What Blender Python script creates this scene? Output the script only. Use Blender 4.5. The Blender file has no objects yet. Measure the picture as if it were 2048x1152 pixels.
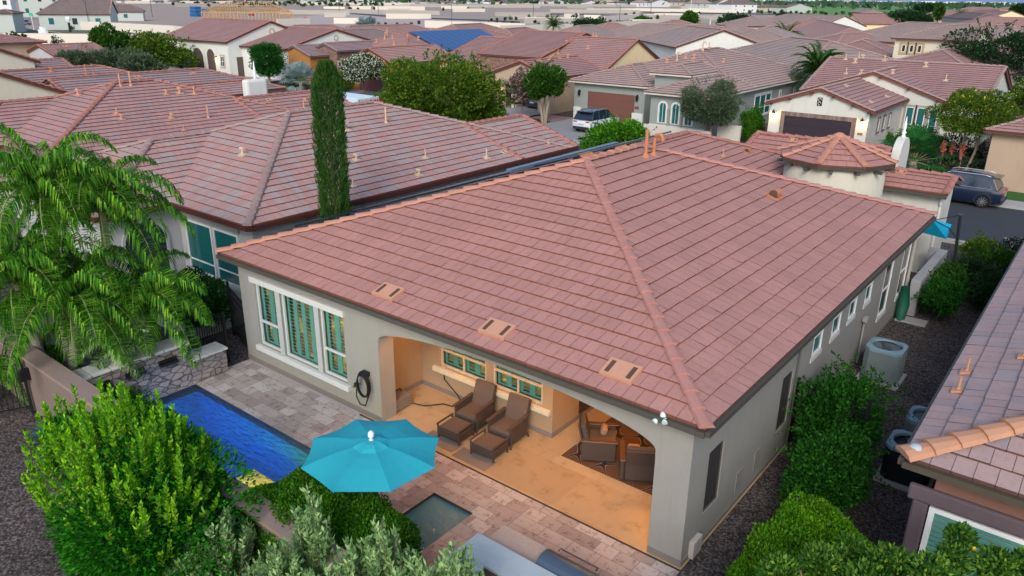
import bpy, math, random
import numpy as np
from mathutils import Vector, Matrix
sc = bpy.context.scene
COL = sc.collection
R_ = math.radians
# ------------------------------------------------------------ camera
CAM = np.array([4.2436, -10.1177, 9.1558]); FPX = 1523.96
def _axes(yaw, pitch, roll):
    cy, sy, cp, sp = math.cos(yaw), math.sin(yaw), math.cos(pitch), math.sin(pitch)
    F = np.array([sy*cp, cy*cp, -sp]); Rt = np.array([cy, -sy, 0.0]); U = np.cross(Rt, F)
    cr, sr = math.cos(roll), math.sin(roll)
    return cr*Rt+sr*U, -sr*Rt+cr*U, F
AR, AU, AF = _axes(-0.6688, 0.3647, 0.0105)
cam = bpy.data.cameras.new('camera'); co = bpy.data.objects.new('camera', cam); COL.objects.link(co)
co.matrix_world = Matrix(((AR[0], AU[0], -AF[0], CAM[0]), (AR[1], AU[1], -AF[1], CAM[1]), (AR[2], AU[2], -AF[2], CAM[2]), (0, 0, 0, 1)))
cam.sensor_width = 36; cam.lens = FPX/2048*36; cam.clip_start = 0.2; cam.clip_end = 20000
sc.camera = co
# ------------------------------------------------------------ world, sun, exposure
SUN_EL, SUN_AZ = R_(34), R_(152)      # soft dusk light, behind the viewer's right shoulder
w = bpy.data.worlds.new('World'); sc.world = w; w.use_nodes = True
n = w.node_tree.nodes; n.clear()
o_ = n.new('ShaderNodeOutputWorld'); b_ = n.new('ShaderNodeBackground'); s_ = n.new('ShaderNodeTexSky')
s_.sky_type = 'NISHITA'; s_.sun_disc = False; s_.sun_elevation = SUN_EL; s_.sun_rotation = SUN_AZ
s_.air_density = 1.0; s_.dust_density = 2.5; s_.ozone_density = 1.2; s_.altitude = 300
b_.inputs['Strength'].default_value = 0.15
w.node_tree.links.new(s_.outputs[0], b_.inputs[0]); w.node_tree.links.new(b_.outputs[0], o_.inputs[0])
sl = bpy.data.lights.new('sun', 'SUN'); sl.energy = 1.15; sl.angle = R_(22); sl.color = (1.0, 0.95, 0.90)
so = bpy.data.objects.new('sun', sl); COL.objects.link(so)
_d = Vector((math.sin(SUN_AZ)*math.cos(SUN_EL), math.cos(SUN_AZ)*math.cos(SUN_EL), math.sin(SUN_EL)))
so.rotation_euler = _d.to_track_quat('Z', 'Y').to_euler(); so.location = (0, 0, 60)
sc.view_settings.view_transform = 'Standard'; sc.view_settings.look = 'None'
sc.view_settings.exposure = 0.58; sc.view_settings.gamma = 1.0
sc.cycles.max_bounces = 7; sc.cycles.transparent_max_bounces = 12; sc.cycles.diffuse_bounces = 3

# ------------------------------------------------------------ pixel -> place on a real plane
def ray(x, y): return AF+(x-1024)/FPX*AR-(y-576)/FPX*AU
def G(x, y, z=0.0):
    d = ray(x, y); t = (z-CAM[2])/d[2]; return Vector(CAM+t*d)
def GX(x, y, X):
    d = ray(x, y); t = (X-CAM[0])/d[0]; return Vector(CAM+t*d)
def GY(x, y, Y):
    d = ray(x, y); t = (Y-CAM[1])/d[1]; return Vector(CAM+t*d)
def GP(x, y, p0, nn):
    d = ray(x, y); t = np.dot(np.array(p0)-CAM, nn)/np.dot(d, nn); return Vector(CAM+t*d)

# ------------------------------------------------------------ objects and tags
def wloc(o):
    v = Vector((0, 0, 0))
    while o is not None: v += o.location; o = o.parent
    return v
def tag(o, label=None, cat=None, group=None, kind=None):
    if label: o['label'] = label
    if cat: o['category'] = cat
    if group: o['group'] = group
    if kind: o['kind'] = kind
    return o
def thing(name, label, cat, loc=(0, 0, 0), rz=0.0, group=None):
    o = bpy.data.objects.new(name, None); COL.objects.link(o); o.empty_display_size = .3
    o.location = loc; o.rotation_euler = (0, 0, rz); return tag(o, label, cat, group)
class MB:
    def __init__(s): s.v = []; s.f = []; s.m = []; s.uv = []
    def add(s, vs, fs, m=0, uvs=None):
        b = len(s.v); s.v += [tuple(v) for v in vs]
        for i, f in enumerate(fs):
            s.f.append([b+j for j in f]); s.m.append(m)
            s.uv.append(uvs[i] if uvs else None)
    def quad(s, a, b, c, d, m=0): s.add([a, b, c, d], [(0, 1, 2, 3)], m)
    def poly(s, pts, m=0, uv=None): s.add(pts, [tuple(range(len(pts)))], m, [uv] if uv else None)
    def box(s, x0, y0, z0, x1, y1, z1, m=0, M=None):
        P = [(x0, y0, z0), (x1, y0, z0), (x1, y1, z0), (x0, y1, z0), (x0, y0, z1), (x1, y0, z1), (x1, y1, z1), (x0, y1, z1)]
        if M is not None: P = [M @ Vector(p) for p in P]
        s.add(P, [(0, 3, 2, 1), (4, 5, 6, 7), (0, 1, 5, 4), (1, 2, 6, 5), (2, 3, 7, 6), (3, 0, 4, 7)], m)
    def tube(s, pts, r, seg=8, m=0, cap=True):
        pts = [Vector(p) for p in pts]; rs = r if isinstance(r, (list, tuple)) else [r]*len(pts)
        rings = []
        for i, p in enumerate(pts):
            t = (pts[min(i+1, len(pts)-1)]-pts[max(i-1, 0)]).normalized()
            a = t.cross(Vector((0, 0, 1)) if abs(t.z) < .95 else Vector((1, 0, 0))).normalized(); b = t.cross(a)
            rings.append([p+rs[i]*(math.cos(2*math.pi*k/seg)*a+math.sin(2*math.pi*k/seg)*b) for k in range(seg)])
        V = [v for q in rings for v in q]; Fc = []
        for i in range(len(pts)-1):
            for k in range(seg):
                Fc.append((i*seg+k, i*seg+(k+1) % seg, (i+1)*seg+(k+1) % seg, (i+1)*seg+k))
        if cap: Fc.append(tuple(range(seg))); Fc.append(tuple((len(pts)-1)*seg+k for k in range(seg-1, -1, -1)))
        s.add(V, Fc, m)
    def lathe(s, c, prof, seg=16, m=0, M=None):
        V = []; Fc = []
        for (r, z) in prof:
            for k in range(seg):
                p = Vector((c[0]+r*math.cos(2*math.pi*k/seg), c[1]+r*math.sin(2*math.pi*k/seg), c[2]+z))
                V.append(M @ p if M is not None else p)
        for i in range(len(prof)-1):
            for k in range(seg): Fc.append((i*seg+k, i*seg+(k+1) % seg, (i+1)*seg+(k+1) % seg, (i+1)*seg+k))
        Fc.append(tuple(range(seg-1, -1, -1))); Fc.append(tuple((len(prof)-1)*seg+k for k in range(seg)))
        s.add(V, Fc, m)
    def prism(s, poly, h, m=0):       # poly: 3-D points, h: extrusion vector
        k = len(poly); h = Vector(h); P = [Vector(p) for p in poly]
        s.add(P+[p+h for p in P], [tuple(range(k-1, -1, -1)), tuple(range(k, 2*k))]+[(i, (i+1) % k, k+(i+1) % k, k+i) for i in range(k)], m)
    def build(s, name, mats, parent=None, world=True, smooth=False, bevel=0, sub=0):
        me = bpy.data.meshes.new(name); me.from_pydata([tuple(v) for v in s.v], [], s.f)
        if not isinstance(mats, (list, tuple)): mats = [mats]
        for m in mats: me.materials.append(m)
        me.polygons.foreach_set('material_index', s.m)
        if any(u is not None for u in s.uv):
            l = me.uv_layers.new(name='UVMap'); k = 0; buf = []
            for f, u in zip(s.f, s.uv):
                for j in range(len(f)): buf += list(u[j]) if u is not None else [0.1, 0.1]
            l.data.foreach_set('uv', buf)
        if smooth: me.polygons.foreach_set('use_smooth', [True]*len(me.polygons))
        me.update()
        o = bpy.data.objects.new(name, me); COL.objects.link(o)
        if parent is not None:
            if world: o.location = -wloc(parent)
            o.parent = parent
        if bevel:
            md = o.modifiers.new('b', 'BEVEL'); md.width = bevel; md.segments = 2; md.limit_method = 'ANGLE'
        if sub:
            md = o.modifiers.new('s', 'SUBSURF'); md.levels = sub; md.render_levels = sub
        return o
def struct(o): o['kind'] = 'structure'; return o

# ------------------------------------------------------------ materials
MC = {}
def newmat(name):
    m = bpy.data.materials.new(name); m.use_nodes = True; t = m.node_tree
    return m, t.nodes, t.links, t.nodes['Principled BSDF']
def noise(N, L, vec, scale, det=4, rough=.6):
    x = N.new('ShaderNodeTexNoise'); x.inputs['Scale'].default_value = scale; x.inputs['Detail'].default_value = det
    x.inputs['Roughness'].default_value = rough
    if vec is not None: L.new(vec, x.inputs['Vector'])
    return x.outputs['Fac']
def ramp(N, L, fac, stops):
    r = N.new('ShaderNodeValToRGB'); L.new(fac, r.inputs[0]); e = r.color_ramp.elements
    while len(e) < len(stops): e.new(0.5)
    for i, (p, c) in enumerate(stops): e[i].position = p; e[i].color = (*c, 1)
    return r.outputs[0]
def mixc(N, L, f, a, b, mode='MIX'):
    x = N.new('ShaderNodeMix'); x.data_type = 'RGBA'; x.blend_type = mode
    for s_, v in ((x.inputs['Factor'], f), (x.inputs[6], a), (x.inputs[7], b)):
        if isinstance(v, (int, float)): s_.default_value = v
        elif isinstance(v, tuple): s_.default_value = (*v, 1)
        else: L.new(v, s_)
    return x.outputs[2]
def bump(N, L, h, st, P, dist=.02):
    b = N.new('ShaderNodeBump'); b.inputs['Strength'].default_value = st; b.inputs['Distance'].default_value = dist
    L.new(h, b.inputs['Height']); L.new(b.outputs[0], P.inputs['Normal'])
def flat(name, c, rough=.7, metal=0, var=.12, scale=6, bmp=0, bs=60, spec=.3, coat=0):
    if name in MC: return MC[name]
    m, N, L, P = newmat(name); g = N.new('ShaderNodeTexCoord').outputs['Object']
    a = tuple(min(1, x*(1-var)) for x in c); b = tuple(min(1, x*(1+var)) for x in c)
    L.new(mixc(N, L, noise(N, L, g, scale), a, b), P.inputs['Base Color'])
    P.inputs['Roughness'].default_value = rough; P.inputs['Metallic'].default_value = metal
    P.inputs['Specular IOR Level'].default_value = spec; P.inputs['Coat Weight'].default_value = coat
    if bmp: bump(N, L, noise(N, L, g, bs, 3), bmp, P)
    MC[name] = m; return m
def stucco(name, c, stain=.12):
    if name in MC: return MC[name]
    m, N, L, P = newmat(name); g = N.new('ShaderNodeTexCoord').outputs['Object']
    c1 = mixc(N, L, noise(N, L, g, .9, 5), tuple(x*(1-stain) for x in c), tuple(min(1, x*(1+stain*.6)) for x in c))
    c2 = mixc(N, L, noise(N, L, g, 22, 2), (.88, .88, .88), (1, 1, 1)); mp = N.new('ShaderNodeMapping'); mp.inputs['Scale'].default_value = (3, 3, .5); L.new(g, mp.inputs[0]); c3 = ramp(N, L, noise(N, L, mp.outputs[0], 1.3, 6, .7), [(.36, (.86, .85, .84)), (.5, (1, 1, 1))])
    L.new(mixc(N, L, .38, mixc(N, L, 1.0, c1, c2, 'MULTIPLY'), c3, 'MULTIPLY'), P.inputs['Base Color'])
    P.inputs['Roughness'].default_value = .92; P.inputs['Specular IOR Level'].default_value = .15
    bump(N, L, noise(N, L, g, 70, 3), .35, P, .01)
    MC[name] = m; return m
def emit(name, c, st):
    if name in MC: return MC[name]
    m, N, L, P = newmat(name); P.inputs['Base Color'].default_value = (*c, 1); P.inputs['Emission Color'].default_value = (*c, 1)
    P.inputs['Emission Strength'].default_value = st; MC[name] = m; return m
def tile(name, c1, c2, c3=None, w=.33, h=.35, mort=None, c3amt=.35):
    """flat concrete roof tile; UV in metres along the eave and up the slope"""
    if name in MC: return MC[name]
    m, N, L, P = newmat(name); u = N.new('ShaderNodeUVMap').outputs[0]; g = N.new('ShaderNodeTexCoord').outputs['Object']
    b = N.new('ShaderNodeTexBrick'); L.new(u, b.inputs['Vector']); b.offset = .5; b.squash = 1
    for k, v in (('Scale', 1), ('Mortar Size', .007), ('Mortar Smooth', .2), ('Bias', 0), ('Brick Width', w), ('Row Height', h)): b.inputs[k].default_value = v
    b.inputs['Color1'].default_value = (*c1, 1); b.inputs['Color2'].default_value = (*c2, 1)
    b.inputs['Mortar'].default_value = (*(mort or tuple(x*.55 for x in c1)), 1)
    col = b.outputs['Color']
    if c3:
        b2 = N.new('ShaderNodeTexBrick'); mp = N.new('ShaderNodeMapping'); mp.inputs['Location'].default_value = (w*37, h*22, 0)
        L.new(u, mp.inputs[0]); L.new(mp.outputs[0], b2.inputs['Vector']); b2.offset = .5
        for k, v in (('Scale', 1), ('Mortar Size', 0), ('Bias', 0), ('Brick Width', w), ('Row Height', h)): b2.inputs[k].default_value = v
        b2.inputs['Color1'].default_value = (0, 0, 0, 1); b2.inputs['Color2'].default_value = (1, 1, 1, 1)
        rr = ramp(N, L, b2.outputs['Color'], [(1-c3amt-.02, (0, 0, 0)), (1-c3amt+.02, (1, 1, 1))])
        col = mixc(N, L, rr, col, mixc(N, L, .25, c3, b.outputs['Color']))
    wea = ramp(N, L, noise(N, L, g, .55, 6), [(.3, (.90, .91, .92)), (.7, (1.06, 1.04, 1.03))])
    col = mixc(N, L, 1.0, col, wea, 'MULTIPLY')
    col = mixc(N, L, 1.0, col, mixc(N, L, noise(N, L, g, 30, 3), (.9, .9, .9), (1.06, 1.06, 1.06)), 'MULTIPLY')
    L.new(col, P.inputs['Base Color']); P.inputs['Roughness'].default_value = .85; P.inputs['Specular IOR Level'].default_value = .25
    bump(N, L, noise(N, L, g, 90, 3), .25, P, .008)
    MC[name] = m; return m
def tile_i(name, cols, w=.25):
    """concrete roof tiles modelled one by one: colour varies from tile to tile"""
    m, N, L, P = newmat(name); g = N.new('ShaderNodeTexCoord').outputs['Object']; gi = N.new('ShaderNodeNewGeometry').outputs['Random Per Island']; k = len(cols)
    c = ramp(N, L, gi, [(i/(k-1), q) for i, q in enumerate(cols)])
    c = mixc(N, L, 1.0, c, ramp(N, L, noise(N, L, g, .6, 7, .7), [(.3, (.88, .89, .90)), (.7, (1.07, 1.05, 1.03))]), 'MULTIPLY')
    c = mixc(N, L, 1.0, c, ramp(N, L, noise(N, L, g, 13, 6, .75), [(.32, (.80, .80, .80)), (.45, (1, 1, 1)), (.8, (1.08, 1.06, 1.05))]), 'MULTIPLY')
    L.new(c, P.inputs['Base Color']); P.inputs['Roughness'].default_value = .85; P.inputs['Specular IOR Level'].default_value = .25
    bump(N, L, noise(N, L, g, 90, 3), .3, P, .008); m['tw'] = w; MC[name] = m; return m
def paver(name, cols, w, h, mort, rough=.75, rot=0, ms=.006, vs=7, vein_c=(.55, .5, .5)):
    if name in MC: return MC[name]
    m, N, L, P = newmat(name); g = N.new('ShaderNodeTexCoord').outputs['Object']
    mp = N.new('ShaderNodeMapping'); mp.inputs['Rotation'].default_value = (0, 0, rot); L.new(g, mp.inputs[0])
    b = N.new('ShaderNodeTexBrick'); L.new(mp.outputs[0], b.inputs['Vector']); b.offset = .5; b.offset_frequency = 2; b.squash = 1.5; b.squash_frequency = 3
    for k, v in (('Scale', 1), ('Mortar Size', ms), ('Bias', 0), ('Brick Width', w), ('Row Height', h)): b.inputs[k].default_value = v
    b.inputs['Color1'].default_value = (0, 0, 0, 1); b.inputs['Color2'].default_value = (1, 1, 1, 1); b.inputs['Mortar'].default_value = (.5, .5, .5, 1)
    k = len(cols); col = ramp(N, L, b.outputs['Color'], [(i/(k-1), c) for i, c in enumerate(cols)])
    n1 = noise(N, L, g, vs, 7, .75); vein = ramp(N, L, n1, [(.38, vein_c), (.47, (1, 1, 1)), (.75, (1.06, 1.05, 1.04))])
    col = mixc(N, L, 1.0, col, vein, 'MULTIPLY')
    col = mixc(N, L, b.outputs['Fac'], col, mort)
    L.new(col, P.inputs['Base Color']); P.inputs['Roughness'].default_value = rough
    bump(N, L, b.outputs['Fac'], -.3, P, .01); MC[name] = m; return m
def gravel(name, cols, scale=26, spec=.15):
    if name in MC: return MC[name]
    m, N, L, P = newmat(name); g = N.new('ShaderNodeTexCoord').outputs['Object']
    v = N.new('ShaderNodeTexVoronoi'); v.inputs['Scale'].default_value = scale; L.new(g, v.inputs['Vector'])
    sx = N.new('ShaderNodeSeparateColor'); L.new(v.outputs['Color'], sx.inputs[0])
    k = len(cols); c = ramp(N, L, sx.outputs[0], [(i/(k-1), q) for i, q in enumerate(cols)])
    c = mixc(N, L, 1.0, c, ramp(N, L, v.outputs['Distance'], [(0, (1.15, 1.15, 1.15)), (.75, (.35, .35, .35))]), 'MULTIPLY')
    c = mixc(N, L, 1.0, c, ramp(N, L, noise(N, L, g, .5, 5), [(.3, (.75, .75, .75)), (.7, (1.2, 1.17, 1.15))]), 'MULTIPLY')
    L.new(c, P.inputs['Base Color']); P.inputs['Roughness'].default_value = .95; P.inputs['Specular IOR Level'].default_value = spec
    bump(N, L, v.outputs['Distance'], -.9, P, .03); MC[name] = m; return m
def leaf(name, cols, trans=.3, gloss=.12):
    if name in MC: return MC[name]
    m, N, L, P = newmat(name); gi = N.new('ShaderNodeNewGeometry').outputs['Random Per Island']
    k = len(cols); c = ramp(N, L, gi, [(i/(k-1), q) for i, q in enumerate(cols)])
    g = N.new('ShaderNodeTexCoord').outputs['Object']
    c = mixc(N, L, 1.0, c, ramp(N, L, noise(N, L, g, 1.6, 3), [(.3, (.72, .76, .72)), (.7, (1.25, 1.22, 1.1))]), 'MULTIPLY')
    L.new(c, P.inputs['Base Color']); P.inputs['Roughness'].default_value = .55; P.inputs['Specular IOR Level'].default_value = gloss
    tr = N.new('ShaderNodeBsdfTranslucent'); L.new(c, tr.inputs[0]); mx = N.new('ShaderNodeMixShader'); mx.inputs[0].default_value = trans
    L.new(P.outputs[0], mx.inputs[1]); L.new(tr.outputs[0], mx.inputs[2]); L.new(mx.outputs[0], N['Material Output'].inputs[0])
    MC[name] = m; return m
def glass_teal(name, c, rough=.08):
    if name in MC: return MC[name]
    m, N, L, P = newmat(name); g = N.new('ShaderNodeTexCoord').outputs['Object']
    L.new(mixc(N, L, noise(N, L, g, 1.2, 3), tuple(x*.6 for x in c), tuple(x*1.3 for x in c)), P.inputs['Base Color'])
    P.inputs['Roughness'].default_value = rough; P.inputs['Specular IOR Level'].default_value = .7; MC[name] = m; return m
# palette
T_MAIN = tile('tile_rose', (.44, .225, .195), (.415, .21, .182), (.39, .205, .182), c3amt=.08, mort=(.20, .10, .09), w=.25)
T_PINK = tile('tile_pink_grey', (.47, .245, .215), (.42, .22, .195), (.38, .31, .30), c3amt=.42, mort=(.15, .08, .075))
T_SLATE = tile_i('tile_slate_single', [(.31, .25, .255), (.36, .26, .25), (.40, .28, .26), (.37, .255, .24), (.32, .27, .28)], .27)
T_ROSE = tile_i('tile_rose_single', [(.395, .205, .178), (.41, .21, .182), (.42, .215, .187), (.435, .225, .197)], .25)
T_MIX = tile_i('tile_mixed_single', [(.46, .27, .24), (.43, .25, .225), (.42, .265, .245), (.40, .30, .285), (.38, .31, .305)], .27)
T_GREY = tile('tile_slate_rose', (.36, .25, .24), (.345, .23, .22), (.27, .23, .245), c3amt=.45, mort=(.08, .06, .065), w=.36)
T_SAND = tile('tile_sand_pink', (.43, .30, .265), (.39, .27, .24), (.35, .285, .26), c3amt=.3, mort=(.2, .13, .11), w=.36)
T_BACK = tile('tile_back_rose', (.44, .255, .225), (.40, .235, .205), (.36, .24, .22), c3amt=.3)
T_TAN = tile('tile_back_tan', (.42, .32, .285), (.38, .285, .255), (.34, .285, .265), c3amt=.3)
T_PLUM = tile('tile_plum', (.39, .225, .205), (.35, .205, .19), (.32, .21, .205), c3amt=.3)
T_DARK = tile('tile_dark_brown', (.20, .16, .155), (.17, .14, .135), (.22, .17, .16), c3amt=.3)
BUTT = flat('tile_edge', (.20, .078, .053), .9, var=.25, scale=8)
BUTT2 = flat('tile_edge_dark', (.12, .06, .05), .9, var=.25, scale=8)
CAPM = flat('ridge_tile_orange', (.46, .225, .165), .85, var=.25, scale=2.5, bmp=.3)
CAPP = flat('ridge_tile_rose', (.36, .16, .13), .85, var=.25, scale=2.5, bmp=.3)
CAPG = flat('ridge_tile_taupe', (.33, .23, .21), .85, var=.25, scale=2.5, bmp=.3)
COPPER = flat('vent_orange', (.46, .19, .09), .7, var=.2)
FLESH = flat('vent_salmon', (.52, .27, .18), .75, var=.1)
SLOT = flat('vent_slot', (.10, .055, .04), .9)
TRIMW = flat('trim_white', (.56, .57, .55), .8, var=.06, bmp=.1)
WHITE = flat('white_paint', (.74, .76, .76), .55, var=.04)
DKBR = flat('gutter_dark', (.075, .068, .058), .5, var=.1)
BRN = flat('fascia_brown', (.12, .045, .035), .6, var=.15)
BLACK = flat('black_metal', (.012, .012, .015), .45)
CREAM = stucco('stucco_cream', (.66, .62, .50)); OFFW = stucco('stucco_offwhite', (.62, .62, .56)); GREYG = stucco('stucco_greenish_grey', (.30, .335, .315))
TAUPE = stucco('stucco_taupe', (.315, .31, .285), .10); WHT = stucco('stucco_white', (.72, .73, .68)); TERRA = stucco('stucco_terracotta', (.27, .14, .105))
YEL = stucco('stucco_yellow', (.82, .64, .38), .05); ORG = stucco('stucco_orange', (.43, .20, .06)); TANW = stucco('stucco_tan', (.48, .36, .26)); LGREY = stucco('stucco_light_grey', (.47, .48, .49))
GLT = glass_teal('glass_teal', (.015, .13, .13)); GLD = glass_teal('glass_dark', (.02, .03, .035)); SCREEN = flat('sun_screen', (.035, .032, .033), .8)

# ------------------------------------------------------------ walls with openings and windows
class Fr:
    """wall frame: origin o on the wall face, u along the wall, n outward, z up"""
    def __init__(s, o, u, n): s.o = Vector(o); s.u = Vector(u).normalized(); s.n = Vector(n).normalized()
    def p(s, u, z, d=0): return s.o+s.u*u+s.n*d+Vector((0, 0, z))
    def box(s, B, u0, u1, z0, z1, d0, d1, m=0):
        P = [s.p(u0, z0, d0), s.p(u1, z0, d0), s.p(u1, z0, d1), s.p(u0, z0, d1), s.p(u0, z1, d0), s.p(u1, z1, d0), s.p(u1, z1, d1), s.p(u0, z1, d1)]
        B.add(P, [(0, 3, 2, 1), (4, 5, 6, 7), (0, 1, 5, 4), (1, 2, 6, 5), (2, 3, 7, 6), (3, 0, 4, 7)], m)
def wall_holes(B, fr, L, H, holes, th, m=0):
    us = sorted({0, L, *[h[0] for h in holes], *[h[1] for h in holes]}); 
    for a, b in zip(us[:-1], us[1:]):
        hs = sorted([h for h in holes if h[0] <= a+1e-6 and h[1] >= b-1e-6], key=lambda q: q[2]); z = 0
        for h in hs:
            if h[2] > z+1e-6: fr.box(B, a, b, z, h[2], -th, 0, m)
            z = h[3]
        if z < H: fr.box(B, a, b, z, H, -th, 0, m)
def window(par, fr, u0, u1, z0, z1, splits=(), rail=None, glass=None, frame=None, d=0.0, fw=.05, header=None, sill=None, trim=None, name='window', muntin=0):
    """one window: frame (part) with pane, trim"""
    frame = frame or WHITE; glass = glass or GLT
    B = MB(); us = [u0, *splits, u1]
    fr.box(B, u0, u1, z0, z0+fw, d, d+.05); fr.box(B, u0, u1, z1-fw, z1, d, d+.05)
    for i, x in enumerate(us):
        a, b = (x, x+fw) if i == 0 else (x-fw, x) if i == len(us)-1 else (x-fw*.7, x+fw*.7)
        fr.box(B, a, b, z0+fw, z1-fw, d, d+.047)
    if rail:
        for i in range(len(us)-1):
            fr.box(B, us[i]+fw, us[i+1]-fw, rail-.022, rail+.022, d, d+.04)
    o = B.build(name, frame, par)
    B = MB(); fr.box(B, u0+fw*.5, u1-fw*.5, z0+fw*.5, z1-fw*.5, d-.01, d+.018); B.build('pane', glass, o)
    if header:
        B = MB(); fr.box(B, u0-header[0], u1+header[0], z1+.02, z1+.02+header[1], d-.02, d+header[2]); B.build('header_trim', trim or TRIMW, o)
    if sill:
        B = MB(); fr.box(B, u0-sill[0], u1+sill[0], z0-.02-sill[1], z0-.02, d-.02, d+sill[2]); B.build('sill', trim or TRIMW, o)
    return o

# ------------------------------------------------------------ roofs
def clipv(P, v0, v1):
    def half(P, v, keep_above):
        out = []
        for i in range(len(P)):
            a, b = P[i], P[(i+1) % len(P)]; ia = (a[1] >= v-1e-9) if keep_above else (a[1] <= v+1e-9); ib = (b[1] >= v-1e-9) if keep_above else (b[1] <= v+1e-9)
            if ia: out.append(a)
            if ia != ib:
                t = (v-a[1])/(b[1]-a[1]); out.append((a[0]+(b[0]-a[0])*t, v))
        return out
    return half(half(P, v0, True), v1, False) if P else []
TRN = random.Random(77)
def roof_face(B, pts, course=.35, lo=.043, hi=.008, u0=0.0, tw=0):
    P = [Vector(p) for p in pts]; nrm = (P[1]-P[0]).cross(P[2]-P[0]).normalized()
    if nrm.z < 0: nrm = -nrm
    e = Vector((0, 0, 1)).cross(nrm).normalized(); s = nrm.cross(e).normalized()
    if s.z < 0: s = -s
    o = min(P, key=lambda q: q.z); Q = [((p-o).dot(e), (p-o).dot(s)) for p in P]
    vmax = max(q[1] for q in Q); k = 0
    while k*course < vmax-1e-4:
        a, b = k*course, min((k+1)*course, vmax); C = clipv(Q, a, b)
        C2 = []
        for q in C:
            if not C2 or abs(q[0]-C2[-1][0])+abs(q[1]-C2[-1][1]) > 1e-6: C2.append(q)
        if len(C2) > 1 and abs(C2[0][0]-C2[-1][0])+abs(C2[0][1]-C2[-1][1]) < 1e-6: C2.pop()
        if tw and len(C2) >= 3:
            um, uM = min(q[0] for q in C2), max(q[0] for q in C2); j = math.floor(um/tw)-1; off = (k % 2)*.5*tw; sw = lambda S: [(q[1], q[0]) for q in S]
            while j*tw+off < uM:
                a0, a1 = j*tw+off+.004, (j+1)*tw+off-.004; T_ = sw(clipv(sw(C2), a0, a1)) if a1 > um and a0 < uM else []; j += 1
                if len(T_) < 3 or max(q[0] for q in T_)-min(q[0] for q in T_) < .03: continue
                dl, dh, sk = TRN.uniform(-.004, .004), TRN.uniform(-.001, .002), TRN.uniform(-.006, .006); V = [o+e*u+s*(v+(sk if abs(v-a) < 1e-6 and k else 0))+nrm*(lo+dl+(hi+dh-lo-dl)*(v-a)/course) for u, v in T_]
                if (V[1]-V[0]).cross(V[2]-V[1]).z < 0: V.reverse()
                B.poly(V, 0); low = sorted([q for q in T_ if abs(q[1]-a) < 1e-6])
                if len(low) >= 2:
                    s0 = s*(a+(sk if k else 0)); p_, q_ = o+e*low[0][0]+s0, o+e*low[-1][0]+s0; B.quad(p_+nrm*(lo+dl), q_+nrm*(lo+dl), q_+nrm*(0 if k else -.03), p_+nrm*(0 if k else -.03), 1)
            C2 = []
        if len(C2) >= 3:
            V = [o+e*u+s*v+nrm*(lo+(hi-lo)*(v-a)/course) for u, v in C2]
            uv = [(u+u0+100, min(max(v, a+.002), b-.002)+70*course) for u, v in C2]
            if (V[1]-V[0]).cross(V[2]-V[1]).z < 0: V.reverse(); uv.reverse()
            B.poly(V, 0, uv)
            low = sorted([q for q in C2 if abs(q[1]-a) < 1e-6])
            if len(low) >= 2:
                l0, l1 = low[0][0], low[-1][0]; g0 = hi if k else -.03
                B.quad(o+e*l0+s*a+nrm*lo, o+e*l1+s*a+nrm*lo, o+e*l1+s*a+nrm*g0, o+e*l0+s*a+nrm*g0, 1)
        k += 1
    if tw: B.poly([p+nrm*.002 for p in P], 1)
def caps(B, p, q, r=.12, step=.4, seg=5):
    p, q = Vector(p), Vector(q); d = q-p; Ln = d.length
    if Ln < .1: return
    d.normalize(); a = d.cross(Vector((0, 0, 1))).normalized(); b = a.cross(d).normalized(); n = max(1, round(Ln/step)); st = Ln/n
    for i in range(n):
        s0 = p+d*(i*st-.03); s1 = p+d*((i+1)*st+.03); V = []
        for (c, rr, up) in ((s0, r*1.12, .055), (s1, r*.92, .02)):
            for k in range(seg+1):
                t = math.pi*k/seg; V.append(c+a*(math.cos(t)*rr)+b*(math.sin(t)*rr*.62+up-.035))
        m = seg+1
        B.add(V, [(k, k+1, m+k+1, m+k) for k in range(seg)]+[tuple(range(m))])
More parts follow.
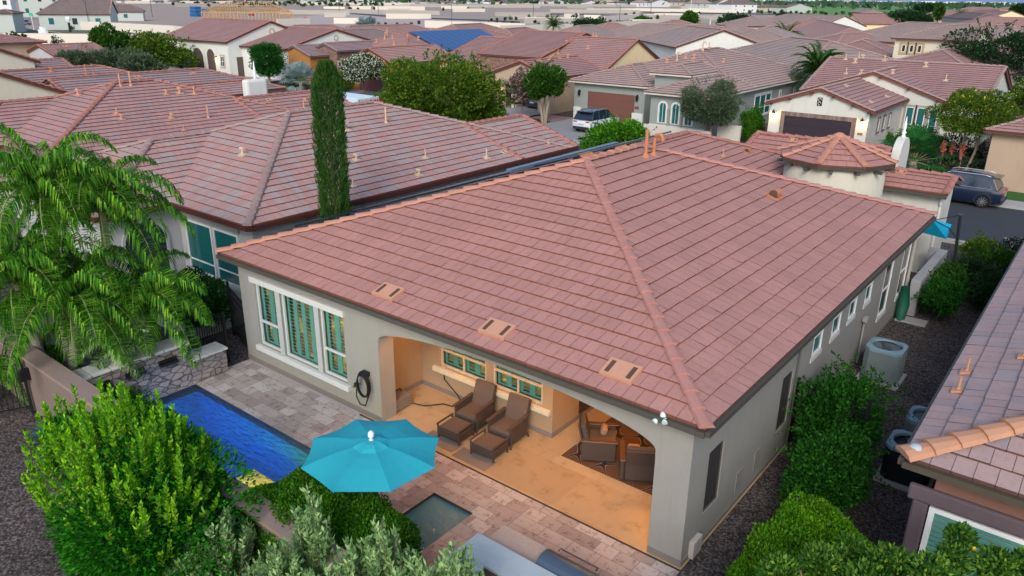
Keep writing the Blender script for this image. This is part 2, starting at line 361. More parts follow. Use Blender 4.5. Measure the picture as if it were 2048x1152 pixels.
class House:
    def __init__(s, name, label, cat, loc, roofm=T_BACK, wallm=CREAM, capm=CAPP, butt=BUTT2, fascia=BRN, group=None):
        s.root = thing(name, label, cat, loc, group=group); s.rm, s.wm, s.cm, s.bm, s.fm = roofm, wallm, capm, butt, fascia
    def block(s, x0, y0, x1, y1, ze=3.0, sl=.333, ax='x', h0=True, h1=True, oh=.35, walls=True, z0=0, wm=None, M=None, capr=.12, course=.35, wallh=None, cap=True, gut=True):
        M = M or Matrix.Identity(4); T = lambda x, y, z: M @ Vector((x, y, z))
        if ax == 'x': A0, A1, B0, B1 = x0, x1, y0, y1; f = lambda a, b, z: T(a, b, z)
        else: A0, A1, B0, B1 = y0, y1, x0, x1; f = lambda a, b, z: T(b, a, z)
        hf = (B1-B0)/2; mid = (B0+B1)/2; zr = ze+sl*hf; r0 = A0+(hf if h0 else 0); r1 = A1-(hf if h1 else 0)
        if r1 < r0: r0 = r1 = (r0+r1)/2
        e00, e10, e11, e01 = f(A0, B0, ze), f(A1, B0, ze), f(A1, B1, ze), f(A0, B1, ze); R0, R1 = f(r0, mid, zr), f(r1, mid, zr)
        B = MB(); pit = r1-r0 > .02; tw = s.rm.get('tw', 0)
        roof_face(B, [e00, e10, R1, R0] if pit else [e00, e10, R1], course, tw=tw); roof_face(B, [e11, e01, R0, R1] if pit else [e11, e01, R0], course, tw=tw)
        if h0: roof_face(B, [e01, e00, R0], course, tw=tw)
        if h1: roof_face(B, [e10, e11, R1], course, tw=tw)
        dz = Vector((0, 0, -.05))
        B.poly([e00+dz, R0+dz, R1+dz, e10+dz], 1); B.poly([e11+dz, R1+dz, R0+dz, e01+dz], 1)
        if h0: B.poly([e01+dz, R0+dz, e00+dz], 1)
        if h1: B.poly([e10+dz, R1+dz, e11+dz], 1)
        ro = B.build('roof', [s.rm, s.bm], s.root); s.roof = ro
        if cap:
            B = MB(); up = Vector((0, 0, .03))
            if pit: caps(B, R0+up, R1+up, capr)
            for flag, ea, eb, Rr in ((h0, e00, e01, R0), (h1, e10, e11, R1)):
                caps(B, ea+up, Rr+up, capr, ) ; caps(B, eb+up, Rr+up, capr)
            B.build('ridge_cap', s.cm, ro)
        if gut:
            B = MB()
            def strip(p, q, out):
                out = (M.to_3x3() @ Vector(out)).normalized(); p = p+out*.0; q = q+out*.0
                B.prism([p+out*.07-Vector((0, 0, .135)), p+out*.07-Vector((0, 0, .035)), p-out*.05-Vector((0, 0, .035)), p-out*.05-Vector((0, 0, .135))], q-p)
            O = (lambda v: (v[0], v[1], 0)) if ax == 'x' else (lambda v: (v[1], v[0], 0))
            strip(e00, e10, O((0, -1))); strip(e01, e11, O((0, 1)))
            for flag, ea, eb, Rr, sg in ((h0, e00, e01, R0, -1), (h1, e10, e11, R1, 1)):
                if flag: strip(ea, eb, O((sg, 0)))
                else:
                    ov = (M.to_3x3() @ Vector(O((sg, 0)))).normalized()
                    for (u_, v_) in ((ea, Rr), (eb, Rr)):
                        B.prism([u_+ov*.05-Vector((0, 0, .17)), u_+ov*.05-Vector((0, 0, .0)), u_-ov*.03, u_-ov*.03-Vector((0, 0, .17))], v_-u_)
            B.build('gutter', s.fm, ro)
        if walls:
            B = MB(); g0 = oh if h0 else .12; g1 = oh if h1 else .12; a0, a1, b0, b1 = A0+g0, A1-g1, B0+oh, B1-oh
            zt = ze+sl*oh-.06; zl = z0
            pts = lambda a, gable: [f(a, b0, zl), f(a, b1, zl), f(a, b1, zt)]+([f(a, mid, zr-.06)] if gable else [])+[f(a, b0, zt)]
            P0, P1 = pts(a0, not h0), pts(a1, not h1); B.poly(P0[::-1]); B.poly(P1)
            B.quad(f(a0, b0, zl), f(a1, b0, zl), f(a1, b0, zt), f(a0, b0, zt)); B.quad(f(a1, b1, zl), f(a0, b1, zl), f(a0, b1, zt), f(a1, b1, zt))
            s.wall = B.build('wall', wm or s.wm, s.root)
        return dict(r0=R0, r1=R1, zr=zr)
def pl(side, c, ze=3.0, sl=.333):
    """plane of a roof slope facing +x/-x/-y/+y whose eave is at coordinate c"""
    if side == 'E': return (c, 0, ze), np.array([sl, 0, 1.])
    if side == 'W': return (c, 0, ze), np.array([-sl, 0, 1.])
    if side == 'S': return (0, c, ze), np.array([0, -sl, 1.])
    return (0, c, ze), np.array([0, sl, 1.])
roof1 = None
def vent(par, kind, px, py, plane, m=None, sc_=1.0):
    p0, nn = plane; p = GP(px, py, p0, nn); sc_ *= .6 if par is not roof1 else 1.0; nv = Vector(nn).normalized(); e = Vector((0, 0, 1)).cross(nv).normalized(); s = nv.cross(e)
    if s.z < 0: s = -s
    M = Matrix(((e.x, s.x, nv.x, p.x), (e.y, s.y, nv.y, p.y), (e.z, s.z, nv.z, p.z), (0, 0, 0, 1))); B = MB()
    if kind == 'flat':
        B.box(-.3*sc_, -.2*sc_, .02, .3*sc_, .2*sc_, .085, 0, M)
        for x in (-.2, .2): B.box((x-.04)*sc_, -.14*sc_, .085, (x+.04)*sc_, .14*sc_, .09, 1, M)
        return B.build('flat_vent', [m or FLESH, SLOT], par)
    if kind == 'hood':
        V = []; 
        sg = 1 if e.dot(Vector((0.35, -.94, 0))) > 0 else -1
        for yy, rr in ((.2*sg, .13), (-.18*sg, .12)):
            for k in range(9): t = math.pi*k/8; V.append(M @ Vector((yy*sc_, math.cos(t)*rr*sc_, math.sin(t)*rr*1.25*sc_+.10)))
        B.add(V, [(k, k+1, 10+k, 9+k) for k in range(8)]); B.add(V[:9], [tuple(range(9))], 1)
        B.box(-.17*sc_, -.2*sc_, .02, .17*sc_, .25*sc_, .065, 0, M); return B.build('hood_vent', [m or COPPER, SLOT], par)
    if kind == 'pipe':
        B.box(-.2*sc_, -.16*sc_, .03, .2*sc_, .16*sc_, .07, 0, M); B.lathe((p.x, p.y, p.z), [(.13*sc_, .0), (.07*sc_, .18*sc_), (.045*sc_, .2*sc_), (.045*sc_, .6*sc_), (.05*sc_, .62*sc_)], 8); return B.build('vent_pipe', m or FLESH, par)
    if kind == 'tee':
        B.box(-.22*sc_, -.18*sc_, .03, .22*sc_, .18*sc_, .07, 0, M); B.lathe((p.x, p.y, p.z), [(.12*sc_, .0), (.07*sc_, .14*sc_), (.07*sc_, .34*sc_)], 8)
        B.tube([p+Vector((-.17*sc_, 0, .36*sc_)), p+Vector((.17*sc_, 0, .36*sc_))], .085*sc_, 8); return B.build('vent_cap', m or FLESH, par)
    if kind == 'flue':
        B.lathe((p.x, p.y, p.z-.08), [(.2*sc_, 0), (.12*sc_, .2*sc_), (.065*sc_, .26*sc_), (.06*sc_, 1.05*sc_), (.07*sc_, 1.06*sc_), (.07*sc_, 1.14*sc_)], 10); return B.build('flue_pipe', m or COPPER, par)
    if kind == 'goose':
        B.lathe((p.x, p.y, p.z-.08), [(.2*sc_, 0), (.12*sc_, .2*sc_), (.065*sc_, .26*sc_)], 10)
        P = [p+Vector((0, 0, .1*sc_)), p+Vector((0, 0, .65*sc_))]+[p+Vector((.17*sc_*(1-math.cos(a)), 0, (.65+.17*math.sin(a))*sc_)) for a in [math.pi*i/6 for i in range(1, 7)]]+[p+Vector((.34*sc_, 0, .58*sc_))]
        B.tube(P, .065*sc_, 10); return B.build('gooseneck_pipe', m or COPPER, par)
# ============================================================ leaves
RNG = np.random.default_rng(7); random.seed(5)
def leafmesh(name, P, D, Ls, Ws, mat, parent=None, fold=0.0):
    """P roots, D directions (n,3); one rhombic leaf each"""
    n = len(P); D = D/np.linalg.norm(D, axis=1)[:, None]; rv = RNG.normal(size=(n, 3)); S = np.cross(D, rv); S /= np.linalg.norm(S, axis=1)[:, None]+1e-9
    Ls = np.broadcast_to(Ls, (n,))[:, None]; Ws = np.broadcast_to(Ws, (n,))[:, None]
    V = np.empty((n, 4, 3)); V[:, 0] = P; V[:, 1] = P+D*Ls*.45+S*Ws*.5; V[:, 2] = P+D*Ls; V[:, 3] = P+D*Ls*.45-S*Ws*.5
    if fold: V[:, 2, 2] -= (Ls*fold)[:, 0]
    return rawmesh(name, V.reshape(-1, 3), n, 4, mat, parent)
def rawmesh(name, V, n, k, mat, parent, mi=None):
    me = bpy.data.meshes.new(name); me.vertices.add(len(V)); me.vertices.foreach_set('co', np.asarray(V, dtype=np.float32).ravel())
    me.loops.add(n*k); me.loops.foreach_set('vertex_index', np.arange(n*k, dtype=np.int32)); me.polygons.add(n)
    me.polygons.foreach_set('loop_start', np.arange(0, n*k, k, dtype=np.int32)); me.polygons.foreach_set('loop_total', np.full(n, k, dtype=np.int32))
    for m in (mat if isinstance(mat, (list, tuple)) else [mat]): me.materials.append(m)
    if mi is not None: me.polygons.foreach_set('material_index', mi.astype(np.int32))
    me.update(calc_edges=True); o = bpy.data.objects.new(name, me); COL.objects.link(o)
    if parent is not None: o.parent = parent
    return o
def lobes(n, R, nl=22, lr=.42, seed=0, fill=.25, squash=1.0, flatb=0.0):
    """n points in an uneven crown of radii R around the origin, with outward directions"""
    g = np.random.default_rng(seed); R = np.array(R); c = g.normal(size=(nl, 3)); c /= np.linalg.norm(c, axis=1)[:, None]
    c[:, 2] = np.where(c[:, 2] < -flatb, c[:, 2]*.5, c[:, 2]); c = c*(.62+.2*g.random((nl, 1))); rad = lr*(.65+.6*g.random(nl))
    k = g.integers(0, nl, n); d = g.normal(size=(n, 3)); d /= np.linalg.norm(d, axis=1)[:, None]
    q = np.where(g.random(n) < fill, g.random(n)**.5, .82+.22*g.random(n)); P = c[k]+d*(rad[k]*q)[:, None]
    out = P/np.maximum(np.linalg.norm(P, axis=1), .1)[:, None]
    return P*R, (d*.7+out*.6)*1.0
def trunk_mesh(name, base, top, r0, r1, limbs, mat, parent, spread=1.0, seed=0):
    g = random.Random(seed); B = MB(); base = Vector(base); top = Vector(top)
    mid = base.lerp(top, .5)+Vector((g.uniform(-.1, .1), g.uniform(-.1, .1), 0))
    B.tube([base, base.lerp(mid, .5)+Vector((g.uniform(-.04, .04), 0, 0)), mid, top], [r0, r0*.8, (r0+r1)/2, r1], 7)
    for i in range(limbs):
        a = 2*math.pi*(i+g.random()*.6)/max(1, limbs); d = Vector((math.cos(a), math.sin(a), 1.1+g.random()))*spread*(.5+.4*g.random())
        s = base.lerp(top, .65+.3*g.random()); B.tube([s, s+d*.5+Vector((0, 0, .05)), s+d], [r1*.8, r1*.55, r1*.2], 5)
    o = B.build(name, mat, parent, world=False); return o
BARK = flat('bark_brown', (.16, .11, .075), .95, var=.3, scale=10, bmp=.5, bs=30); BARKP = flat('bark_pale', (.34, .28, .21), .95, var=.25, scale=10, bmp=.5, bs=30)
LF = dict(
 green=leaf('leaf_green', [(.014, .055, .010), (.025, .090, .012), (.045, .13, .016), (.075, .17, .02)]),
 dark=leaf('leaf_dark', [(.010, .035, .014), (.016, .052, .018), (.028, .075, .024)]),
 ball=leaf('leaf_ball', [(.008, .055, .008), (.014, .10, .012), (.028, .15, .018)]),
 yellow=leaf('leaf_yellowgreen', [(.025, .08, .010), (.045, .115, .012), (.085, .16, .015), (.20, .26, .02)]),
 lime=leaf('leaf_lime', [(.05, .20, .01), (.12, .38, .012), (.24, .56, .015), (.38, .68, .02)], .4),
 bush=leaf('leaf_bush', [(.008, .07, .006), (.014, .12, .008), (.025, .20, .010), (.06, .32, .012)], .35),
 olive=leaf('leaf_olive', [(.05, .085, .05), (.085, .13, .075), (.14, .19, .11)]),
 sage=leaf('leaf_sage', [(.08, .18, .09), (.18, .33, .13), (.31, .50, .20), (.45, .62, .28)], .35),
 hedge=leaf('leaf_hedge', [(.012, .075, .006), (.03, .15, .008), (.07, .27, .012), (.12, .22, .02)], .3),
 hedge_bright=leaf('leaf_hedge_bright', [(.03, .13, .006), (.07, .24, .008), (.13, .36, .012), (.20, .38, .02)], .3),  # brighter green leaf colour of the lower right hedge
 vine=leaf('leaf_vine', [(.010, .055, .010), (.018, .10, .012), (.04, .18, .014)], .3),
 palm=leaf('leaf_palm', [(.015, .10, .012), (.05, .22, .018), (.13, .38, .025), (.32, .54, .06)], .45),
 fan=leaf('leaf_fan', [(.02, .11, .03), (.03, .16, .04), (.06, .23, .05)], .3),
 date=leaf('leaf_date', [(.016, .085, .014), (.03, .14, .02), (.07, .21, .03)], .3),
 silver=leaf('leaf_silver', [(.17, .24, .26), (.25, .34, .36), (.36, .46, .48)], .15),
 cypress=leaf('leaf_cypress', [(.02, .07, .015), (.035, .11, .02), (.07, .16, .03)], .25),
 agave=leaf('leaf_agave', [(.05, .13, .14), (.08, .20, .20)], .1),
 dry=leaf('leaf_dry', [(.20, .13, .05), (.30, .22, .09)], .3))
FL = dict(white=leaf('flower_white', [(.62, .66, .55), (.75, .78, .68)], .3), yellow=leaf('flower_yellow', [(.75, .50, .01), (.85, .65, .03)], .3),
          pink=leaf('flower_pink', [(.55, .20, .30), (.65, .42, .42), (.6, .08, .3)], .3), rose=leaf('flower_pale_pink', [(.62, .42, .48), (.75, .6, .62)], .3),
          red=leaf('flower_coral', [(.5, .12, .08), (.6, .2, .15)], .3), orange=leaf('flower_orange', [(.75, .25, .01), (.8, .4, .02)], .3))
def tree(name, label, cat, p, R, H, mat, n=6000, ls=.16, lw=.5, trunk=.14, tm=None, seed=1, nl=22, lr=.42, fill=.25, group=None, limbs=5, flowers=None, tz=None, up=.3, crown='crown', stems=1, flatb=.2, shoots=None):
    """p: base on the ground, R: crown radii, H: height of the crown's centre"""
    r = thing(name, label, cat, p, group=group); P, D = lobes(n, R, nl, lr, seed, fill, flatb=flatb); g = np.random.default_rng(seed+99)
    P = P+np.array([0, 0, H]); P = P[P[:, 2] > .04]; D = D[:len(P)]+g.normal(size=(len(P), 3))*.55+np.array([0, 0, up])
    if trunk:
        for k in range(stems):
            o = (0, 0) if stems == 1 else (.25*math.cos(2.1*k), .25*math.sin(2.1*k))
            trunk_mesh('trunk', (o[0]*.5, o[1]*.5, 0), (o[0]*2.2, o[1]*2.2, tz or max(.4, H-R[2]*.15)), trunk, trunk*.5, limbs, tm or BARK, r, spread=min(R[0], R[2])*.8, seed=seed+k)
    if flowers:
        fm, fn, fs = flowers; P2, D2 = lobes(fn, np.array(R)*1.03, nl, lr, seed, 0.0, flatb=flatb); P2 = P2+np.array([0, 0, H]); P2 = P2[P2[:, 2] > .1]
        leafmesh('flowers', P2, D2[:len(P2)]+g.normal(size=(len(P2), 3))*.8, fs, fs*.8, FL[fm], r)
    if shoots:
        gs = np.random.default_rng(seed+7); P2 = []; D2 = []
        for i in range(shoots[0]):
            d = gs.normal(size=3); d[2] = abs(d[2])*.9-.1; d /= np.linalg.norm(d); st = d*np.array(R)*.92+[0, 0, H]; dr = d*.8+gs.normal(size=3)*.35+[0, 0, .35]; dr /= np.linalg.norm(dr); Ls_ = shoots[1]*(.4+gs.random()); m_ = max(5, int(Ls_/(ls*.42)))
            for j in range(m_):
                s_ = j/m_; P2.append(st+dr*Ls_*s_+np.array([0, 0, -.35*Ls_*s_*s_])); th = j*2.4; D2.append((math.cos(th), math.sin(th), .6+s_))
        P = np.concatenate([P, np.array(P2)]); D = np.concatenate([D, np.array(D2)+gs.normal(size=(len(P2), 3))*.3])
    L_ = ls*(.6+.8*g.random(len(P))); leafmesh(crown, P, D, L_, L_*lw, LF[mat] if isinstance(mat, str) else mat, r)
    return r
def boxhedge(name, label, cat, corners, z, mat, n, ls=.06, seed=3, bulge=.12, group=None, core=True):
    """clipped mass over a quadrilateral (list of 4 xy), height z; leaves sit on a bumpy rounded surface"""
    c = np.array(corners, float); ctr = c.mean(0); r = thing(name, label, cat, (ctr[0], ctr[1], 0), group=group); g = np.random.default_rng(seed); c = c-ctr
    a, b = g.random(n), g.random(n)
    def quadp(a, b): return (c[0]*((1-a)*(1-b))[:, None]+c[1]*(a*(1-b))[:, None]+c[2]*(a*b)[:, None]+c[3]*((1-a)*b)[:, None])
    side = g.random(n) < .45; e = g.integers(0, 4, n)
    aa = np.where(side, np.where(e == 0, 0, np.where(e == 1, 1, a)), a); bb = np.where(side, np.where(e == 2, 0, np.where(e == 3, 1, b)), b)
    xy = quadp(aa, bb); ed = np.minimum(np.minimum(aa, 1-aa), np.minimum(bb, 1-bb)); zz = z*(1-.22*np.exp(-ed*14))
    bmp = bulge*(np.sin(xy[:, 0]*3.1+seed)*np.cos(xy[:, 1]*2.7)+.6*np.sin(xy[:, 0]*7+xy[:, 1]*6))
    zz = zz+bmp*.6; hz = np.where(side, zz*g.random(n)**.7, zz-g.random(n)*.10)
    cd = xy/np.maximum(np.linalg.norm(xy, axis=1), .01)[:, None]; xy = xy+cd*np.where(side, bmp*.8+g.normal(size=n)*.03, 0)[:, None]
    P = np.column_stack([xy, hz]); D = np.column_stack([cd*np.where(side, 1.0, .25)[:, None], np.where(side, .5, 1.2)])+g.normal(size=(n, 3))*.55
    L_ = ls*(.6+.8*g.random(n)); leafmesh('foliage', P, D, L_, L_*.55, LF[mat], r)
    if core:
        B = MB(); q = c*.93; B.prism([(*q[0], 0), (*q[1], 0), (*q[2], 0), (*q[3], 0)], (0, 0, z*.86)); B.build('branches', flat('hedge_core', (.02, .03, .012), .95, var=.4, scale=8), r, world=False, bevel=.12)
    return r
def frond(base, az, el, Ln, droop, nl=34, leaf_l=.5, leaf_w=.028, hang=.8, g=None, vee=.35, start=.12):
    """feather frond -> (leaf verts (k,4,3), rachis points)"""
    g = g or RNG; pts = []; p = np.array(base, float); d = np.array([math.cos(az)*math.cos(el), math.sin(az)*math.cos(el), math.sin(el)]); N = 14; st = Ln/N
    for i in range(N+1):
        pts.append(p.copy()); d = d+np.array([0, 0, -droop*(.5+1.2*i/N)/N]); d /= np.linalg.norm(d); p = p+d*st
    pts = np.array(pts); V = []
    for j in range(nl):
        t = start+(1-start)*(j+.5)/nl; f = t*N; i = min(int(f), N-1); c = pts[i]+(pts[i+1]-pts[i])*(f-i); tg = pts[i+1]-pts[i]; tg /= np.linalg.norm(tg)
        sd = np.cross(tg, [0, 0, 1.]); sd /= np.linalg.norm(sd)+1e-6; ll = leaf_l*(math.sin(math.pi*min(1, .15+t*.85))**.6)*(.8+.35*g.random())
        for sg in (-1, 1):
            a = tg*.55+sd*sg*1.0+np.array([0, 0, vee])+g.normal(size=3)*.12; a /= np.linalg.norm(a); m = c+a*ll*.45; e = m+(a*(1-hang)+np.array([0, 0, -1.])*hang)*ll*.6
            w = np.cross(a, [0, 0, 1.]); w = w/(np.linalg.norm(w)+1e-6)*leaf_w
            V.append([c-w*.5, c+w*.5, m+w, m-w]); V.append([m-w, m+w, e+w*.1, e-w*.1])
    return np.array(V), pts
def feather_palm(name, label, base, crown, nf, Ln, mat='palm', leaf_l=.5, leaf_w=.03, hang=.8, droop=2.2, nl=34, tr=.13, el=(.1, 1.25), seed=1, tm=None, group=None, skirt=0, vee=.35):
    r = thing(name, label, 'palm tree', base, group=group); g = np.random.default_rng(seed); top = Vector(crown)-Vector(base); V = []; B = MB()
    for i in range(nf):
        az = i*2.399+g.random()*.3; e = el[0]+(el[1]-el[0])*((i+.5)/nf)**.9
        v, pts = frond(np.array(top), az, e, Ln*(.8+.3*g.random()), droop*(.8+.4*g.random()), nl, leaf_l, leaf_w, hang, g, vee); V.append(v)
        B.tube([Vector(q) for q in pts[::2]], [.028*(1-.12*k) for k in range(len(pts[::2]))], 5)
    V = np.concatenate(V); rawmesh('fronds', V.reshape(-1, 3), len(V), 4, LF[mat], r)
    B.build('frond_stems', flat('palm_stem', (.20, .26, .09), .7), r, world=False)
    B = MB(); b = Vector((0, 0, 0)); k = 9
    B.tube([b.lerp(top, i/k) for i in range(k+1)], [tr*(1.15-.25*i/k+.04*(i % 2)) for i in range(k+1)], 10); B.build('trunk', tm or flat('palm_trunk', (.34, .30, .25), .9, var=.3, scale=5, bmp=.5, bs=20), r, world=False)
    if skirt:
        P = []; D = []
        for i in range(skirt): a = g.random()*6.28; P.append(np.array(top)+[math.cos(a)*tr, math.sin(a)*tr, -.1-g.random()*.5]); D.append([math.cos(a)*.5, math.sin(a)*.5, -1])
        leafmesh('dry_skirt', np.array(P), np.array(D), .5, .06, LF['dry'], r)
    return r
def fan_palm(name, label, base, H, nf, R, mat='fan', tr=.12, seed=1, pet=.7, blades=22, group=None, bw=.035):
    r = thing(name, label, 'palm tree', base, group=group); g = np.random.default_rng(seed); V = []; B = MB()
    for i in range(nf):
        az = i*2.399+g.random()*.4; e = 1.35-1.7*((i+.5)/nf)+g.normal()*.08; d = np.array([math.cos(az)*math.cos(e), math.sin(az)*math.cos(e), math.sin(e)])
        o = np.array([0, 0, H]); c = o+d*R*pet; B.tube([Vector(o), Vector(c)], [.022, .012], 4); sd = np.cross(d, [0, 0, 1.]); sd /= np.linalg.norm(sd)+1e-6; u = np.cross(sd, d)
        for k in range(blades):
            a = (k/(blades-1)-.5)*4.2; q = d*math.cos(a)+sd*math.sin(a); q = q+u*.12*abs(math.sin(a)); ll = R*.62*(1-.12*abs(a)/2.1)*(.9+.2*g.random())
            w = np.cross(q, u); w = w/(np.linalg.norm(w)+1e-6)*bw*R; m = c+q*ll*.6; e_ = c+q*ll+np.array([0, 0, -.22*ll]); V.append([c, m+w, e_, m-w])
    V = np.array(V); rawmesh('fronds', V.reshape(-1, 3), len(V), 4, LF[mat], r); B.build('frond_stems', flat('palm_stem', (.20, .26, .09), .7), r, world=False)
    B = MB(); B.tube([(0, 0, 0), (0, 0, H*.5), (0, 0, H)], [tr*1.2, tr, tr*.9], 9); B.build('trunk', flat('palm_trunk', (.34, .30, .25), .9), r, world=False); return r

# ============================================================ ground and paving
GRAV = gravel('gravel_grey', [(.055, .048, .05), (.10, .083, .08), (.16, .13, .12), (.25, .22, .21), (.08, .06, .05)])
DIRT = flat('dirt_tan', (.33, .26, .22), .95, var=.14, scale=.05, bmp=.2, bs=2)
def sheet(name, polys, z, mat, kind='structure'):
    B = MB()
    for P in polys: B.poly([(p[0], p[1], z) for p in P])
    o = B.build(name, mat); o['kind'] = kind; return o
rect = lambda a, b, c, d: [(a, b), (c, b), (c, d), (a, d)]
HX0, HX1, HY0, HY1 = -12.7, 0.05, -4.4, 5.2
BIG = 9000
sheet('ground', [rect(-BIG, -BIG, HX0, BIG), rect(HX1, -BIG, BIG, BIG), rect(HX0, -BIG, HX1, HY0), rect(HX0, HY1, HX1, BIG)], -.02, DIRT)
sheet('gravel_yard', [rect(-60, -14, HX0, 24.3), rect(HX1, -14, 30, 24.3), rect(HX0, -14, HX1, HY0), rect(HX0, HY1, HX1, 24.3)], -.012, GRAV)
EARTH = gravel('gravel_earth', [(.10, .065, .055), (.17, .115, .10), (.22, .15, .13), (.26, .2, .17)], 14)
sheet('gravel_front_yards', [rect(-100, 33.6, 30, 41)], -.008, EARTH)
sheet('gravel_back_lots', [rect(-125, 40.9, 60, 150)], -.010, EARTH)
ASPH = flat('asphalt', (.045, .052, .060), .85, var=.12, scale=1.5, bmp=.35, bs=90)
CONC = flat('concrete', (.36, .36, .355), .85, var=.08, scale=1.2, bmp=.2, bs=50)
sheet('street', [rect(-110, 24.4, 40, 32.2)], 0.0, ASPH)
B = MB(); B.box(-110, 32.2, -.02, 40, 32.45, .13); B.box(-110, 24.15, -.02, 40, 24.4, .13); struct(B.build('kerb', CONC))
B = MB()
for i in range(-60, 22): B.box(i*1.8+.006, 32.46, -.02, i*1.8+1.794, 33.6, .115)
struct(B.build('sidewalk', CONC))
DRV = flat('driveway_concrete', (.27, .27, .275), .85, var=.1, scale=.9, bmp=.2, bs=50)
for i, (x0, x1, y1) in enumerate([(-30.6, -24.9, 42.2), (-39.4, -33.8, 49), (-14.0, -7.9, 40), (-77.8, -71, 44), (-59, -53, 43)]):
    sheet('driveway', [rect(x0, 31.9, x1, y1)], .125, DRV)
LAWN = flat('lawn_green', (.035, .12, .018), .95, var=.3, scale=4, bmp=.6, bs=60)
def lawn(poly): sheet('lawn', [poly], .122, LAWN)
lawn(rect(.4, 33.65, 9, 35.6)); lawn([(-33.4, 36.6), (-31.0, 37.2), (-31.2, 38.7), (-33.2, 38.3)])
BPAV = paver('brick_paving', [(.26, .14, .12), (.34, .19, .165), (.40, .25, .22)], .25, .12, (.14, .09, .08))
sheet('path', [[(-31.2, 38.8), (-30.7, 38.8), (-30.7, 41.8), (-33.3, 41.8), (-33.3, 39.4)], [(-3.6, 37), (-1.9, 37), (-3.4, 44), (-3.2, 49), (-5.3, 49), (-5.0, 44)]], .124, BPAV)

# pool deck with openings for pool and spa
PX0, PX1, PY0, PY1 = -12.5, -6.4, -4.15, -1.7
SX0, SX1, SY0, SY1 = -4.75, -3.73, -3.2, -1.15
def grid_sheet(x0, y0, x1, y1, holes):
    xs = sorted({x0, x1, *[h[0] for h in holes], *[h[2] for h in holes]}); ys = sorted({y0, y1, *[h[1] for h in holes], *[h[3] for h in holes]}); out = []
    for a, b in zip(xs[:-1], xs[1:]):
        for c, d in zip(ys[:-1], ys[1:]):
            if not any(h[0] <= a+1e-6 and h[2] >= b-1e-6 and h[1] <= c+1e-6 and h[3] >= d-1e-6 for h in holes): out.append(rect(a, c, b, d))
    return out
TRAV = paver('travertine', [(.27, .225, .21), (.36, .31, .285), (.42, .37, .34), (.47, .43, .41), (.33, .27, .25)], .40, .30, (.20, .165, .15))
sheet('pool_deck', grid_sheet(HX0, HY0, HX1, -.1, [(PX0, PY0, PX1, PY1), (SX0, SY0, SX1, SY1)]), 0.0, TRAV)
PATIO = paver('patio_travertine', [(.36, .26, .155), (.41, .30, .18), (.45, .34, .21)], 1.2, 1.2, (.36, .27, .18), rough=.32, ms=.003, vs=2.2, vein_c=(.80, .74, .68))
sheet('patio_floor', [rect(-8.2, -.06, HX1, HY1)], .004, PATIO); sheet('house_pad', [rect(HX0, -.1, -8.2, HY1)], -.004, CONC)
B = MB(); B.box(-8.1, -.1, -.02, HX1, -.06, .006); struct(B.build('deck_drain', flat('drain_dark', (.05, .035, .03), .8)))
def basin(name, x0, y0, x1, y1, dep, m, rim):
    B = MB()
    B.quad((x0, y0, -dep), (x1, y0, -dep), (x1, y1, -dep), (x0, y1, -dep), 0)
    for (a, b) in (((x0, y0), (x1, y0)), ((x1, y0), (x1, y1)), ((x1, y1), (x0, y1)), ((x0, y1), (x0, y0))):
        B.quad((*a, -dep), (*b, -dep), (*b, -.2), (*a, -.2), 0); B.quad((*a, -.2), (*b, -.2), (*b, 0), (*a, 0), 1)
    return struct(B.build(name, [m, rim]))
basin('pool_basin', PX0, PY0, PX1, PY1, 1.3, flat('pool_plaster', (.006, .19, .48), .7, var=.35, scale=3.5), flat('pool_tile', (.03, .035, .05), .3))
basin('spa_basin', SX0, SY0, SX1, SY1, .5, flat('spa_plaster', (.30, .37, .37), .7, var=.1), flat('spa_tile', (.07, .05, .04), .4))
def water(name, tint, rs, bs, df=.12, dc=None, ior=1.7):
    m, N, L, P = newmat(name); g = N.new('ShaderNodeTexCoord').outputs['Object']; mp = N.new('ShaderNodeMapping'); mp.inputs['Scale'].default_value = (1, 2.2, 1); mp.inputs['Rotation'].default_value = (0, 0, .5); L.new(g, mp.inputs[0])
    w1 = noise(N, L, mp.outputs[0], rs, 3, .55); b = N.new('ShaderNodeBump'); b.inputs['Strength'].default_value = bs; b.inputs['Distance'].default_value = .22; L.new(w1, b.inputs['Height'])
    t = N.new('ShaderNodeBsdfTransparent'); t.inputs[0].default_value = (*tint, 1); gl = N.new('ShaderNodeBsdfGlossy'); gl.inputs['Roughness'].default_value = .04; L.new(b.outputs[0], gl.inputs['Normal'])
    d = N.new('ShaderNodeBsdfDiffuse'); d.inputs[0].default_value = (*(dc or [x*.35 for x in tint]), 1); L.new(b.outputs[0], d.inputs['Normal'])
    m1 = N.new('ShaderNodeMixShader'); m1.inputs[0].default_value = df; L.new(t.outputs[0], m1.inputs[1]); L.new(d.outputs[0], m1.inputs[2])
    fr = N.new('ShaderNodeFresnel'); fr.inputs[0].default_value = ior; L.new(b.outputs[0], fr.inputs['Normal'])
    m2 = N.new('ShaderNodeMixShader'); L.new(fr.outputs[0], m2.inputs[0]); L.new(m1.outputs[0], m2.inputs[1]); L.new(gl.outputs[0], m2.inputs[2]); L.new(m2.outputs[0], N['Material Output'].inputs[0]); return m
sheet('pool_water', [rect(PX0, PY0, PX1, PY1)], -.05, water('pool_water', (.55, .90, 1.0), 4.5, .8))
sheet('spa_water', [rect(SX0, SY0, SX1, SY1)], -.07, water('spa_water', (.80, .92, .95), 6, .12, .75, (.08, .25, .31), 1.25))
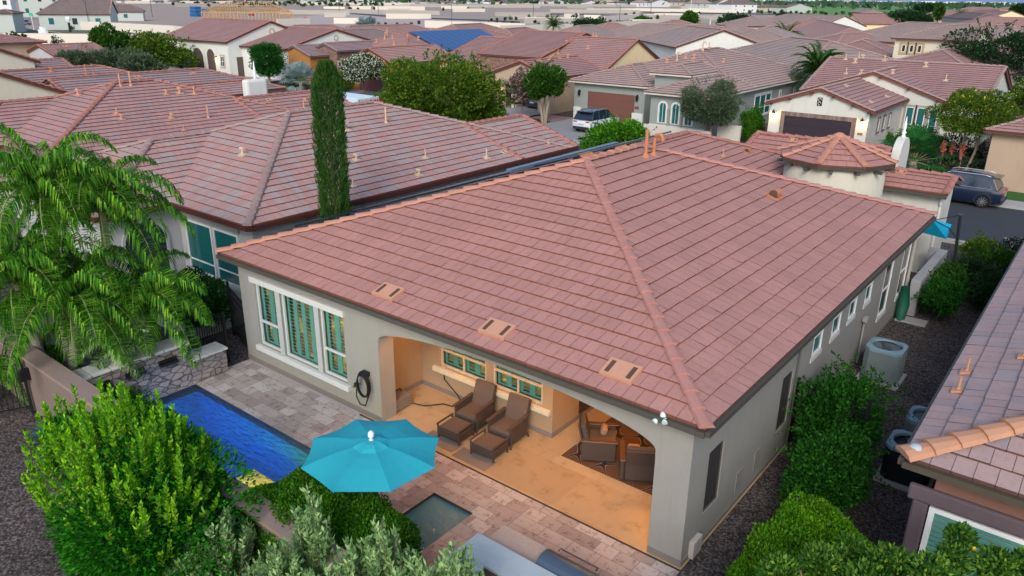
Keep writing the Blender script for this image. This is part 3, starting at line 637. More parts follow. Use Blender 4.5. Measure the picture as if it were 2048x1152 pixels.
def lamp(name, loc, e, c, r=.05, kind='POINT', rot=None, size=.3, spot=None, par=None):
    l = bpy.data.lights.new(name, kind); l.energy = e; l.color = c
    if kind == 'AREA': l.size = size
    else: l.shadow_soft_size = r
    if spot: l.spot_size = spot; l.spot_blend = .6
    o = bpy.data.objects.new(name, l); COL.objects.link(o); o.location = loc
    if rot: o.rotation_euler = rot
    if par is not None: o.location = Vector(loc)-wloc(par); o.parent = par
    return o
BLUEL = emit('pool_light_blue', (.02, .06, 1.0), 12); WARML = emit('lamp_glow_warm', (1.0, .62, .22), 14)
for i, (x, e) in enumerate(((-11.6, 70), (-9.2, 70))):
    t = thing('pool_light', 'round blue light in the pool wall, ' + ('by the stone wall' if i == 0 else 'nearer the umbrella'), 'pool light', (x, PY0, -.6))
    B = MB(); B.lathe((0, 0, 0), [(.09, 0), (.09, .03)], 12, M=Matrix.Rotation(-math.pi/2, 4, 'X')); B.build('lens', BLUEL, t, world=False)
    lamp('pool_lamp', (x, PY0+.25, -.6), e*.6, (.03, .50, 1.0), .15, par=t)
t = thing('pool_light', 'added amber glow in place of golden reflections at the near pool end', 'pool light', (PX1-.02, -3.1, -.5))  # added amber lens and lamp, in place of gold ripple reflections
B = MB(); B.lathe((0, 0, 0), [(.09, 0), (.09, .03)], 12, M=Matrix.Rotation(-math.pi/2, 4, 'Y')); B.build('lens', WARML, t, world=False)
lamp('pool_lamp', (-7.75, -3.75, -.16), 170, (1.0, .55, .05), .06, par=t)
B = MB(); B.box(-8.75, PY0+.001, -1.3, PX1-.001, PY1-.9, -.42); struct(B.build('added_gold_step', flat('added_step_gold', (.50, .40, .16), .7, var=.5, scale=9)))  # added step, coloured gold to imitate reflections on the water

# ============================================================ the main house
H1 = House('main_house', 'taupe stucco house with rose tile hip roof and arched patio opening, nearest the camera', 'house', (-6.4, 7.5, 0), T_ROSE, TAUPE, CAPM, BUTT, DKBR)
W_, ZE = 12.75, 3.0
ri = H1.block(-13.06, -.31, .31, 15.83, ax='y', walls=False, cap=False); roof1 = H1.roof
u3 = Vector((0, 0, .03)); RA, RB = ri['r0']+u3, ri['r1']+u3; B = MB(); caps(B, RA, RB, .115); caps(B, Vector((-13.06, -.31, 3.03)), RA, .115); B.build('ridge_cap', CAPM, roof1)
B = MB(); caps(B, Vector((-13.06, 15.83, 3.03)), RB, .115); hcm = flat('hip_tile_rose', (.42, .205, .175), .85, var=.15, scale=2.5, bmp=.3); B.build('hip_cap', hcm, roof1); B = MB(); caps(B, Vector((.31, 15.83, 3.03)), RB, .115); B.build('hip_cap', hcm, roof1); B = MB(); caps(B, Vector((.31, -.31, 3.03)), RA, .115); B.build('hip_cap', flat('hip_tile_rose', (.42, .205, .175), .85, var=.15, scale=2.5, bmp=.3), roof1)
H1.cm = CAPP; H1.block(-12.85, 11.3, -4.45, 21.2, ze=2.985, ax='y', h0=False, oh=.4); roof1b = H1.roof
B = MB(); B.poly([(-12.7, 0, 2.96), (0, 0, 2.96), (0, 15.2, 2.96), (-12.7, 15.2, 2.96)]); B.build('ceiling', stucco('ceiling_tan', (.55, .43, .28)), H1.root)
ff = Fr((-W_, 0, 0), (1, 0, 0), (0, -1, 0)); UX = lambda px, py: GY(px, py, 0).x+W_
wu = [UX(508, 570), UX(551, 590), UX(559, 588), UX(628, 617), UX(637, 620), UX(686, 640)]
wz0, wz1 = .62, 2.32; TH = .32
B = MB()
wall_holes(B, ff, 5.25, 3.0, [(wu[0], wu[1], wz0, wz1), (wu[2], wu[3], wz0, wz1), (wu[4], wu[5], wz0, wz1)], .2)
# arched opening: wall above the arch and the right pier
xa0, xa1 = -7.5, -.64
def archz(x):
    t = (x-xa0)/(xa1-xa0); e = 2.05+.51*math.sin(math.pi*t)**.42 if 0 < t < 1 else 2.0
    return min(2.56, e)
xs = [xa0+(xa1-xa0)*(.5-.5*math.cos(math.pi*i/40)) for i in range(41)]; TK = .45
for a, b in zip(xs[:-1], xs[1:]):
    za, zb = archz(a), archz(b)
    if a == xs[0]: za = 1.85
    if b == xs[-1]: zb = 1.85
    B.quad((a, 0, za), (b, 0, zb), (b, 0, 3), (a, 0, 3)); B.quad((b, TK, zb), (a, TK, za), (a, TK, 3), (b, TK, 3)); B.quad((a, TK, za), (b, TK, zb), (b, 0, zb), (a, 0, za))
B.box(xa0-.64, .2, 0, xa0, TK, 3.0)
B.quad((xa1, TK, 0), (xa1, 0, 0), (xa1, 0, 1.85), (xa1, TK, 1.85)); B.quad((xa1, 0, 0), (-.2, 0, 0), (-.2, 0, 3), (xa1, 0, 3)); B.quad((-.2, TK, 0), (xa1, TK, 0), (xa1, TK, 3), (-.2, TK, 3))
B.build('wall', TAUPE, H1.root)
# right side wall (x = 0)
fr = Fr((0, 0, 0), (0, 1, 0), (1, 0, 0)); B = MB()
tw = [(5.98, 6.6), (7.33, 7.95), (8.66, 9.25), (10.08, 10.66)]; tz = (1.80, 2.2); tl = [(12.0, 12.85), (14.05, 14.95)]
wall_holes(B, fr, 15.2, 3.0, [(a, b, 1.76, 2.24) for a, b in tw]+[(a, b, .75, 2.28) for a, b in tl]+[(.74, 1.36, .66, 1.92), (4.2, 4.82, .66, 1.94)], .2)
B.box(-12.75, 15.0, 0, -.2, 15.2, 3.0); B.box(-12.75, .2, 0, -12.55, 15.0, 3.0); B.build('wall', TAUPE, H1.root)
# inner patio walls
PT = stucco('stucco_patio', (.39, .29, .19)); B = MB(); fp = Fr((-8.14, 1.94, 0), (1, 0, 0), (0, -1, 0))
iw = [(.66, 2.12), (2.32, 3.74)]
wall_holes(B, fp, 4.02, 2.95, [(a, b, .72, 2.0) for a, b in iw], .15)
B.box(-8.3, TK, 0, -8.14, 2.09, 2.95); B.box(-4.27, 2.09, 0, -4.12, 5.2, 2.95); B.box(-4.12, 5.05, 0, -.2, 5.2, 2.95); B.build('patio_wall', PT, H1.root)
B = MB(); BASEM = flat('baseboard', (.20, .175, .16), .85)
fp.box(B, 0, 4.03, 0, .12, 0, .012); B.box(-8.139, TK, 0, -8.125, 1.925, .12); B.box(-4.119, 1.945, 0, -4.105, 5.04, .12); ff.box(B, 0, 5.25, 0, .13, 0, .014); ff.box(B, 12.11, 12.75, 0, .13, 0, .014); fr.box(B, 0, 15.2, 0, .09, 0, .014)
B.build('baseboard', BASEM, H1.root)
B = MB(); B.box(-4.12+.001, 3.0, .14, -4.09, 4.6, 2.3); B.build('patio_door', flat('door_dark', (.06, .04, .03), .5), H1.root)
# shuttered, lit windows
def shutters(par, f, u0, u1, z0, z1, d, cols, warm=1.0, slat=.095):
    B = MB(); w = (u1-u0)/cols; f.box(B, u0, u1, z0, z0+.05, d-.02, d); f.box(B, u0, u1, z1-.05, z1, d-.02, d)
    for c in range(cols+1): f.box(B, max(u0, u0+c*w-w*.23), min(u1, u0+c*w+w*.23), z0+.05, z1-.05, d-.02, d+.006)
    z = z0+.08
    while z < z1-.08:
        P = [f.p(u0, z, d-.03), f.p(u1, z, d-.035), f.p(u1, z+slat*.5, d+.004), f.p(u0, z+slat*.42, d+.004)]; h = Vector((0, 0, .012))
        B.prism(P, h); z += slat
    o = B.build('shutter', flat('shutter_white', (.27, .40, .36), .6), par)
    B = MB(); f.box(B, u0, u1, z0, z1, d-.16, d-.13); B.build('lit_room', MC['room_glow'], par); return o
def room_glow():
    m, N, L, P = newmat('room_glow'); g = N.new('ShaderNodeTexCoord').outputs['Object']; c = ramp(N, L, noise(N, L, g, 2.2, 2), [(.35, (.02, .012, .006)), (.55, (.30, .12, .02)), (.75, (1, .50, .10))])
    P.inputs['Base Color'].default_value = (.1, .07, .05, 1); L.new(c, P.inputs['Emission Color']); P.inputs['Emission Strength'].default_value = .75; MC['room_glow'] = m
room_glow()
def pane_mat():
    m, N, L, P = newmat('pane_clear_teal'); t = N.new('ShaderNodeBsdfTransparent'); t.inputs[0].default_value = (.68, .93, .88, 1)
    gl = N.new('ShaderNodeBsdfGlossy'); gl.inputs['Roughness'].default_value = .03; gl.inputs['Color'].default_value = (.8, .95, .95, 1); f = N.new('ShaderNodeFresnel'); f.inputs[0].default_value = 1.35
    x = N.new('ShaderNodeMixShader'); L.new(f.outputs[0], x.inputs[0]); L.new(t.outputs[0], x.inputs[1]); L.new(gl.outputs[0], x.inputs[2]); L.new(x.outputs[0], N['Material Output'].inputs[0]); MC['pane'] = m; return m
PANE = pane_mat()
def litwin(f, u0, u1, z0, z1, cols, rail=None, mull=None, dz=-.11, frame=None):
    B = MB(); fw = .05
    f.box(B, u0, u1, z0, z0+fw, dz, dz+.06); f.box(B, u0, u1, z1-fw, z1, dz, dz+.06); f.box(B, u0, u0+fw, z0+fw, z1-fw, dz, dz+.058); f.box(B, u1-fw, u1, z0+fw, z1-fw, dz, dz+.058)
    if rail: f.box(B, u0+fw, u1-fw, rail-.025, rail+.025, dz, dz+.055)
    if mull: f.box(B, mull-.02, mull+.02, z0+fw, (rail or z1)-.03, dz, dz+.052)
    o = B.build('window', frame or flat('frame_white', (.52, .54, .54), .55, var=.04), H1.root); B = MB(); B.quad(f.p(u0+.03, z0+.03, dz+.016), f.p(u1-.03, z0+.03, dz+.016), f.p(u1-.03, z1-.03, dz+.016), f.p(u0+.03, z1-.03, dz+.016)); B.build('pane', PANE, o)
    shutters(o, f, u0+.04, u1-.04, z0+.04, z1-.04, dz-.06, cols); return o
litwin(ff, wu[0], wu[1], wz0, wz1, 2, rail=1.28); litwin(ff, wu[2], wu[3], wz0, wz1, 4); litwin(ff, wu[4], wu[5], wz0, wz1, 2, rail=1.28)
B = MB(); h0, h1 = wu[0]-.13, wu[5]+.07; ff.box(B, h0, h1, wz1+.02, wz1+.17, -.01, .06); o = B.build('header_trim', TRIMW, H1.root, bevel=.008)
B = MB(); ff.box(B, h0+.02, h1+.04, wz0-.16, wz0-.02, -.01, .09); B.build('sill', TRIMW, H1.root, bevel=.01)
for a, b in ((wu[1], wu[2]), (wu[3], wu[4])): B = MB(); ff.box(B, a, b, wz0, wz1, -.01, .025); B.build('window_mullion', flat('mullion_grey', (.42, .43, .41), .7), H1.root)
for a, b in iw: litwin(fp, a, b, .72, 2.0, 4, rail=1.16, mull=(a+b)/2, dz=-.08, frame=flat('frame_tan', (.52, .46, .36), .6))
B = MB(); fp.box(B, .45, 3.98, .56, .68, -.005, .09); B.build('sill', flat('trim_cream', (.62, .56, .42), .8), H1.root, bevel=.008)
for a, b in tw:
    window(H1.root, fr, a, b, 1.76, 2.24, d=-.04, glass=GLT, fw=.035, header=(.06, .11, .05), sill=(.06, .11, .06))
for a, b in tl: window(H1.root, fr, a, b, .75, 2.28, rail=1.5, d=-.04, glass=GLD, fw=.022, header=(.06, .12, .05), sill=(.06, .12, .06))
for a, b, c, d in ((.74, 1.36, .66, 1.92), (4.2, 4.82, .66, 1.94)):
    B = MB(); fr.box(B, a, b, c, d, -.07, -.04); o = B.build('sun_screen', SCREEN, H1.root)
    B = MB(); fr.box(B, a, a+.02, c, d, -.06, -.02); fr.box(B, b-.02, b, c, d, -.06, -.02); fr.box(B, a, b, d-.02, d, -.06, -.018); fr.box(B, a, b, c, c+.02, -.06, -.018); B.build('screen_frame', DKBR, o)
# small things fixed to the side wall
B = MB(); fr.box(B, .28, .62, 0.02, .36, 0, .10); B.build('utility_box', flat('box_grey', (.42, .40, .37), .7), H1.root, bevel=.01)
B = MB(); fr.box(B, 2.2, 2.5, .3, .72, 0, .012); B.build('access_panel', flat('panel_taupe', (.24, .235, .225), .8), H1.root)
B = MB(); fr.box(B, 3.1, 3.4, .3, .75, 0, .012); B.build('access_panel', flat('panel_taupe', (.24, .235, .225), .8), H1.root)
B = MB(); B.tube([(.06, 10.25, 0), (.06, 10.25, 1.2), (.12, 10.2, 1.3)], .025, 8); B.box(.03, 10.12, 1.25, .15, 10.32, 1.36); B.build('conduit_pipe', flat('pipe_grey', (.30, .29, .28), .6), H1.root)
B = MB(); B.tube([(.03, 3.55, 2.96), (.06, 4.0, 3.02), (.06, 4.55, 2.85), (.05, 4.93, 2.45), (.05, 4.95, .05)], .018, 6); B.build('cable_conduit', flat('pipe_dark', (.13, .13, .12), .6), H1.root)
B = MB(); B.tube([(.06, 15.08, .05), (.06, 15.08, 2.8), (.2, 15.08, 2.92)], .05, 8); B.build('downspout', flat('downspout_tan', (.38, .36, .32), .6), H1.root)
# security light under the front eave
q = GY(1326, 836, -.3); B = MB(); B.tube([q+Vector((0, .02, .1)), q+Vector((0, -.02, 0))], .05, 10); B.tube([q+Vector((-.07, -.03, -.02)), q+Vector((-.10, -.1, -.07))], [.035, .05], 8); B.tube([q+Vector((.06, -.03, .02)), q+Vector((.08, -.1, -.02))], [.035, .05], 8); B.build('security_light', flat('plastic_white', (.6, .75, .72), .4), H1.root)
# roof furniture
S1, E1 = pl('S', -.31), pl('E', .31); E2 = pl('E', -4.45, 2.985)
for p in ((778, 587), (995, 662), (1243, 746)): vent(roof1, 'flat', *p, S1, sc_=1.05)
vent(roof1, 'hood', 1548, 395, E1, sc_=1.0); vent(roof1, 'flue', 1291, 315, E1, sc_=.74); vent(roof1, 'goose', 1307, 311, E1, sc_=.74)
vent(roof1b, 'pipe', 1446, 314, E2, sc_=.8); vent(roof1b, 'hood', 1493, 306, E2)
Wp = pl('W', -13.06)
for (px, py) in ((1168, 310), (1237, 294)):
    q = GX(px, py, -6.9); B = MB(); s = Vector((-.3, .1, -.02)); V = []
    for yy in (-.3, .3):
        for k in range(9): t = math.pi*k/8; V.append((q.x+math.cos(t)*.16, q.y+yy, q.z-.14+math.sin(t)*.2))
    B.add(V, [(k, k+1, 10+k, 9+k) for k in range(8)]); B.add(V[:9], [tuple(range(9))], 1); B.build('hood_vent', [COPPER, SLOT], roof1)
# black panels covering the far (left) slope, seen edge-on past the ridge
B = MB(); nW = Vector((-.333, 0, 1)).normalized(); k = 0
for j in range(9):
    y0 = 1.6+j*1.15
    for i in range(5):
        x0 = -12.4+i*1.12; x1 = x0+1.08
        ridge_lim = -13.06+max(0.5, min(y0+.31, 6.7))
        if x1 > ridge_lim-.1: continue
        z0 = 3+.333*(x0+13.06)+.16; z1 = 3+.333*(x1+13.06)+.16; B.prism([(x0, y0, z0), (x1, y0, z1), (x1, y0+1.12, z1), (x0, y0+1.12, z0)], nW*.05)
B.build('solar_panels', flat('solar_black', (.012, .016, .028), .25, spec=.6), roof1)
B = MB(); B.box(-8.1, 5.2, 3+.333*4.9+.24, -7.95, 10.6, 3+.333*5.0+.30); B.build('panel_rail', flat('rail_blue', (.10, .14, .2), .4), roof1)
# garage wings and stair tower beyond
H1.wm = OFFW
H1.block(-7.6, 19.2, -2.5, 23.4, ze=3.2, sl=.36, ax='x', h0=False, h1=False, oh=.3); g1 = H1.roof
vent(g1, 'flat', 1585, 282, pl('S', 19.2, 3.2, .36))
H1.block(-2.2, 19.0, .02, 21.6, ze=3.0, sl=.3, ax='x', h0=False, h1=False, oh=.3); g2 = H1.roof
vent(g2, 'flat', 1802, 347, pl('S', 19.0, 3.0, .3), sc_=.9)
q = GX(1880, 395, 0); B = MB(); B.tube([(-.1, 19.2, 2.85), (-.1, 19.25, 2.6), (-.1, 19.3, 2.5), (-.1, 19.3, .1)], .05, 8); B.build('downspout', flat('downspout_white', (.6, .6, .58), .6), H1.root)
tc = Vector((-3.45, 17.98, 0)); TR, TZ, TA = 1.97, 4.0, 4.7; B = MB(); oc = [tc+Vector((TR*math.cos(math.pi/4*k), TR*math.sin(math.pi/4*k), TZ)) for k in range(8)]; ap = tc+Vector((0, 0, TA))
for k in range(8): roof_face(B, [oc[k], oc[(k+1) % 8], ap], .36, tw=.3)
B.poly([p-Vector((0, 0, .02)) for p in oc[::-1]], 1); tr_ = B.build('tower_roof', [T_ROSE, BUTT], H1.root)
B = MB(); 
for k in range(8): caps(B, oc[k]+Vector((0, 0, .05)), ap+Vector((0, 0, .05)), .12, .36)
B.lathe((ap.x, ap.y, ap.z-.02), [(.26, 0), (.2, .1), (.08, .17)], 10); B.build('ridge_cap', CAPM, tr_)
B = MB(); B.lathe((tc.x, tc.y, TZ-.14), [(TR*.99, 0), (TR*1.0, .11)], 8); B.build('gutter', DKBR, tr_)
B = MB(); B.lathe((tc.x, tc.y, 0), [(1.68, 0), (1.68, TZ-.1)], 48); B.build('tower_wall', stucco('stucco_tower', (.56, .53, .44)), H1.root, smooth=True)

for k in range(14): a = 2*math.pi*k/14; B = MB(); B.box(-.06, -.05, -.07, .3, .05, .03, 0, Matrix.Translation((tc.x+1.66*math.cos(a), tc.y+1.66*math.sin(a), TZ-.18)) @ Matrix.Rotation(a, 4, 'Z')); B.build('rafter_tail', DKBR, H1.root)
# arched bell parapet with finial
B = MB(); by, bx = 22.0, -2.38; zt = GX(1800, 272, bx).z; A = [(bx, by-.75, 0), (bx, by+.75, 0)]+[(bx, by+.75*math.cos(t), zt-.75+.75*math.sin(t)) for t in [math.pi*i/14 for i in range(15)]]
B.prism(A, (.3, 0, 0)); B.build('bell_parapet', stucco('parapet_white', (.62, .62, .57)), H1.root)
B = MB(); B.lathe((bx+.15, by, zt-.03), [(.13, 0), (.05, .12), (.09, .2), (.04, .28), (.06, .42), (.01, .8)], 10); B.build('finial', WHITE, H1.root, smooth=True)
# patio ceiling lights
for i, (x, y) in enumerate(((-6.6, 1.0), (-4.6, .9), (-2.4, 1.2), (-2.4, 3.6), (-.9, 2.4))):
    B = MB(); B.lathe((x, y, 2.935), [(.085, 0), (.085, .02)], 14); o = B.build('downlight', WARML, H1.root)
    lamp('downlight_lamp', (x, y, 2.86), 42, (1.0, .38, .05), .08, par=H1.root)
# ============================================================ things on and around the patio
WICK = flat('wicker_brown', (.075, .055, .047), .75, var=.25, scale=40, bmp=.8, bs=110); CUSH = flat('cushion_taupe', (.105, .08, .068), .9, var=.1, scale=20, bmp=.3, bs=150); CUSHD = flat('cushion_grey', (.07, .062, .062), .9, var=.1, scale=20, bmp=.3)
def lounge(label, x, y, rz):
    r = thing('lounge_chair', label, 'armchair', (x, y, .004), rz); r.scale = (.9, .9, .9)
    B = MB()
    for sx in (-1, 1): B.box(sx*.33-.03, -.36, .12, sx*.33+.03, .33, .56)
    B.box(-.30, -.36, .12, .30, -.32, .33); B.box(-.30, .28, .12, .30, .33, .45); B.box(-.30, -.32, .26, .30, .28, .31); B.build('frame', WICK, r, world=False, bevel=.012)
    for sx in (-1, 1):
        B = MB(); B.prism([(sx*.33-.05, -.42, .565), (sx*.33+.05, -.42, .565), (sx*.33+.05, .36, .60), (sx*.33-.05, .36, .60)], (0, 0, .03)); B.build('armrest', WICK, r, world=False, bevel=.01)
        for sy in (-.33, .34): B = MB(); B.tube([(sx*.33, sy, .14), (sx*.35, sy*1.12, 0)], [.028, .02], 8); B.build('leg', WICK, r, world=False)
    B = MB(); B.box(-.295, -.38, .315, .295, .25, .43); B.build('seat_cushion', CUSH, r, world=False, bevel=.03)
    M = Matrix.Translation((0, .25, .36)) @ Matrix.Rotation(R_(-19), 4, 'X'); B = MB(); B.box(-.30, -.03, 0, .30, .075, .68, 0, M); B.build('back_cushion', CUSH, r, world=False, bevel=.035)
    B = MB(); B.box(-.31, .078, -.02, .31, .115, .65, 0, M); B.build('backrest', WICK, r, world=False, bevel=.01); return r
def ottoman(label, x, y, rz):
    r = thing('ottoman', label, 'ottoman', (x, y, .004), rz); r.scale = (.92, .92, .92); B = MB(); B.box(-.34, -.30, .10, .34, .30, .29); B.build('frame', WICK, r, world=False, bevel=.012)
    B = MB(); B.box(-.29, -.28, .292, .29, .28, .34); B.build('seat_cushion', CUSH, r, world=False, bevel=.02)
    for sx in (-1, 1):
        B = MB(); B.box(sx*.335-.02, -.30, .37, sx*.335+.02, .30, .40); B.box(sx*.335-.015, -.29, .29, sx*.335+.015, -.25, .37); B.box(sx*.335-.015, .25, .29, sx*.335+.015, .29, .37); B.build('side_rail', WICK, r, world=False, bevel=.006)
        for sy in (-1, 1): B = MB(); B.tube([(sx*.31, sy*.27, .11), (sx*.32, sy*.28, 0)], [.03, .022], 8); B.build('leg', WICK, r, world=False)
    return r
lounge('brown wicker recliner left of the pair under the patio windows', -5.85, 1.32, 0.05); lounge('brown wicker recliner right of the pair, nearer the wall corner', -4.85, 1.30, .05)
ottoman('brown wicker ottoman in front of the left recliner', -5.80, .64, .05); ottoman('brown wicker ottoman in front of the right recliner', -4.80, .60, .05)
def club(label, x, y, rz):
    r = thing('club_chair', label, 'armchair', (x, y, .016), rz); B = MB()
    for sx in (-1, 1): B.prism([(sx*.36-.045, -.36, .03), (sx*.36+.045, -.36, .03), (sx*.36+.045, -.36, .48), (sx*.36-.045, -.36, .48)], (0, .72, 0))
    B.box(-.31, .26, .03, .31, .36, .5); B.box(-.31, -.35, .03, .31, .26, .28); B.build('frame', WICK, r, world=False, bevel=.03)
    for sx in (-1, 1): B = MB(); B.box(sx*.36-.055, -.4, .482, sx*.36+.055, .38, .51); B.build('armrest', flat('arm_wood', (.10, .055, .03), .3, spec=.6), r, world=False, bevel=.012)
    B = MB(); B.box(-.30, -.37, .285, .30, .24, .40); B.build('seat_cushion', CUSH, r, world=False, bevel=.035)
    M = Matrix.Translation((0, .25, .36)) @ Matrix.Rotation(R_(-14), 4, 'X'); B = MB(); B.box(-.29, -.07, 0, .29, .05, .46, 0, M); B.build('back_cushion', CUSHD, r, world=False, bevel=.04)
    B = MB(); B.box(-.31, .055, -.05, .31, .10, .44, 0, M); B.build('backrest', WICK, r, world=False, bevel=.02)
    B = MB(); B.box(.0, -.02, .41, .26, .12, .60, 0, Matrix.Rotation(.3, 4, 'X')); B.build('throw_pillow', flat('pillow_tan', (.30, .20, .13), .9), r, world=False, bevel=.05); return r
club('dark wicker club chair on the trellis rug, farther from the column', -3.0, 2.1, R_(122)); club('dark wicker club chair on the trellis rug, beside the right column', -1.95, 2.0, R_(212))
t = thing('side_table', 'small round dark metal table on the trellis rug between the club chairs', 'side table', (-2.2, 3.3, .016)); B = MB(); B.lathe((0, 0, .45), [(.28, 0), (.28, .025)], 20); B.build('table_top', WICK, t, world=False); B = MB(); B.lathe((0, 0, 0), [(.16, 0), (.03, .03), (.03, .45)], 12); B.build('pedestal', BLACK, t, world=False)
def rugmat():
    m, N, L, P = newmat('rug_trellis'); g = N.new('ShaderNodeTexCoord').outputs['Object']; 
    def wave(ax, ph):
        sx = N.new('ShaderNodeSeparateXYZ'); L.new(g, sx.inputs[0]); return sx.outputs[ax]
    def mth(op, a, b=None, c=None):
        q = N.new('ShaderNodeMath'); q.operation = op
        for i, v in enumerate((a, b, c)):
            if v is None: continue
            if isinstance(v, (int, float)): q.inputs[i].default_value = v
            else: L.new(v, q.inputs[i])
        return q.outputs[0]
    x, y = wave(0, 0), wave(1, 0); f = 2*math.pi/.62
    a = mth('ADD', mth('SINE', mth('MULTIPLY', x, f)), mth('SINE', mth('MULTIPLY', y, f*.8))); 
    b = mth('ABSOLUTE', mth('SUBTRACT', a, mth('MULTIPLY', mth('SINE', mth('MULTIPLY', mth('ADD', x, y), f)), .35)))
    c = ramp(N, L, b, [(.0, (.02, .014, .014)), (.26, (.02, .014, .014)), (.29, (.30, .24, .18)), (.35, (.30, .24, .18)), (.38, (.095, .045, .022))])
    L.new(c, P.inputs['Base Color']); P.inputs['Roughness'].default_value = .95; bump(N, L, noise(N, L, g, 120, 2), .4, P); return m
B = MB(); B.box(-3.55, 1.5, .006, -.25, 4.7, .016); tag(B.build('patio_rug', rugmat()), 'brown patio rug with dark trellis pattern under the club chairs', 'rug')
for (x, y, l) in ((-5.95, .38, 'left'), (-4.95, .30, 'right')):
    B = MB(); B.box(x-.42, y-.28, .006, x+.5, y+.12, .012); tag(B.build('floor_mat', flat('mat_grey', (.20, .17, .15), .9)), 'thin grey mat on the patio floor under the '+l+' ottoman', 'mat')
t = thing('storage_box', 'grey metal box with hose on the patio floor just inside the arch', 'box', (-7.75, .75, .004)); B = MB(); B.box(-.2, -.26, .03, .2, .26, .33); B.build('body', flat('box_steel', (.22, .20, .19), .45, metal=.3), t, world=False, bevel=.02); B = MB(); B.tube([(-.05, -.1, .33), (-.05, -.05, .42), (-.05, .12, .42), (-.05, .16, .33)], .014, 6); B.build('handle', BLACK, t, world=False)
pts = [(-7.5, .95, .1), (-7.25, 1.15, .03), (-7.0, 1.5, .02), (-6.75, 1.55, .02), (-6.62, 1.75, .05), (-6.9, 1.9, .12), (-7.33, 1.9, .4), (-7.36, 1.9, .62)]
B = MB(); B.tube(pts, .014, 6); tag(B.build('power_cord', BLACK), 'black cord from the wall outlet to the grey box on the patio', 'cord')
B = MB(); B.box(-7.42, 1.9, .6, -7.31, 1.937, .78); B.build('outlet_box', flat('outlet_beige', (.5, .42, .32), .6), H1.root)
# hose on the wall
t = thing('garden_hose', 'black coiled garden hose hung on the front wall left of the arch', 'hose', (-7.92, -.1, .9)); B = MB()
for k in range(5):
    rr = .30-.012*k; B.tube([((rr*.72)*math.cos(a)+.01*k, -.02-.022*k, rr*math.sin(a)*1.05) for a in [2*math.pi*i/26+.3 for i in range(27)]], .017, 6, cap=False)
B.tube([(-.2, -.06, -.1), (-.22, -.08, -.35), (-.1, -.08, -.52), (.08, -.08, -.5), (.2, -.06, -.2)], .016, 6); B.build('coil', BLACK, t, world=False)
B = MB(); B.box(-.1, -.03, .2, .1, .1, .3); B.build('hanger', flat('dark_plastic', (.02, .02, .025), .5), t, world=False)
t = thing('hose_bib', 'brass tap and hose timer on the front wall beside the coiled hose', 'tap', (-8.28, -.08, .78)); B = MB(); B.tube([(0, .08, 0), (0, 0, 0), (-.02, -.05, -.08)], .028, 8); B.build('tap', flat('brass', (.35, .26, .10), .35, metal=.9), t, world=False); B = MB(); B.box(.03, -.06, -.05, .12, .02, .06); B.build('timer', BLACK, t, world=False, bevel=.01)
# turquoise umbrella by the pool
TURQ = flat('canvas_turquoise', (.02, .33, .41), .85, var=.05, bmp=.15, bs=200)
uc = Vector((-4.26, -3.05, 0)); t = thing('patio_umbrella', 'large turquoise octagonal umbrella with white finial standing by the pool', 'umbrella', uc); rz_, az_ = 2.08, 2.27; R8 = 1.16
def canopy(R8, zr, za, n=8, ph=0, sag=.05):
    B = MB(); ap = Vector((0, 0, za)); 
    for k in range(n):
        a0, a1 = ph+2*math.pi*k/n, ph+2*math.pi*(k+1)/n; p0 = Vector((R8*math.cos(a0), R8*math.sin(a0), zr)); p1 = Vector((R8*math.cos(a1), R8*math.sin(a1), zr)); G_ = []
        for i in range(6):
            s = i/5; row = []
            for j in range(5):
                u = j/4; q = ap.lerp(p0.lerp(p1, u), s); dip = 4*u*(1-u)*s; q = q*1.0; q.z -= sag*dip*.5-0.10*math.sin(math.pi*s)*.5; q.x *= 1-.03*dip; q.y *= 1-.03*dip; row.append(q)
            G_.append(row)
        V = [q for r_ in G_ for q in r_]; B.add(V, [(i*5+j, i*5+j+1, (i+1)*5+j+1, (i+1)*5+j) for i in range(5) for j in range(4)])
    return B
canopy(R8, rz_, az_, ph=.30).build('canopy', TURQ, t, world=False)
canopy(.40, az_-.07, az_+.05, ph=.30, sag=.02).build('vent_cap', TURQ, t, world=False)
B = MB()
for k in range(8): a = .30+math.pi/4*k; B.tube([(0, 0, az_-.1), (R8*.98*math.cos(a), R8*.98*math.sin(a), rz_-.03)], .012, 5)
B.build('ribs', flat('umbrella_rib', (.25, .2, .15), .6), t, world=False)
B = MB(); B.tube([(0, 0, .02), (0, 0, az_+.02)], .024, 10); B.build('pole', flat('pole_bronze', (.08, .06, .05), .4, metal=.5), t, world=False)
B = MB(); B.lathe((0, 0, az_+.04), [(.02, 0), (.045, .02), (.02, .05), (.055, .09), (.05, .15), (.01, .19)], 12); B.build('finial', WHITE, t, world=False, smooth=True)
B = MB(); B.lathe((0, 0, 0), [(.3, 0), (.28, .07), (.05, .1)], 16); B.build('base', BLACK, t, world=False)
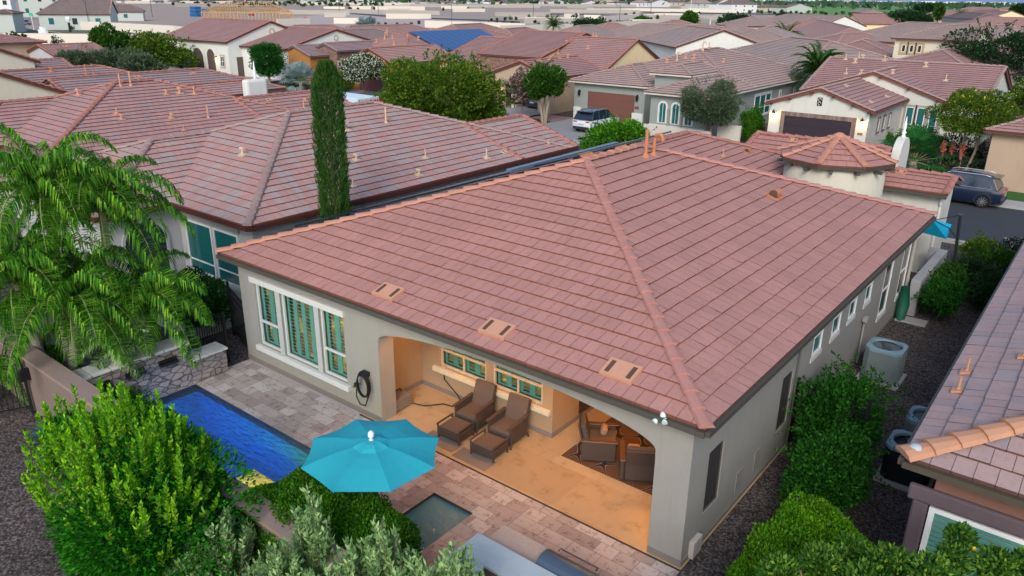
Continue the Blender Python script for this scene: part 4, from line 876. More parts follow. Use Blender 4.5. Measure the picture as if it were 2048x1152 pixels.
# cantilever umbrella in the courtyard
a_, b_c = Vector((.95, 17.9, 0)), None; t = thing('cantilever_umbrella', 'bright turquoise cantilever umbrella hanging from a dark mast over the side courtyard', 'umbrella', a_)
cy = flat('canvas_bright_turquoise', (.003, .34, .54), .8, var=.05); tp = G(1921, 430, 3.05)-a_; B = MB(); B.tube([(0, 0, 0), (tp.x, tp.y, tp.z)], [.06, .045], 10); B.lathe((tp.x, tp.y, tp.z-.03), [(.09, 0), (.09, .06)], 12); B.build('mast', flat('mast_dark', (.03, .045, .045), .5), t, world=False)
C = [G(*p, z)-a_ for p, z in (((1862, 437), 2.35), ((1903, 449), 2.25), ((1893, 478), 1.95), ((1838, 464), 2.0))]; apx = G(1868, 444, 2.5)-a_; mid1 = C[1].lerp(C[2], .35)
B = MB(); B.poly([C[0], apx, mid1, C[1]]); B.poly([C[3], C[2], mid1, apx]); B.poly([C[0], C[3], apx]); o = B.build('canopy', cy, t, world=False); o.modifiers.new('s', 'SOLIDIFY').thickness = .02
B = MB(); B.tube([tp, apx+Vector((0, 0, .06))], .015, 6); B.tube([apx+Vector((0, 0, .05)), mid1+Vector((0, 0, .04))], .018, 6); B.tube([mid1+Vector((0, 0, .03)), tp*.72], [.03, .05], 8); B.build('arm', flat('mast_dark', (.03, .045, .045), .5), t, world=False)
# courtyard wall
CW = stucco('stucco_courtyard', (.36, .36, .37)); B = MB(); B.box(.22, 14.75, 0, .50, 18.75, 1.18); B.box(-.05, 18.45, 0, .219, 18.75, 1.18); tag(B.build('courtyard_wall', CW, bevel=.02), 'low grey stucco wall around the side courtyard', 'wall')
B = MB(); B.box(.1, 14.1, -.01, .95, 14.55, .05); tag(B.build('stepping_slab', CONC), 'pale concrete slab on the gravel at the end of the courtyard wall', 'slab')
t = thing('green_hose', 'rolled dark green tarp leaning on the house corner by the courtyard', 'tarp', (.22, 14.2, 0)); B = MB(); B.tube([(0, 0, 0), (0, .1, .5), (-.05, .15, 1.05)], [.13, .17, .12], 9); B.build('roll', flat('green_tarp', (.01, .10, .06), .6, var=.3), t, world=False, smooth=True)
t = thing('patio_chair', 'black metal chair in the courtyard behind the low wall', 'chair', (-.35, 15.9, 0), .6); B = MB()
for sx in (-.22, .22): B.tube([(sx, -.22, 0), (sx, -.2, .45), (sx, .2, .45), (sx, .26, 0)], .015, 6); B.tube([(sx, .2, .45), (sx, .32, .95)], .015, 6)
B.build('frame', BLACK, t, world=False); B = MB(); B.box(-.23, -.22, .44, .23, .22, .47); B.build('seat', BLACK, t, world=False)
B = MB()
for i in range(5): B.box(-.2+.09*i, .25+.01*i*0, .5, -.17+.09*i, .28, .92)
B.build('backrest', BLACK, t, world=False)

# stone water feature at the head of the pool
def stonemat(name, cols, sc_=4.5):
    m, N, L, P = newmat(name); g = N.new('ShaderNodeTexCoord').outputs['Object']; mp = N.new('ShaderNodeMapping'); mp.inputs['Scale'].default_value = (1, 1, 1.9); L.new(g, mp.inputs[0])
    v = N.new('ShaderNodeTexVoronoi'); v.feature = 'DISTANCE_TO_EDGE'; v.inputs['Scale'].default_value = sc_; L.new(mp.outputs[0], v.inputs['Vector'])
    v2 = N.new('ShaderNodeTexVoronoi'); v2.inputs['Scale'].default_value = sc_; L.new(mp.outputs[0], v2.inputs['Vector']); s = N.new('ShaderNodeSeparateColor'); L.new(v2.outputs['Color'], s.inputs[0])
    k = len(cols); c = ramp(N, L, s.outputs[0], [(i/(k-1), q) for i, q in enumerate(cols)]); c = mixc(N, L, 1.0, c, mixc(N, L, noise(N, L, g, 14, 5), (.7, .7, .7), (1.2, 1.2, 1.2)), 'MULTIPLY')
    e = ramp(N, L, v.outputs['Distance'], [(.02, (0, 0, 0)), (.07, (1, 1, 1))]); c = mixc(N, L, e, (.10, .085, .075), c); L.new(c, P.inputs['Base Color']); P.inputs['Roughness'].default_value = .9
    bump(N, L, e, .9, P, .03); return m
STONE = stonemat('ledge_stone', [(.16, .14, .15), (.26, .22, .22), (.36, .30, .27), (.22, .2, .22)])
t = thing('water_feature', 'stacked stone pool wall with pale cap and three dark water spouts', 'stone wall', (-12.6, -3, 0)); B = MB(); B.box(-12.95, -4.4, 0, -12.52, -1.75, 1.12); B.box(-12.95, -1.74, 0, -12.52, -.75, .62); B.build('wall', STONE, t, bevel=.02)
B = MB(); y = -4.45
while y < -1.75: B.box(-13.02, y, 1.122, -12.45, min(y+.42, -1.7)-.012, 1.2); y += .42
cpm = flat('cap_stone', (.55, .55, .51), .85, var=.12); B.build('cap', cpm, t, bevel=.02); B = MB(); y = -1.68
while y < -.75: B.box(-13.02, y, .622, -12.45, min(y+.42, -.72)-.012, .69); y += .42
B.build('cap', flat('cap_stone', (.55, .55, .51), .85, var=.12), t, bevel=.02)
for y in (-3.9, -3.1, -2.3): B = MB(); B.box(-12.53, y-.22, .80, -12.40, y+.22, .86); B.box(-12.53, y-.22, .87, -12.47, y+.22, .93); B.build('spout', BLACK, t)

# low block wall along the front of the yard
BLK = paver('block_wall', [(.17, .12, .10), (.21, .15, .125), (.24, .175, .145)], .4, .2, (.13, .10, .085), rough=.95); 
t = thing('block_wall', 'long low brown block wall with flat cap running along the front of the pool yard', 'wall', (-8, -4.6, 0)); BW = stucco('block_stucco', (.215, .165, .145), .2)
B = MB(); B.box(-26, -4.78, 0, 1.4, -4.46, 1.38); B.build('wall', BW, t); B = MB(); x = -26
while x < 1.4: B.box(x, -4.82, 1.382, min(x+.6, 1.4)-.004, -4.42, 1.45); x += .6
B.build('cap', flat('wall_cap', (.27, .20, .17), .9, var=.15), t)
# wrought iron fences
def fence(name, label, a, b, h, post=None, cat='fence', sp=.11, rails=(.12, .82, .95), plate=False):
    a, b = Vector((*a, 0)), Vector((*b, 0)); r = thing(name, label, cat, a); d = (b-a); L_ = d.length; d.normalize(); ang = math.atan2(d.y, d.x); M = Matrix.Rotation(ang, 4, 'Z')
    B = MB(); k = int(L_/sp)
    for i in range(1, k): x = L_*i/k; B.box(x-.009, -.009, h*rails[0], x+.009, .009, h, 0, M)
    B.build('pickets', BLACK, r, world=False)
    for q in rails: B = MB(); B.box(0, -.015, h*q-.015, L_, .015, h*q+.015, 0, M); B.build('rail', BLACK, r, world=False)
    for x in (0, L_): B = MB(); B.box(x-.03, -.03, 0, x+.03, .03, h+.1, 0, M); B.build('post', BLACK, r, world=False)
    return r
f = fence('iron_gate', 'black iron gate in the fence at the left end of the block wall', (-14.1, -4.85), (-15.3, -7.6), 1.55, cat='gate'); B = MB(); B.box(.1, -.15, .9, .2, .1, 1.2); B.build('latch', BLACK, f, world=False, bevel=.02)
fence('iron_fence', 'black iron fence with solid screen between the main house and the house on its left', (-12.85, .1), (-14.4, .6), 1.55); fence('iron_fence', 'short black iron fence behind the stone pool wall', (-13.0, -.45), (-14.7, -.6), 1.3)
f = fence('side_gate', 'black iron side gate half hidden by the leafy vine between the two houses', (.05, 5.15), (1.5, 5.15), 1.5, cat='gate')
# barbecue island
PB = stucco('counter_pale_blue', (.42, .50, .54), .06); t = thing('barbecue_island', 'pale stucco barbecue island with flat counter beside the block wall', 'barbecue island', (-1.0, -3, 0))
B = MB(); B.box(-2.35, -2.95, 0, .05, -2.55, 1.0); B.box(-2.35, -3.5, 0, -1.9, -2.951, 1.0); B.box(-2.34, -2.54, 0, -.2, -1.95, .82); B.build('base', stucco('bbq_base', (.14, .12, .11)), t)
B = MB(); B.box(-2.42, -3.02, 1.0, .12, -2.50, 1.07); B.box(-2.42, -3.6, 1.0, -1.84, -3.021, 1.07); B.build('counter_top', PB, t, bevel=.015); B = MB(); B.box(-2.36, -2.497, .82, -.1, -1.9, .87); B.build('work_top', flat('granite_tan', (.40, .33, .28), .4, var=.2, scale=20), t)
t = thing('gas_grill', 'blue grey steel barbecue grill with rounded lid set in the island', 'grill', (-.85, -2.25, .87)); B = MB(); A = [(-.0, .26*math.cos(a), .24*math.sin(a)) for a in [math.pi*i/12 for i in range(13)]]; B.prism([(-.45, p[1], p[2]) for p in A], (.9, 0, 0)); B.build('lid', flat('grill_steel', (.12, .17, .22), .3, metal=.6), t, world=False)
B = MB(); B.tube([(-.35, .28, .12), (-.35, .34, .12), (.35, .34, .12), (.35, .28, .12)], .014, 6); B.build('handle', flat('grill_chrome', (.5, .5, .5), .2, metal=1), t, world=False)
t = thing('stucco_pillar', 'square pale topped stucco pillar at the foot of the right column', 'pillar', (.15, -2.3, 0)); B = MB(); B.box(-.22, -.22, 0, .22, .22, .95); B.build('shaft', stucco('bbq_base', (.14, .12, .11)), t, world=False); B = MB(); B.box(-.28, -.28, .95, .28, .28, 1.02); B.build('cap', PB, t, world=False, bevel=.015)
# air conditioning units
def acunit(label, x, y, w, h, body, top, group=None):
    r = thing('air_conditioner', label, 'air conditioner', (x, y, 0)); w2 = w/2; c = w2*.28
    ring = [(w2, -w2+c), (w2, w2-c), (w2-c, w2), (-w2+c, w2), (-w2, w2-c), (-w2, -w2+c), (-w2+c, -w2), (w2-c, -w2)]
    B = MB(); B.box(-w2-.08, -w2-.08, -.02, w2+.08, w2+.08, .06); B.build('pad', CONC, r, world=False)
    B = MB(); B.prism([(*p, .07) for p in ring], (0, 0, h-.14)); B.build('coil_body', body, r, world=False)
    B = MB()
    for i in range(8):
        p, q = Vector((*ring[i], 0)), Vector((*ring[(i+1) % 8], 0)); nn = max(1, int((q-p).length/.03))
        for k in range(nn): s = p.lerp(q, (k+.5)/nn)*1.012; B.box(s.x-.004, s.y-.004, .09, s.x+.004, s.y+.004, h-.08)
    B.build('grille', body, r, world=False); B = MB(); rr = w2*.86; n = 32; V = []
    for z, f_, circ in ((h-.07, 1.03, 0), (h-.0, 1.03, 0), (h+.02, rr, 1), (h-.04, rr*.97, 1)):
        for k in range(n):
            a = 2*math.pi*k/n; ca, sa = math.cos(a), math.sin(a)
            if circ: V.append((f_*ca, f_*sa, z))
            else: s = 1/max(abs(ca), abs(sa), (abs(ca)+abs(sa))/(2-.28)); V.append((w2*f_*ca*s, w2*f_*sa*s, z))
    B.add(V, [(i*n+k, i*n+(k+1) % n, (i+1)*n+(k+1) % n, (i+1)*n+k) for i in range(3) for k in range(n)]); B.build('top_ring', top, r, world=False, smooth=False)
    B = MB(); B.lathe((0, 0, h-.12), [(rr*.97, 0), (.02, .001)], 32); B.build('fan_well', flat('fan_dark', (.015, .03, .035), .6), r, world=False)
    B = MB(); B.lathe((0, 0, h-.08), [(.09, 0), (.08, .05)], 12)
    for k in range(4): a = math.pi/2*k+.4; M = Matrix.Rotation(a, 4, 'Z') @ Matrix.Translation((rr*.5, 0, h-.07)) @ Matrix.Rotation(.35, 4, 'X'); B.box(-rr*.35, -.08, -.004, rr*.38, .08, .004, 0, M)
    B.build('fan', flat('fan_grey', (.10, .14, .15), .5), r, world=False)
    B = MB()
    for k in range(1, 6): B.tube([(rr*k/6*math.cos(a), rr*k/6*math.sin(a), h-.015) for a in [2*math.pi*i/20 for i in range(21)]], .005, 4, cap=False)
    B.build('fan_guard', BLACK, r, world=False); return r
ABL = flat('ac_blue_grey', (.20, .30, .36), .5); ABB = flat('ac_body_grey', (.17, .215, .22), .6, var=.1)
acunit('tall grey air conditioner standing against the side of the main house', .80, 9.75, .86, .92, ABB, ABL)
acunit('grey air conditioner on the gravel, partly under the right neighbour\'s roof edge', 2.42, 6.75, .80, .80, ABB, ABL); acunit('black bodied air conditioner nearest the camera beside the right neighbour\'s house', 2.38, 5.35, .84, .82, flat('ac_body_black', (.012, .014, .02), .5), ABL)
B = MB(); B.box(.35, 8.15, 0, .72, 8.5, .34); tag(B.build('irrigation_box', flat('box_brown', (.19, .12, .09), .8), bevel=.02), 'small brown box on the gravel in front of the tall air conditioner', 'box')
# ============================================================ neighbouring houses
def trimwin(H, f, u0, u1, z0, z1, tm, t=.12, splits=(), rail=None, glass=None):
    B = MB(); f.box(B, u0-t, u1+t, z1, z1+t, -.01, .05); f.box(B, u0-t, u1+t, z0-t, z0, -.01, .06); f.box(B, u0-t, u0, z0, z1, -.01, .045); f.box(B, u1, u1+t, z0, z1, -.01, .045); o = B.build('window_trim', tm, H.root)
    return window(H.root, f, u0, u1, z0, z1, splits=splits, rail=rail, glass=glass, d=.0)
def archwin(H, f, uc, w, z0, z1, tm, glass, tt=.1, deep=.03):
    r = w/2; A = lambda rr, zz: [(uc-rr, z0)]+[(uc-rr*math.cos(t), zz+rr*math.sin(t)) for t in [math.pi*i/12 for i in range(13)]]+[(uc+rr, z0)]
    o_, i_ = A(r+tt, z1-r), A(r, z1-r); B = MB()
    for k in range(len(o_)-1):
        B.add([f.p(*o_[k], .05), f.p(*o_[k+1], .05), f.p(*i_[k+1], .05), f.p(*i_[k], .05)], [(0, 1, 2, 3)]); B.add([f.p(*o_[k], .05), f.p(*o_[k+1], .05), f.p(*o_[k+1], 0), f.p(*o_[k], 0)], [(0, 1, 2, 3)])
        B.add([f.p(*i_[k], .05), f.p(*i_[k+1], .05), f.p(*i_[k+1], 0), f.p(*i_[k], 0)], [(0, 1, 2, 3)])
    o = B.build('arched_window', tm, H.root); B = MB(); B.poly([f.p(a, z, .012) for a, z in i_]); B.build('pane', glass, o)
    if glass is GLT:
        B = MB(); f.box(B, uc-.015, uc+.015, z0, z1-.02, .012, .02); f.box(B, uc-r, uc+r, z0, z0+.04, .012, .022); B.build('frame', WHITE, o)
    return o
def garage_door(H, f, u0, u1, z1, m, surround=None, t=.2, z0=0.0, notch=0):
    B = MB(); n = 4; hh = (z1-z0)/n
    for k in range(n): f.box(B, u0, u1, z0+k*hh+.012, z0+(k+1)*hh-.0, 0.0, .02)
    f.box(B, u0, u1, z0, z1, -.02, .006)
    o = B.build('garage_door', m, H.root)
    if surround:
        B = MB(); f.box(B, u0-t, u1+t, z1, z1+t, -.01, .07); f.box(B, u0-t, u0, z0, z1, -.01, .068); f.box(B, u1, u1+t, z0, z1, -.01, .068); B.build('door_surround', surround, H.root)
    return o
def sconce(H, f, u, z, lit=True, e=14, kind='cone'):
    r = H.root; p = f.p(u, z, .14); B = MB(); f.box(B, u-.04, u+.04, z+.02, z+.16, -.01, .05)
    if kind == 'cone': B.lathe(tuple(p), [(.13, -.02), (.10, .05), (.03, .14), (.01, .24)], 10)
    else: B.lathe(tuple(p), [(.07, -.28), (.10, -.26), (.12, .02), (.14, .04), (.02, .16)], 8)
    o = B.build('wall_lantern', BLACK, r)
    if lit:
        B = MB(); B.lathe((p.x, p.y, p.z-.09), [(.02, -.02), (.055, .02), (.04, .07)], 10); B.build('bulb', WARML, o); q = f.p(u, z-.12, .2); lamp('sconce_lamp', q, e, (1, .66, .25), .05, par=r)
DOORB = flat('garage_brown', (.115, .050, .042), .6, var=.15, scale=2); DOORD = flat('garage_dark', (.035, .024, .032), .55, var=.1); 
BRICKT = paver('brick_trim', [(.13, .085, .07), (.20, .14, .115), (.27, .2, .16)], .09, .2, (.1, .075, .065)); BRICKV = stonemat('brick_veneer', [(.20, .11, .085), (.30, .17, .13), (.38, .24, .18)], 6)
S_, E_ = 'S', 'E'
# --- left neighbour
H2 = House('neighbour_house', 'white stucco house with mixed pink and grey tile roof immediately left of the main house', 'house', (-20.4, 8, 0), T_MIX, LGREY, CAPG, BUTT, flat('gutter_maroon', (.075, .022, .018), .5))
H2.block(-26.4, 1.5, -14.5, 17.6, ax='y'); r2 = H2.roof; H2.cm = CAPP; H2.block(-20.8, 14.2, -14.51, 18.2, ze=2.99, ax='y', h0=False, h1=False); H2.cm = CAPG; H2.block(-26.35, -.8, -18.6, 9.5, ze=2.995, ax='y', h1=False)
e2, s2 = pl('E', -14.5), pl('S', 1.5)
for k, x, y, s in (('flue', 772, 246, 1), ('pipe', 851, 318, 1), ('pipe', 886, 468, .8), ('tee', 713, 322, 1), ('tee', 838, 352, 1), ('pipe', 973, 318, 1.2), ('flat', 1010, 306, 1), ('flat', 1098, 286, 1), ('pipe', 706, 375, .8), ('tee', 690, 262, 1.5)): vent(r2, k, x, y, e2, flat('vent_cream', (.55, .40, .29), .7), s)
vent(r2, 'tee', 486, 312, s2, flat('vent_cream', (.55, .40, .29), .7), 1.15)
for x, y in ((1103, 300), (1010, 335), (848, 388)):
    pass
f2 = Fr((-18.2, 1.85, 0), (1, 0, 0), (0, -1, 0)); U2 = lambda px, py: GY(px, py, 1.85).x+18.2
window(H2.root, f2, U2(371, 440), U2(422, 450), .75, 2.45, rail=1.15, glass=GLT, sill=(.1, .12, .07)); window(H2.root, f2, U2(427, 455), U2(476, 470), .75, 2.45, rail=1.15, glass=GLT, sill=(.1, .12, .07))
B = MB(); f2.box(B, U2(362, 432), U2(478, 462), 2.5, 2.66, -.01, .05); B.build('header_trim', flat('trim_grey_green', (.30, .31, .29), .8), H2.root)
fe = Fr((-14.85, 1.9, 0), (0, 1, 0), (1, 0, 0))
for a, b in ((.55, 2.2), (4.6, 6.4), (6.9, 8.7), (12.6, 14.2)):
    window(H2.root, fe, a, b, 1.5, 2.35, glass=GLD, header=(.1, .14, .06), sill=(.1, .1, .06), trim=flat('trim_grey_green', (.30, .31, .29), .8))
fw = Fr((-18.95, -.45, 0), (0, 1, 0), (1, 0, 0)); archwin(H2, fw, 1.1, 1.3, 0, 2.5, LGREY, GLD)
B = MB(); B.box(-18.6, -.4, 0, -14.9, 1.84, .03); B.build('patio_slab', flat('slab_beige', (.42, .38, .34), .85), H2.root)
# --- third and fourth house on this side
H4 = House('neighbour_house', 'white house with pink tile hip roof two lots left of the main house', 'house', (-35, 8, 0), tile_i('tile_rose_mauve_single', [(.45, .25, .225), (.41, .225, .205), (.38, .225, .21), (.35, .25, .25)], .3), OFFW, CAPP, BUTT2, BRN)
H4.block(-41, 1.9, -29, 15.9, ax='y'); r4 = H4.roof; H4.block(-35.4, 12.6, -29.01, 18.6, ze=2.99, ax='y', h0=False, h1=False); H4.block(-41, -.5, -33.1, 9.5, ze=2.995, ax='y', h1=False)
e4, s4 = pl('E', -29), pl('S', 1.9)
for k, x, y, s in (('flue', 241, 172, 1), ('flue', 262, 172, 1.1), ('tee', 333, 190, 1), ('tee', 360, 188, 1.3), ('pipe', 389, 190, 1.2), ('pipe', 234, 230, 1), ('tee', 244, 240, 1), ('tee', 344, 238, 1), ('flue', 417, 236, 1), ('flat', 540, 202, 1), ('pipe', 368, 262, .8), ('goose', 608, 216, 1)): vent(r4, k, x, y, e4, FLESH, s)
vent(r4, 'tee', 157, 192, s4, FLESH, 1.3)
H5 = House('neighbour_house', 'cream gabled house with dark tile roof at the left edge, three lots over', 'house', (-49, 8, 0), T_GREY, CREAM, CAPP, BUTT2, BRN)
H5.block(-54.3, 2, -44.7, 18.5, ax='y', ze=3.05); r5 = H5.roof; H5.block(-50.5, 9.4, -42.7, 23.2, ax='y', ze=3.0, h0=False); r5b = H5.roof; H5.block(-56, -1, -43.9, 11, ax='x', sl=.4, h0=False, h1=False, ze=3.05); r5c = H5.roof
H5.rm = T_PINK; H5.block(-45.8, 14.5, -41.7, 21, ax='y', sl=.3, h0=False, h1=False)
for k, x, y in (('tee', 103, 145), ('flue', 174, 155), ('pipe', 188, 152), ('tee', 204, 166)): vent(r5, k, x, y, pl('E', -44.7, 3.05), COPPER, 1.3)
for k, x, y in (('flat', 277, 154), ('flat', 387, 148)): vent(r5b, k, x, y, pl('E', -42.7, 3.0), FLESH, 1.2)
B = MB(); B.prism([(-56, 8.9, 4.05), (-56, 8.9, 4.15), (-43.9, 8.9, 4.15), (-43.9, 8.9, 4.05)], (0, .01, 0)); 
t = thing('bell_parapet_wall', 'white stucco parapet with finial at the end of a pink roof, left of the round tree', 'parapet', (-42.5, 21.6, 0)); q0, q1 = G(490, 160, 4.2), G(532, 158, 4.2)
B = MB(); B.box(q0.x, q0.y-.3, 2, q1.x+.2, q0.y+1.2, 4.25); B.build('wall', WHT, t, bevel=.15); B = MB(); c = G(510, 156, 4.3); B.lathe((c.x, c.y, 4.2), [(.16, 0), (.05, .2), (.1, .35), (.02, 1.1)], 10); B.build('finial', WHITE, t, smooth=True)
H6 = House('neighbour_house', 'tall cream gable wall house at the far left edge behind the dark roof', 'house', (-65, 8, 0), T_BACK, CREAM, CAPP); H6.block(-72, 1.5, -59, 13.8, ax='x', ze=4.4, sl=.4, h0=False, h1=False); H6.rm = T_GREY; H6.block(-66, 9, -57.5, 16.5, ax='y', ze=2.9, h0=False, h1=False)
H7 = House('small_house', 'small gabled building with pink tile roof in front of the long cream wall', 'house', (-82, 27, 0), T_PINK, LGREY, CAPP); H7.block(-85.4, 22.6, -78.5, 28.0, ax='y', ze=3.4, sl=.24, h0=False, h1=False); vent(H7.roof, 'flat', 133, 93, pl('E', -78.5, 3.4, .24), FLESH, 1.6)
H8 = House('neighbour_house', 'tan walled house corner with pink roof edge, at the left edge below the long wall', 'house', (-90, 20, 0), T_PINK, TANW, CAPP); H8.block(-100, 9, -88, 23, ax='x', ze=3.6, h0=False); H8.block(-96, 14, -84.5, 24.5, ax='y', ze=4.4, h0=True, h1=True, sl=.2)
# --- right neighbour
H3 = House('neighbour_house', 'terracotta stucco house with slate rose tile roof at the right edge of the picture', 'house', (9, 8, 0), T_SLATE, TERRA, flat('ridge_tile_peach', (.46, .24, .15), .85, var=.12, scale=2.5, bmp=.3), BUTT2, flat('gutter_olive', (.07, .06, .045), .5))
H3.block(2.86, .81, 17.5, 19.5, ax='y', oh=.42, capr=.17); r3 = H3.roof; w3 = pl('W', 2.86)
for k, x, y in (('pipe', 1932, 748), ('pipe', 1915, 785), ('pipe', 2047, 718)):
    vent(r3, k, x, y, w3, flat('vent_peach', (.50, .25, .15), .7), .8)
B = MB(); q = G(1812, 905, 3.08); B.lathe((q.x+.1, q.y+.1, q.z-.05), [(.14, 0), (.13, .1), (.05, .17)], 10); B.build('hip_end_cap', flat('mortar_pale', (.42, .48, .50), .9), r3, smooth=True)
f3 = Fr((3.28, 1.23, 0), (1, 0, 0), (0, -1, 0)); U3 = lambda px, py: GY(px, py, 1.2).x-3.28; a, b = U3(1853, 1040), U3(1853, 1040)+3.2; zt_ = GY(1875, 1018, 1.2).z
B = MB(); MV = stucco('trim_mauve', (.13, .10, .115)); f3.box(B, a-.32, b, zt_+.04, zt_+.30, -.01, .09); f3.box(B, a-.24, a-.02, .2, zt_+.04, -.01, .06); B.build('window_trim', MV, H3.root, bevel=.04)
B = MB(); f3.box(B, a, a+.08, .6, zt_, .0, .05); f3.box(B, a+.08, b, zt_-.07, zt_, .0, .05); f3.box(B, a+1.55, a+1.62, .6, zt_-.07, 0, .05); o = B.build('window', WHITE, H3.root)
B = MB(); z = .7
while z < zt_-.1: B.prism([f3.p(a+.08, z, .0), f3.p(b, z, .0), f3.p(b, z+.075, .025), f3.p(a+.08, z+.075, .025)], (0, 0, .01)); z += .085
f3.box(B, a+.08, b, .6, zt_-.07, -.01, -.002); B.build('shutters', flat('shutter_teal', (.10, .36, .33), .5), o)
# --- across the street, right to left
WG = House('garage_house', 'white stucco house with dark garage door, brick surround and two lit lanterns, across the street', 'house', (-10, 48, 0), T_PLUM, OFFW, CAPG, BUTT2, flat('fascia_rust', (.17, .06, .045), .6))
WG.block(-14.15, 39.3, -7.5, 48.5, ax='y', ze=3.0, h0=False, h1=False, oh=.3); ra = WG.roof; WG.block(-14.8, 47.6, -5.15, 58, ax='y', ze=3.0, h0=False, h1=False, oh=.3); rb = WG.roof; WG.block(-15, 48.4, -3.1, 60, ax='x', ze=3.02, h0=False, h1=False, oh=.3, sl=.335); rc = WG.roof
fg = Fr((-13.85, 39.42, 0), (1, 0, 0), (0, -1, 0)); UG = lambda px, py: GY(px, py, 39.4).x+13.85
garage_door(WG, fg, UG(1569, 240), UG(1703, 250), 2.28, DOORD, BRICKT, t=.25); sconce(WG, fg, UG(1547, 231), 2.38); sconce(WG, fg, UG(1724, 247), 2.38)
B = MB(); fg.box(B, UG(1716, 260), UG(1726, 260), 1.55, 1.68, 0, .03); B.build('number_plaque', flat('plaque', (.25, .13, .05), .6), WG.root)
B = MB(); fg.box(B, 2.9, 3.2, 3.05, 3.55, 0, .02); o = B.build('gable_vent', BLACK, WG.root); B = MB()
for k in range(2): c = fg.p(3.05, 3.19+.22*k, .03); B.tube([c+Vector((.09*math.cos(a), 0, .09*math.sin(a))) for a in [2*math.pi*i/10 for i in range(9)]], .02, 5)
B.build('grille', flat('grille_pale', (.5, .5, .46), .7), o)

for k in (-.9, -.55, -.15, .25, .62, .92): x = -10.82+k*3.3; z = 4.1-abs(k)*1.1-.22; B = MB(); B.box(x-.07, 39.1, z, x+.07, 39.45, z+.13); B.build('roof_bracket', flat('bracket', (.09, .035, .03), .7), WG.root)
for k in (-.3, .1, .5, .9): x = -9.97+k*4.7; z = 4.6-abs(k)*1.58-.22; B = MB(); B.box(x-.07, 47.4, z, x+.07, 47.75, z+.13); B.build('roof_bracket', flat('bracket', (.09, .035, .03), .7), WG.root)
fe = Fr((-7.8, 39.5, 0), (0, 1, 0), (1, 0, 0))
for u in (2.2, 3.5, 4.8): trimwin(WG, fe, u, u+.35, 1.5, 2.3, BRICKT, .12, glass=GLD)
fb = Fr((-7.8, 47.72, 0), (1, 0, 0), (0, -1, 0)); TG = flat('bay_trim', (.33, .30, .27), .85)
for u in (.25, .95, 1.72): trimwin(WG, fb, u, u+.5, .75, 2.5, TG, .14, rail=1.35, glass=GLT)
B = MB(); B.box(-7.75, 47.2, 0, -5.4, 47.7, .55); B.build('bay_plinth', BRICKV, WG.root)
for k, x, y, r, p in (('pipe', 1691, 120, rc, pl('S', 48.4, 3.02)), ('pipe', 1717, 118, rc, pl('S', 48.4, 3.02)), ('tee', 1725, 118, rc, pl('S', 48.4, 3.02)), ('tee', 1710, 126, rc, pl('S', 48.4, 3.02)), ('pipe', 1692, 148, rc, pl('S', 48.4, 3.02)), ('tee', 1722, 148, rc, pl('S', 48.4, 3.02)), ('tee', 1851, 134, rc, pl('S', 48.4, 3.02)), ('pipe', 1769, 122, rc, pl('S', 48.4, 3.02)), ('tee', 1785, 148, rb, pl('E', -5.15)), ('pipe', 1891, 162, rc, pl('S', 48.4, 3.02)), ('flat', 1743, 205, ra, pl('E', -7.5)), ('flat', 1693, 172, ra, pl('E', -7.5)), ('flat', 1775, 194, ra, pl('E', -7.5))): vent(r, k, x, y, p, flat('vent_cream', (.55, .40, .29), .7), 1.25)
GR = House('garage_house', 'grey green stucco house with brown garage door and arched windows, behind the white car', 'house', (-24, 50, 0), T_SAND, GREYG, CAPG, BUTT2, flat('gutter_cream', (.55, .52, .45), .6))
GR.block(-31.3, 41.9, -24.2, 53, ax='y', h1=False); rg = GR.roof; GR.block(-31.0, 43.9, -17.7, 61, ax='y', ze=3.03); rm = GR.roof; GR.block(-22.7, 38.8, -17.72, 47, ax='y', h1=False, ze=3.01); GR.block(-24.3, 42.3, -20.9, 47.5, ax='y', ze=4.0, h0=True, h1=False, oh=.3)
fg = Fr((-30.95, 42.25, 0), (1, 0, 0), (0, -1, 0)); UG = lambda px, py: GY(px, py, 42.2).x+30.95
garage_door(GR, fg, UG(1175, 200), UG(1268, 210), 2.25, flat('garage_redbrown', (.165, .072, .058), .6, var=.1, scale=2)); sconce(GR, fg, UG(1159, 196), 2.15, False, kind='l'); sconce(GR, fg, UG(1274, 208), 2.15, False, kind='l')
B = MB(); fg.box(B, 0, .7, 0, .95, 0, .06); B.build('wainscot', WHT, GR.root); B = MB(); fg.box(B, 5.4, 6.35, 0, .95, 0, .06); B.build('wainscot', WHT, GR.root); B = MB(); fg.box(B, 5.6, 5.95, 1.25, 1.45, 0, .03); B.build('number_plaque', flat('plaque_red', (.22, .06, .05), .6), GR.root)
fg2 = Fr((-22.35, 39.15, 0), (1, 0, 0), (0, -1, 0))
for u in (1.0, 2.0, 3.0): archwin(GR, fg2, u, .48, .95, 2.35, WHT, GLT, .13)
B = MB(); fg2.box(B, 0, 4.2, 0, .82, 0, .08); B.build('wainscot', WHT, GR.root); 
for u in (1.5, 2.5): B = MB(); c = fg2.p(u, .84, .08); B.lathe(tuple(c), [(.1, 0), (.06, .06), (.06, 1.0), (.1, 1.1)], 8); B.build('half_column', flat('column_grey', (.3, .3, .28), .8), GR.root)
fe = Fr((-18.05, 44.3, 0), (0, 1, 0), (1, 0, 0)); UE = lambda px, py: GX(px, py, -18.05).y-44.3
a, b = UE(1509, 200), UE(1541, 195); window(GR.root, fe, a, b, .85, 2.35, splits=(a+(b-a)/3, a+(b-a)*2/3), rail=1.4, header=(.1, .14, .06), sill=(.1, .12, .06), trim=WHT)
for p in (1560, 1588): u = UE(p, 185); window(GR.root, fe, u-.2, u+.25, 1.35, 2.25, glass=GLD, header=(.08, .1, .06), sill=(.08, .1, .06), trim=WHT)
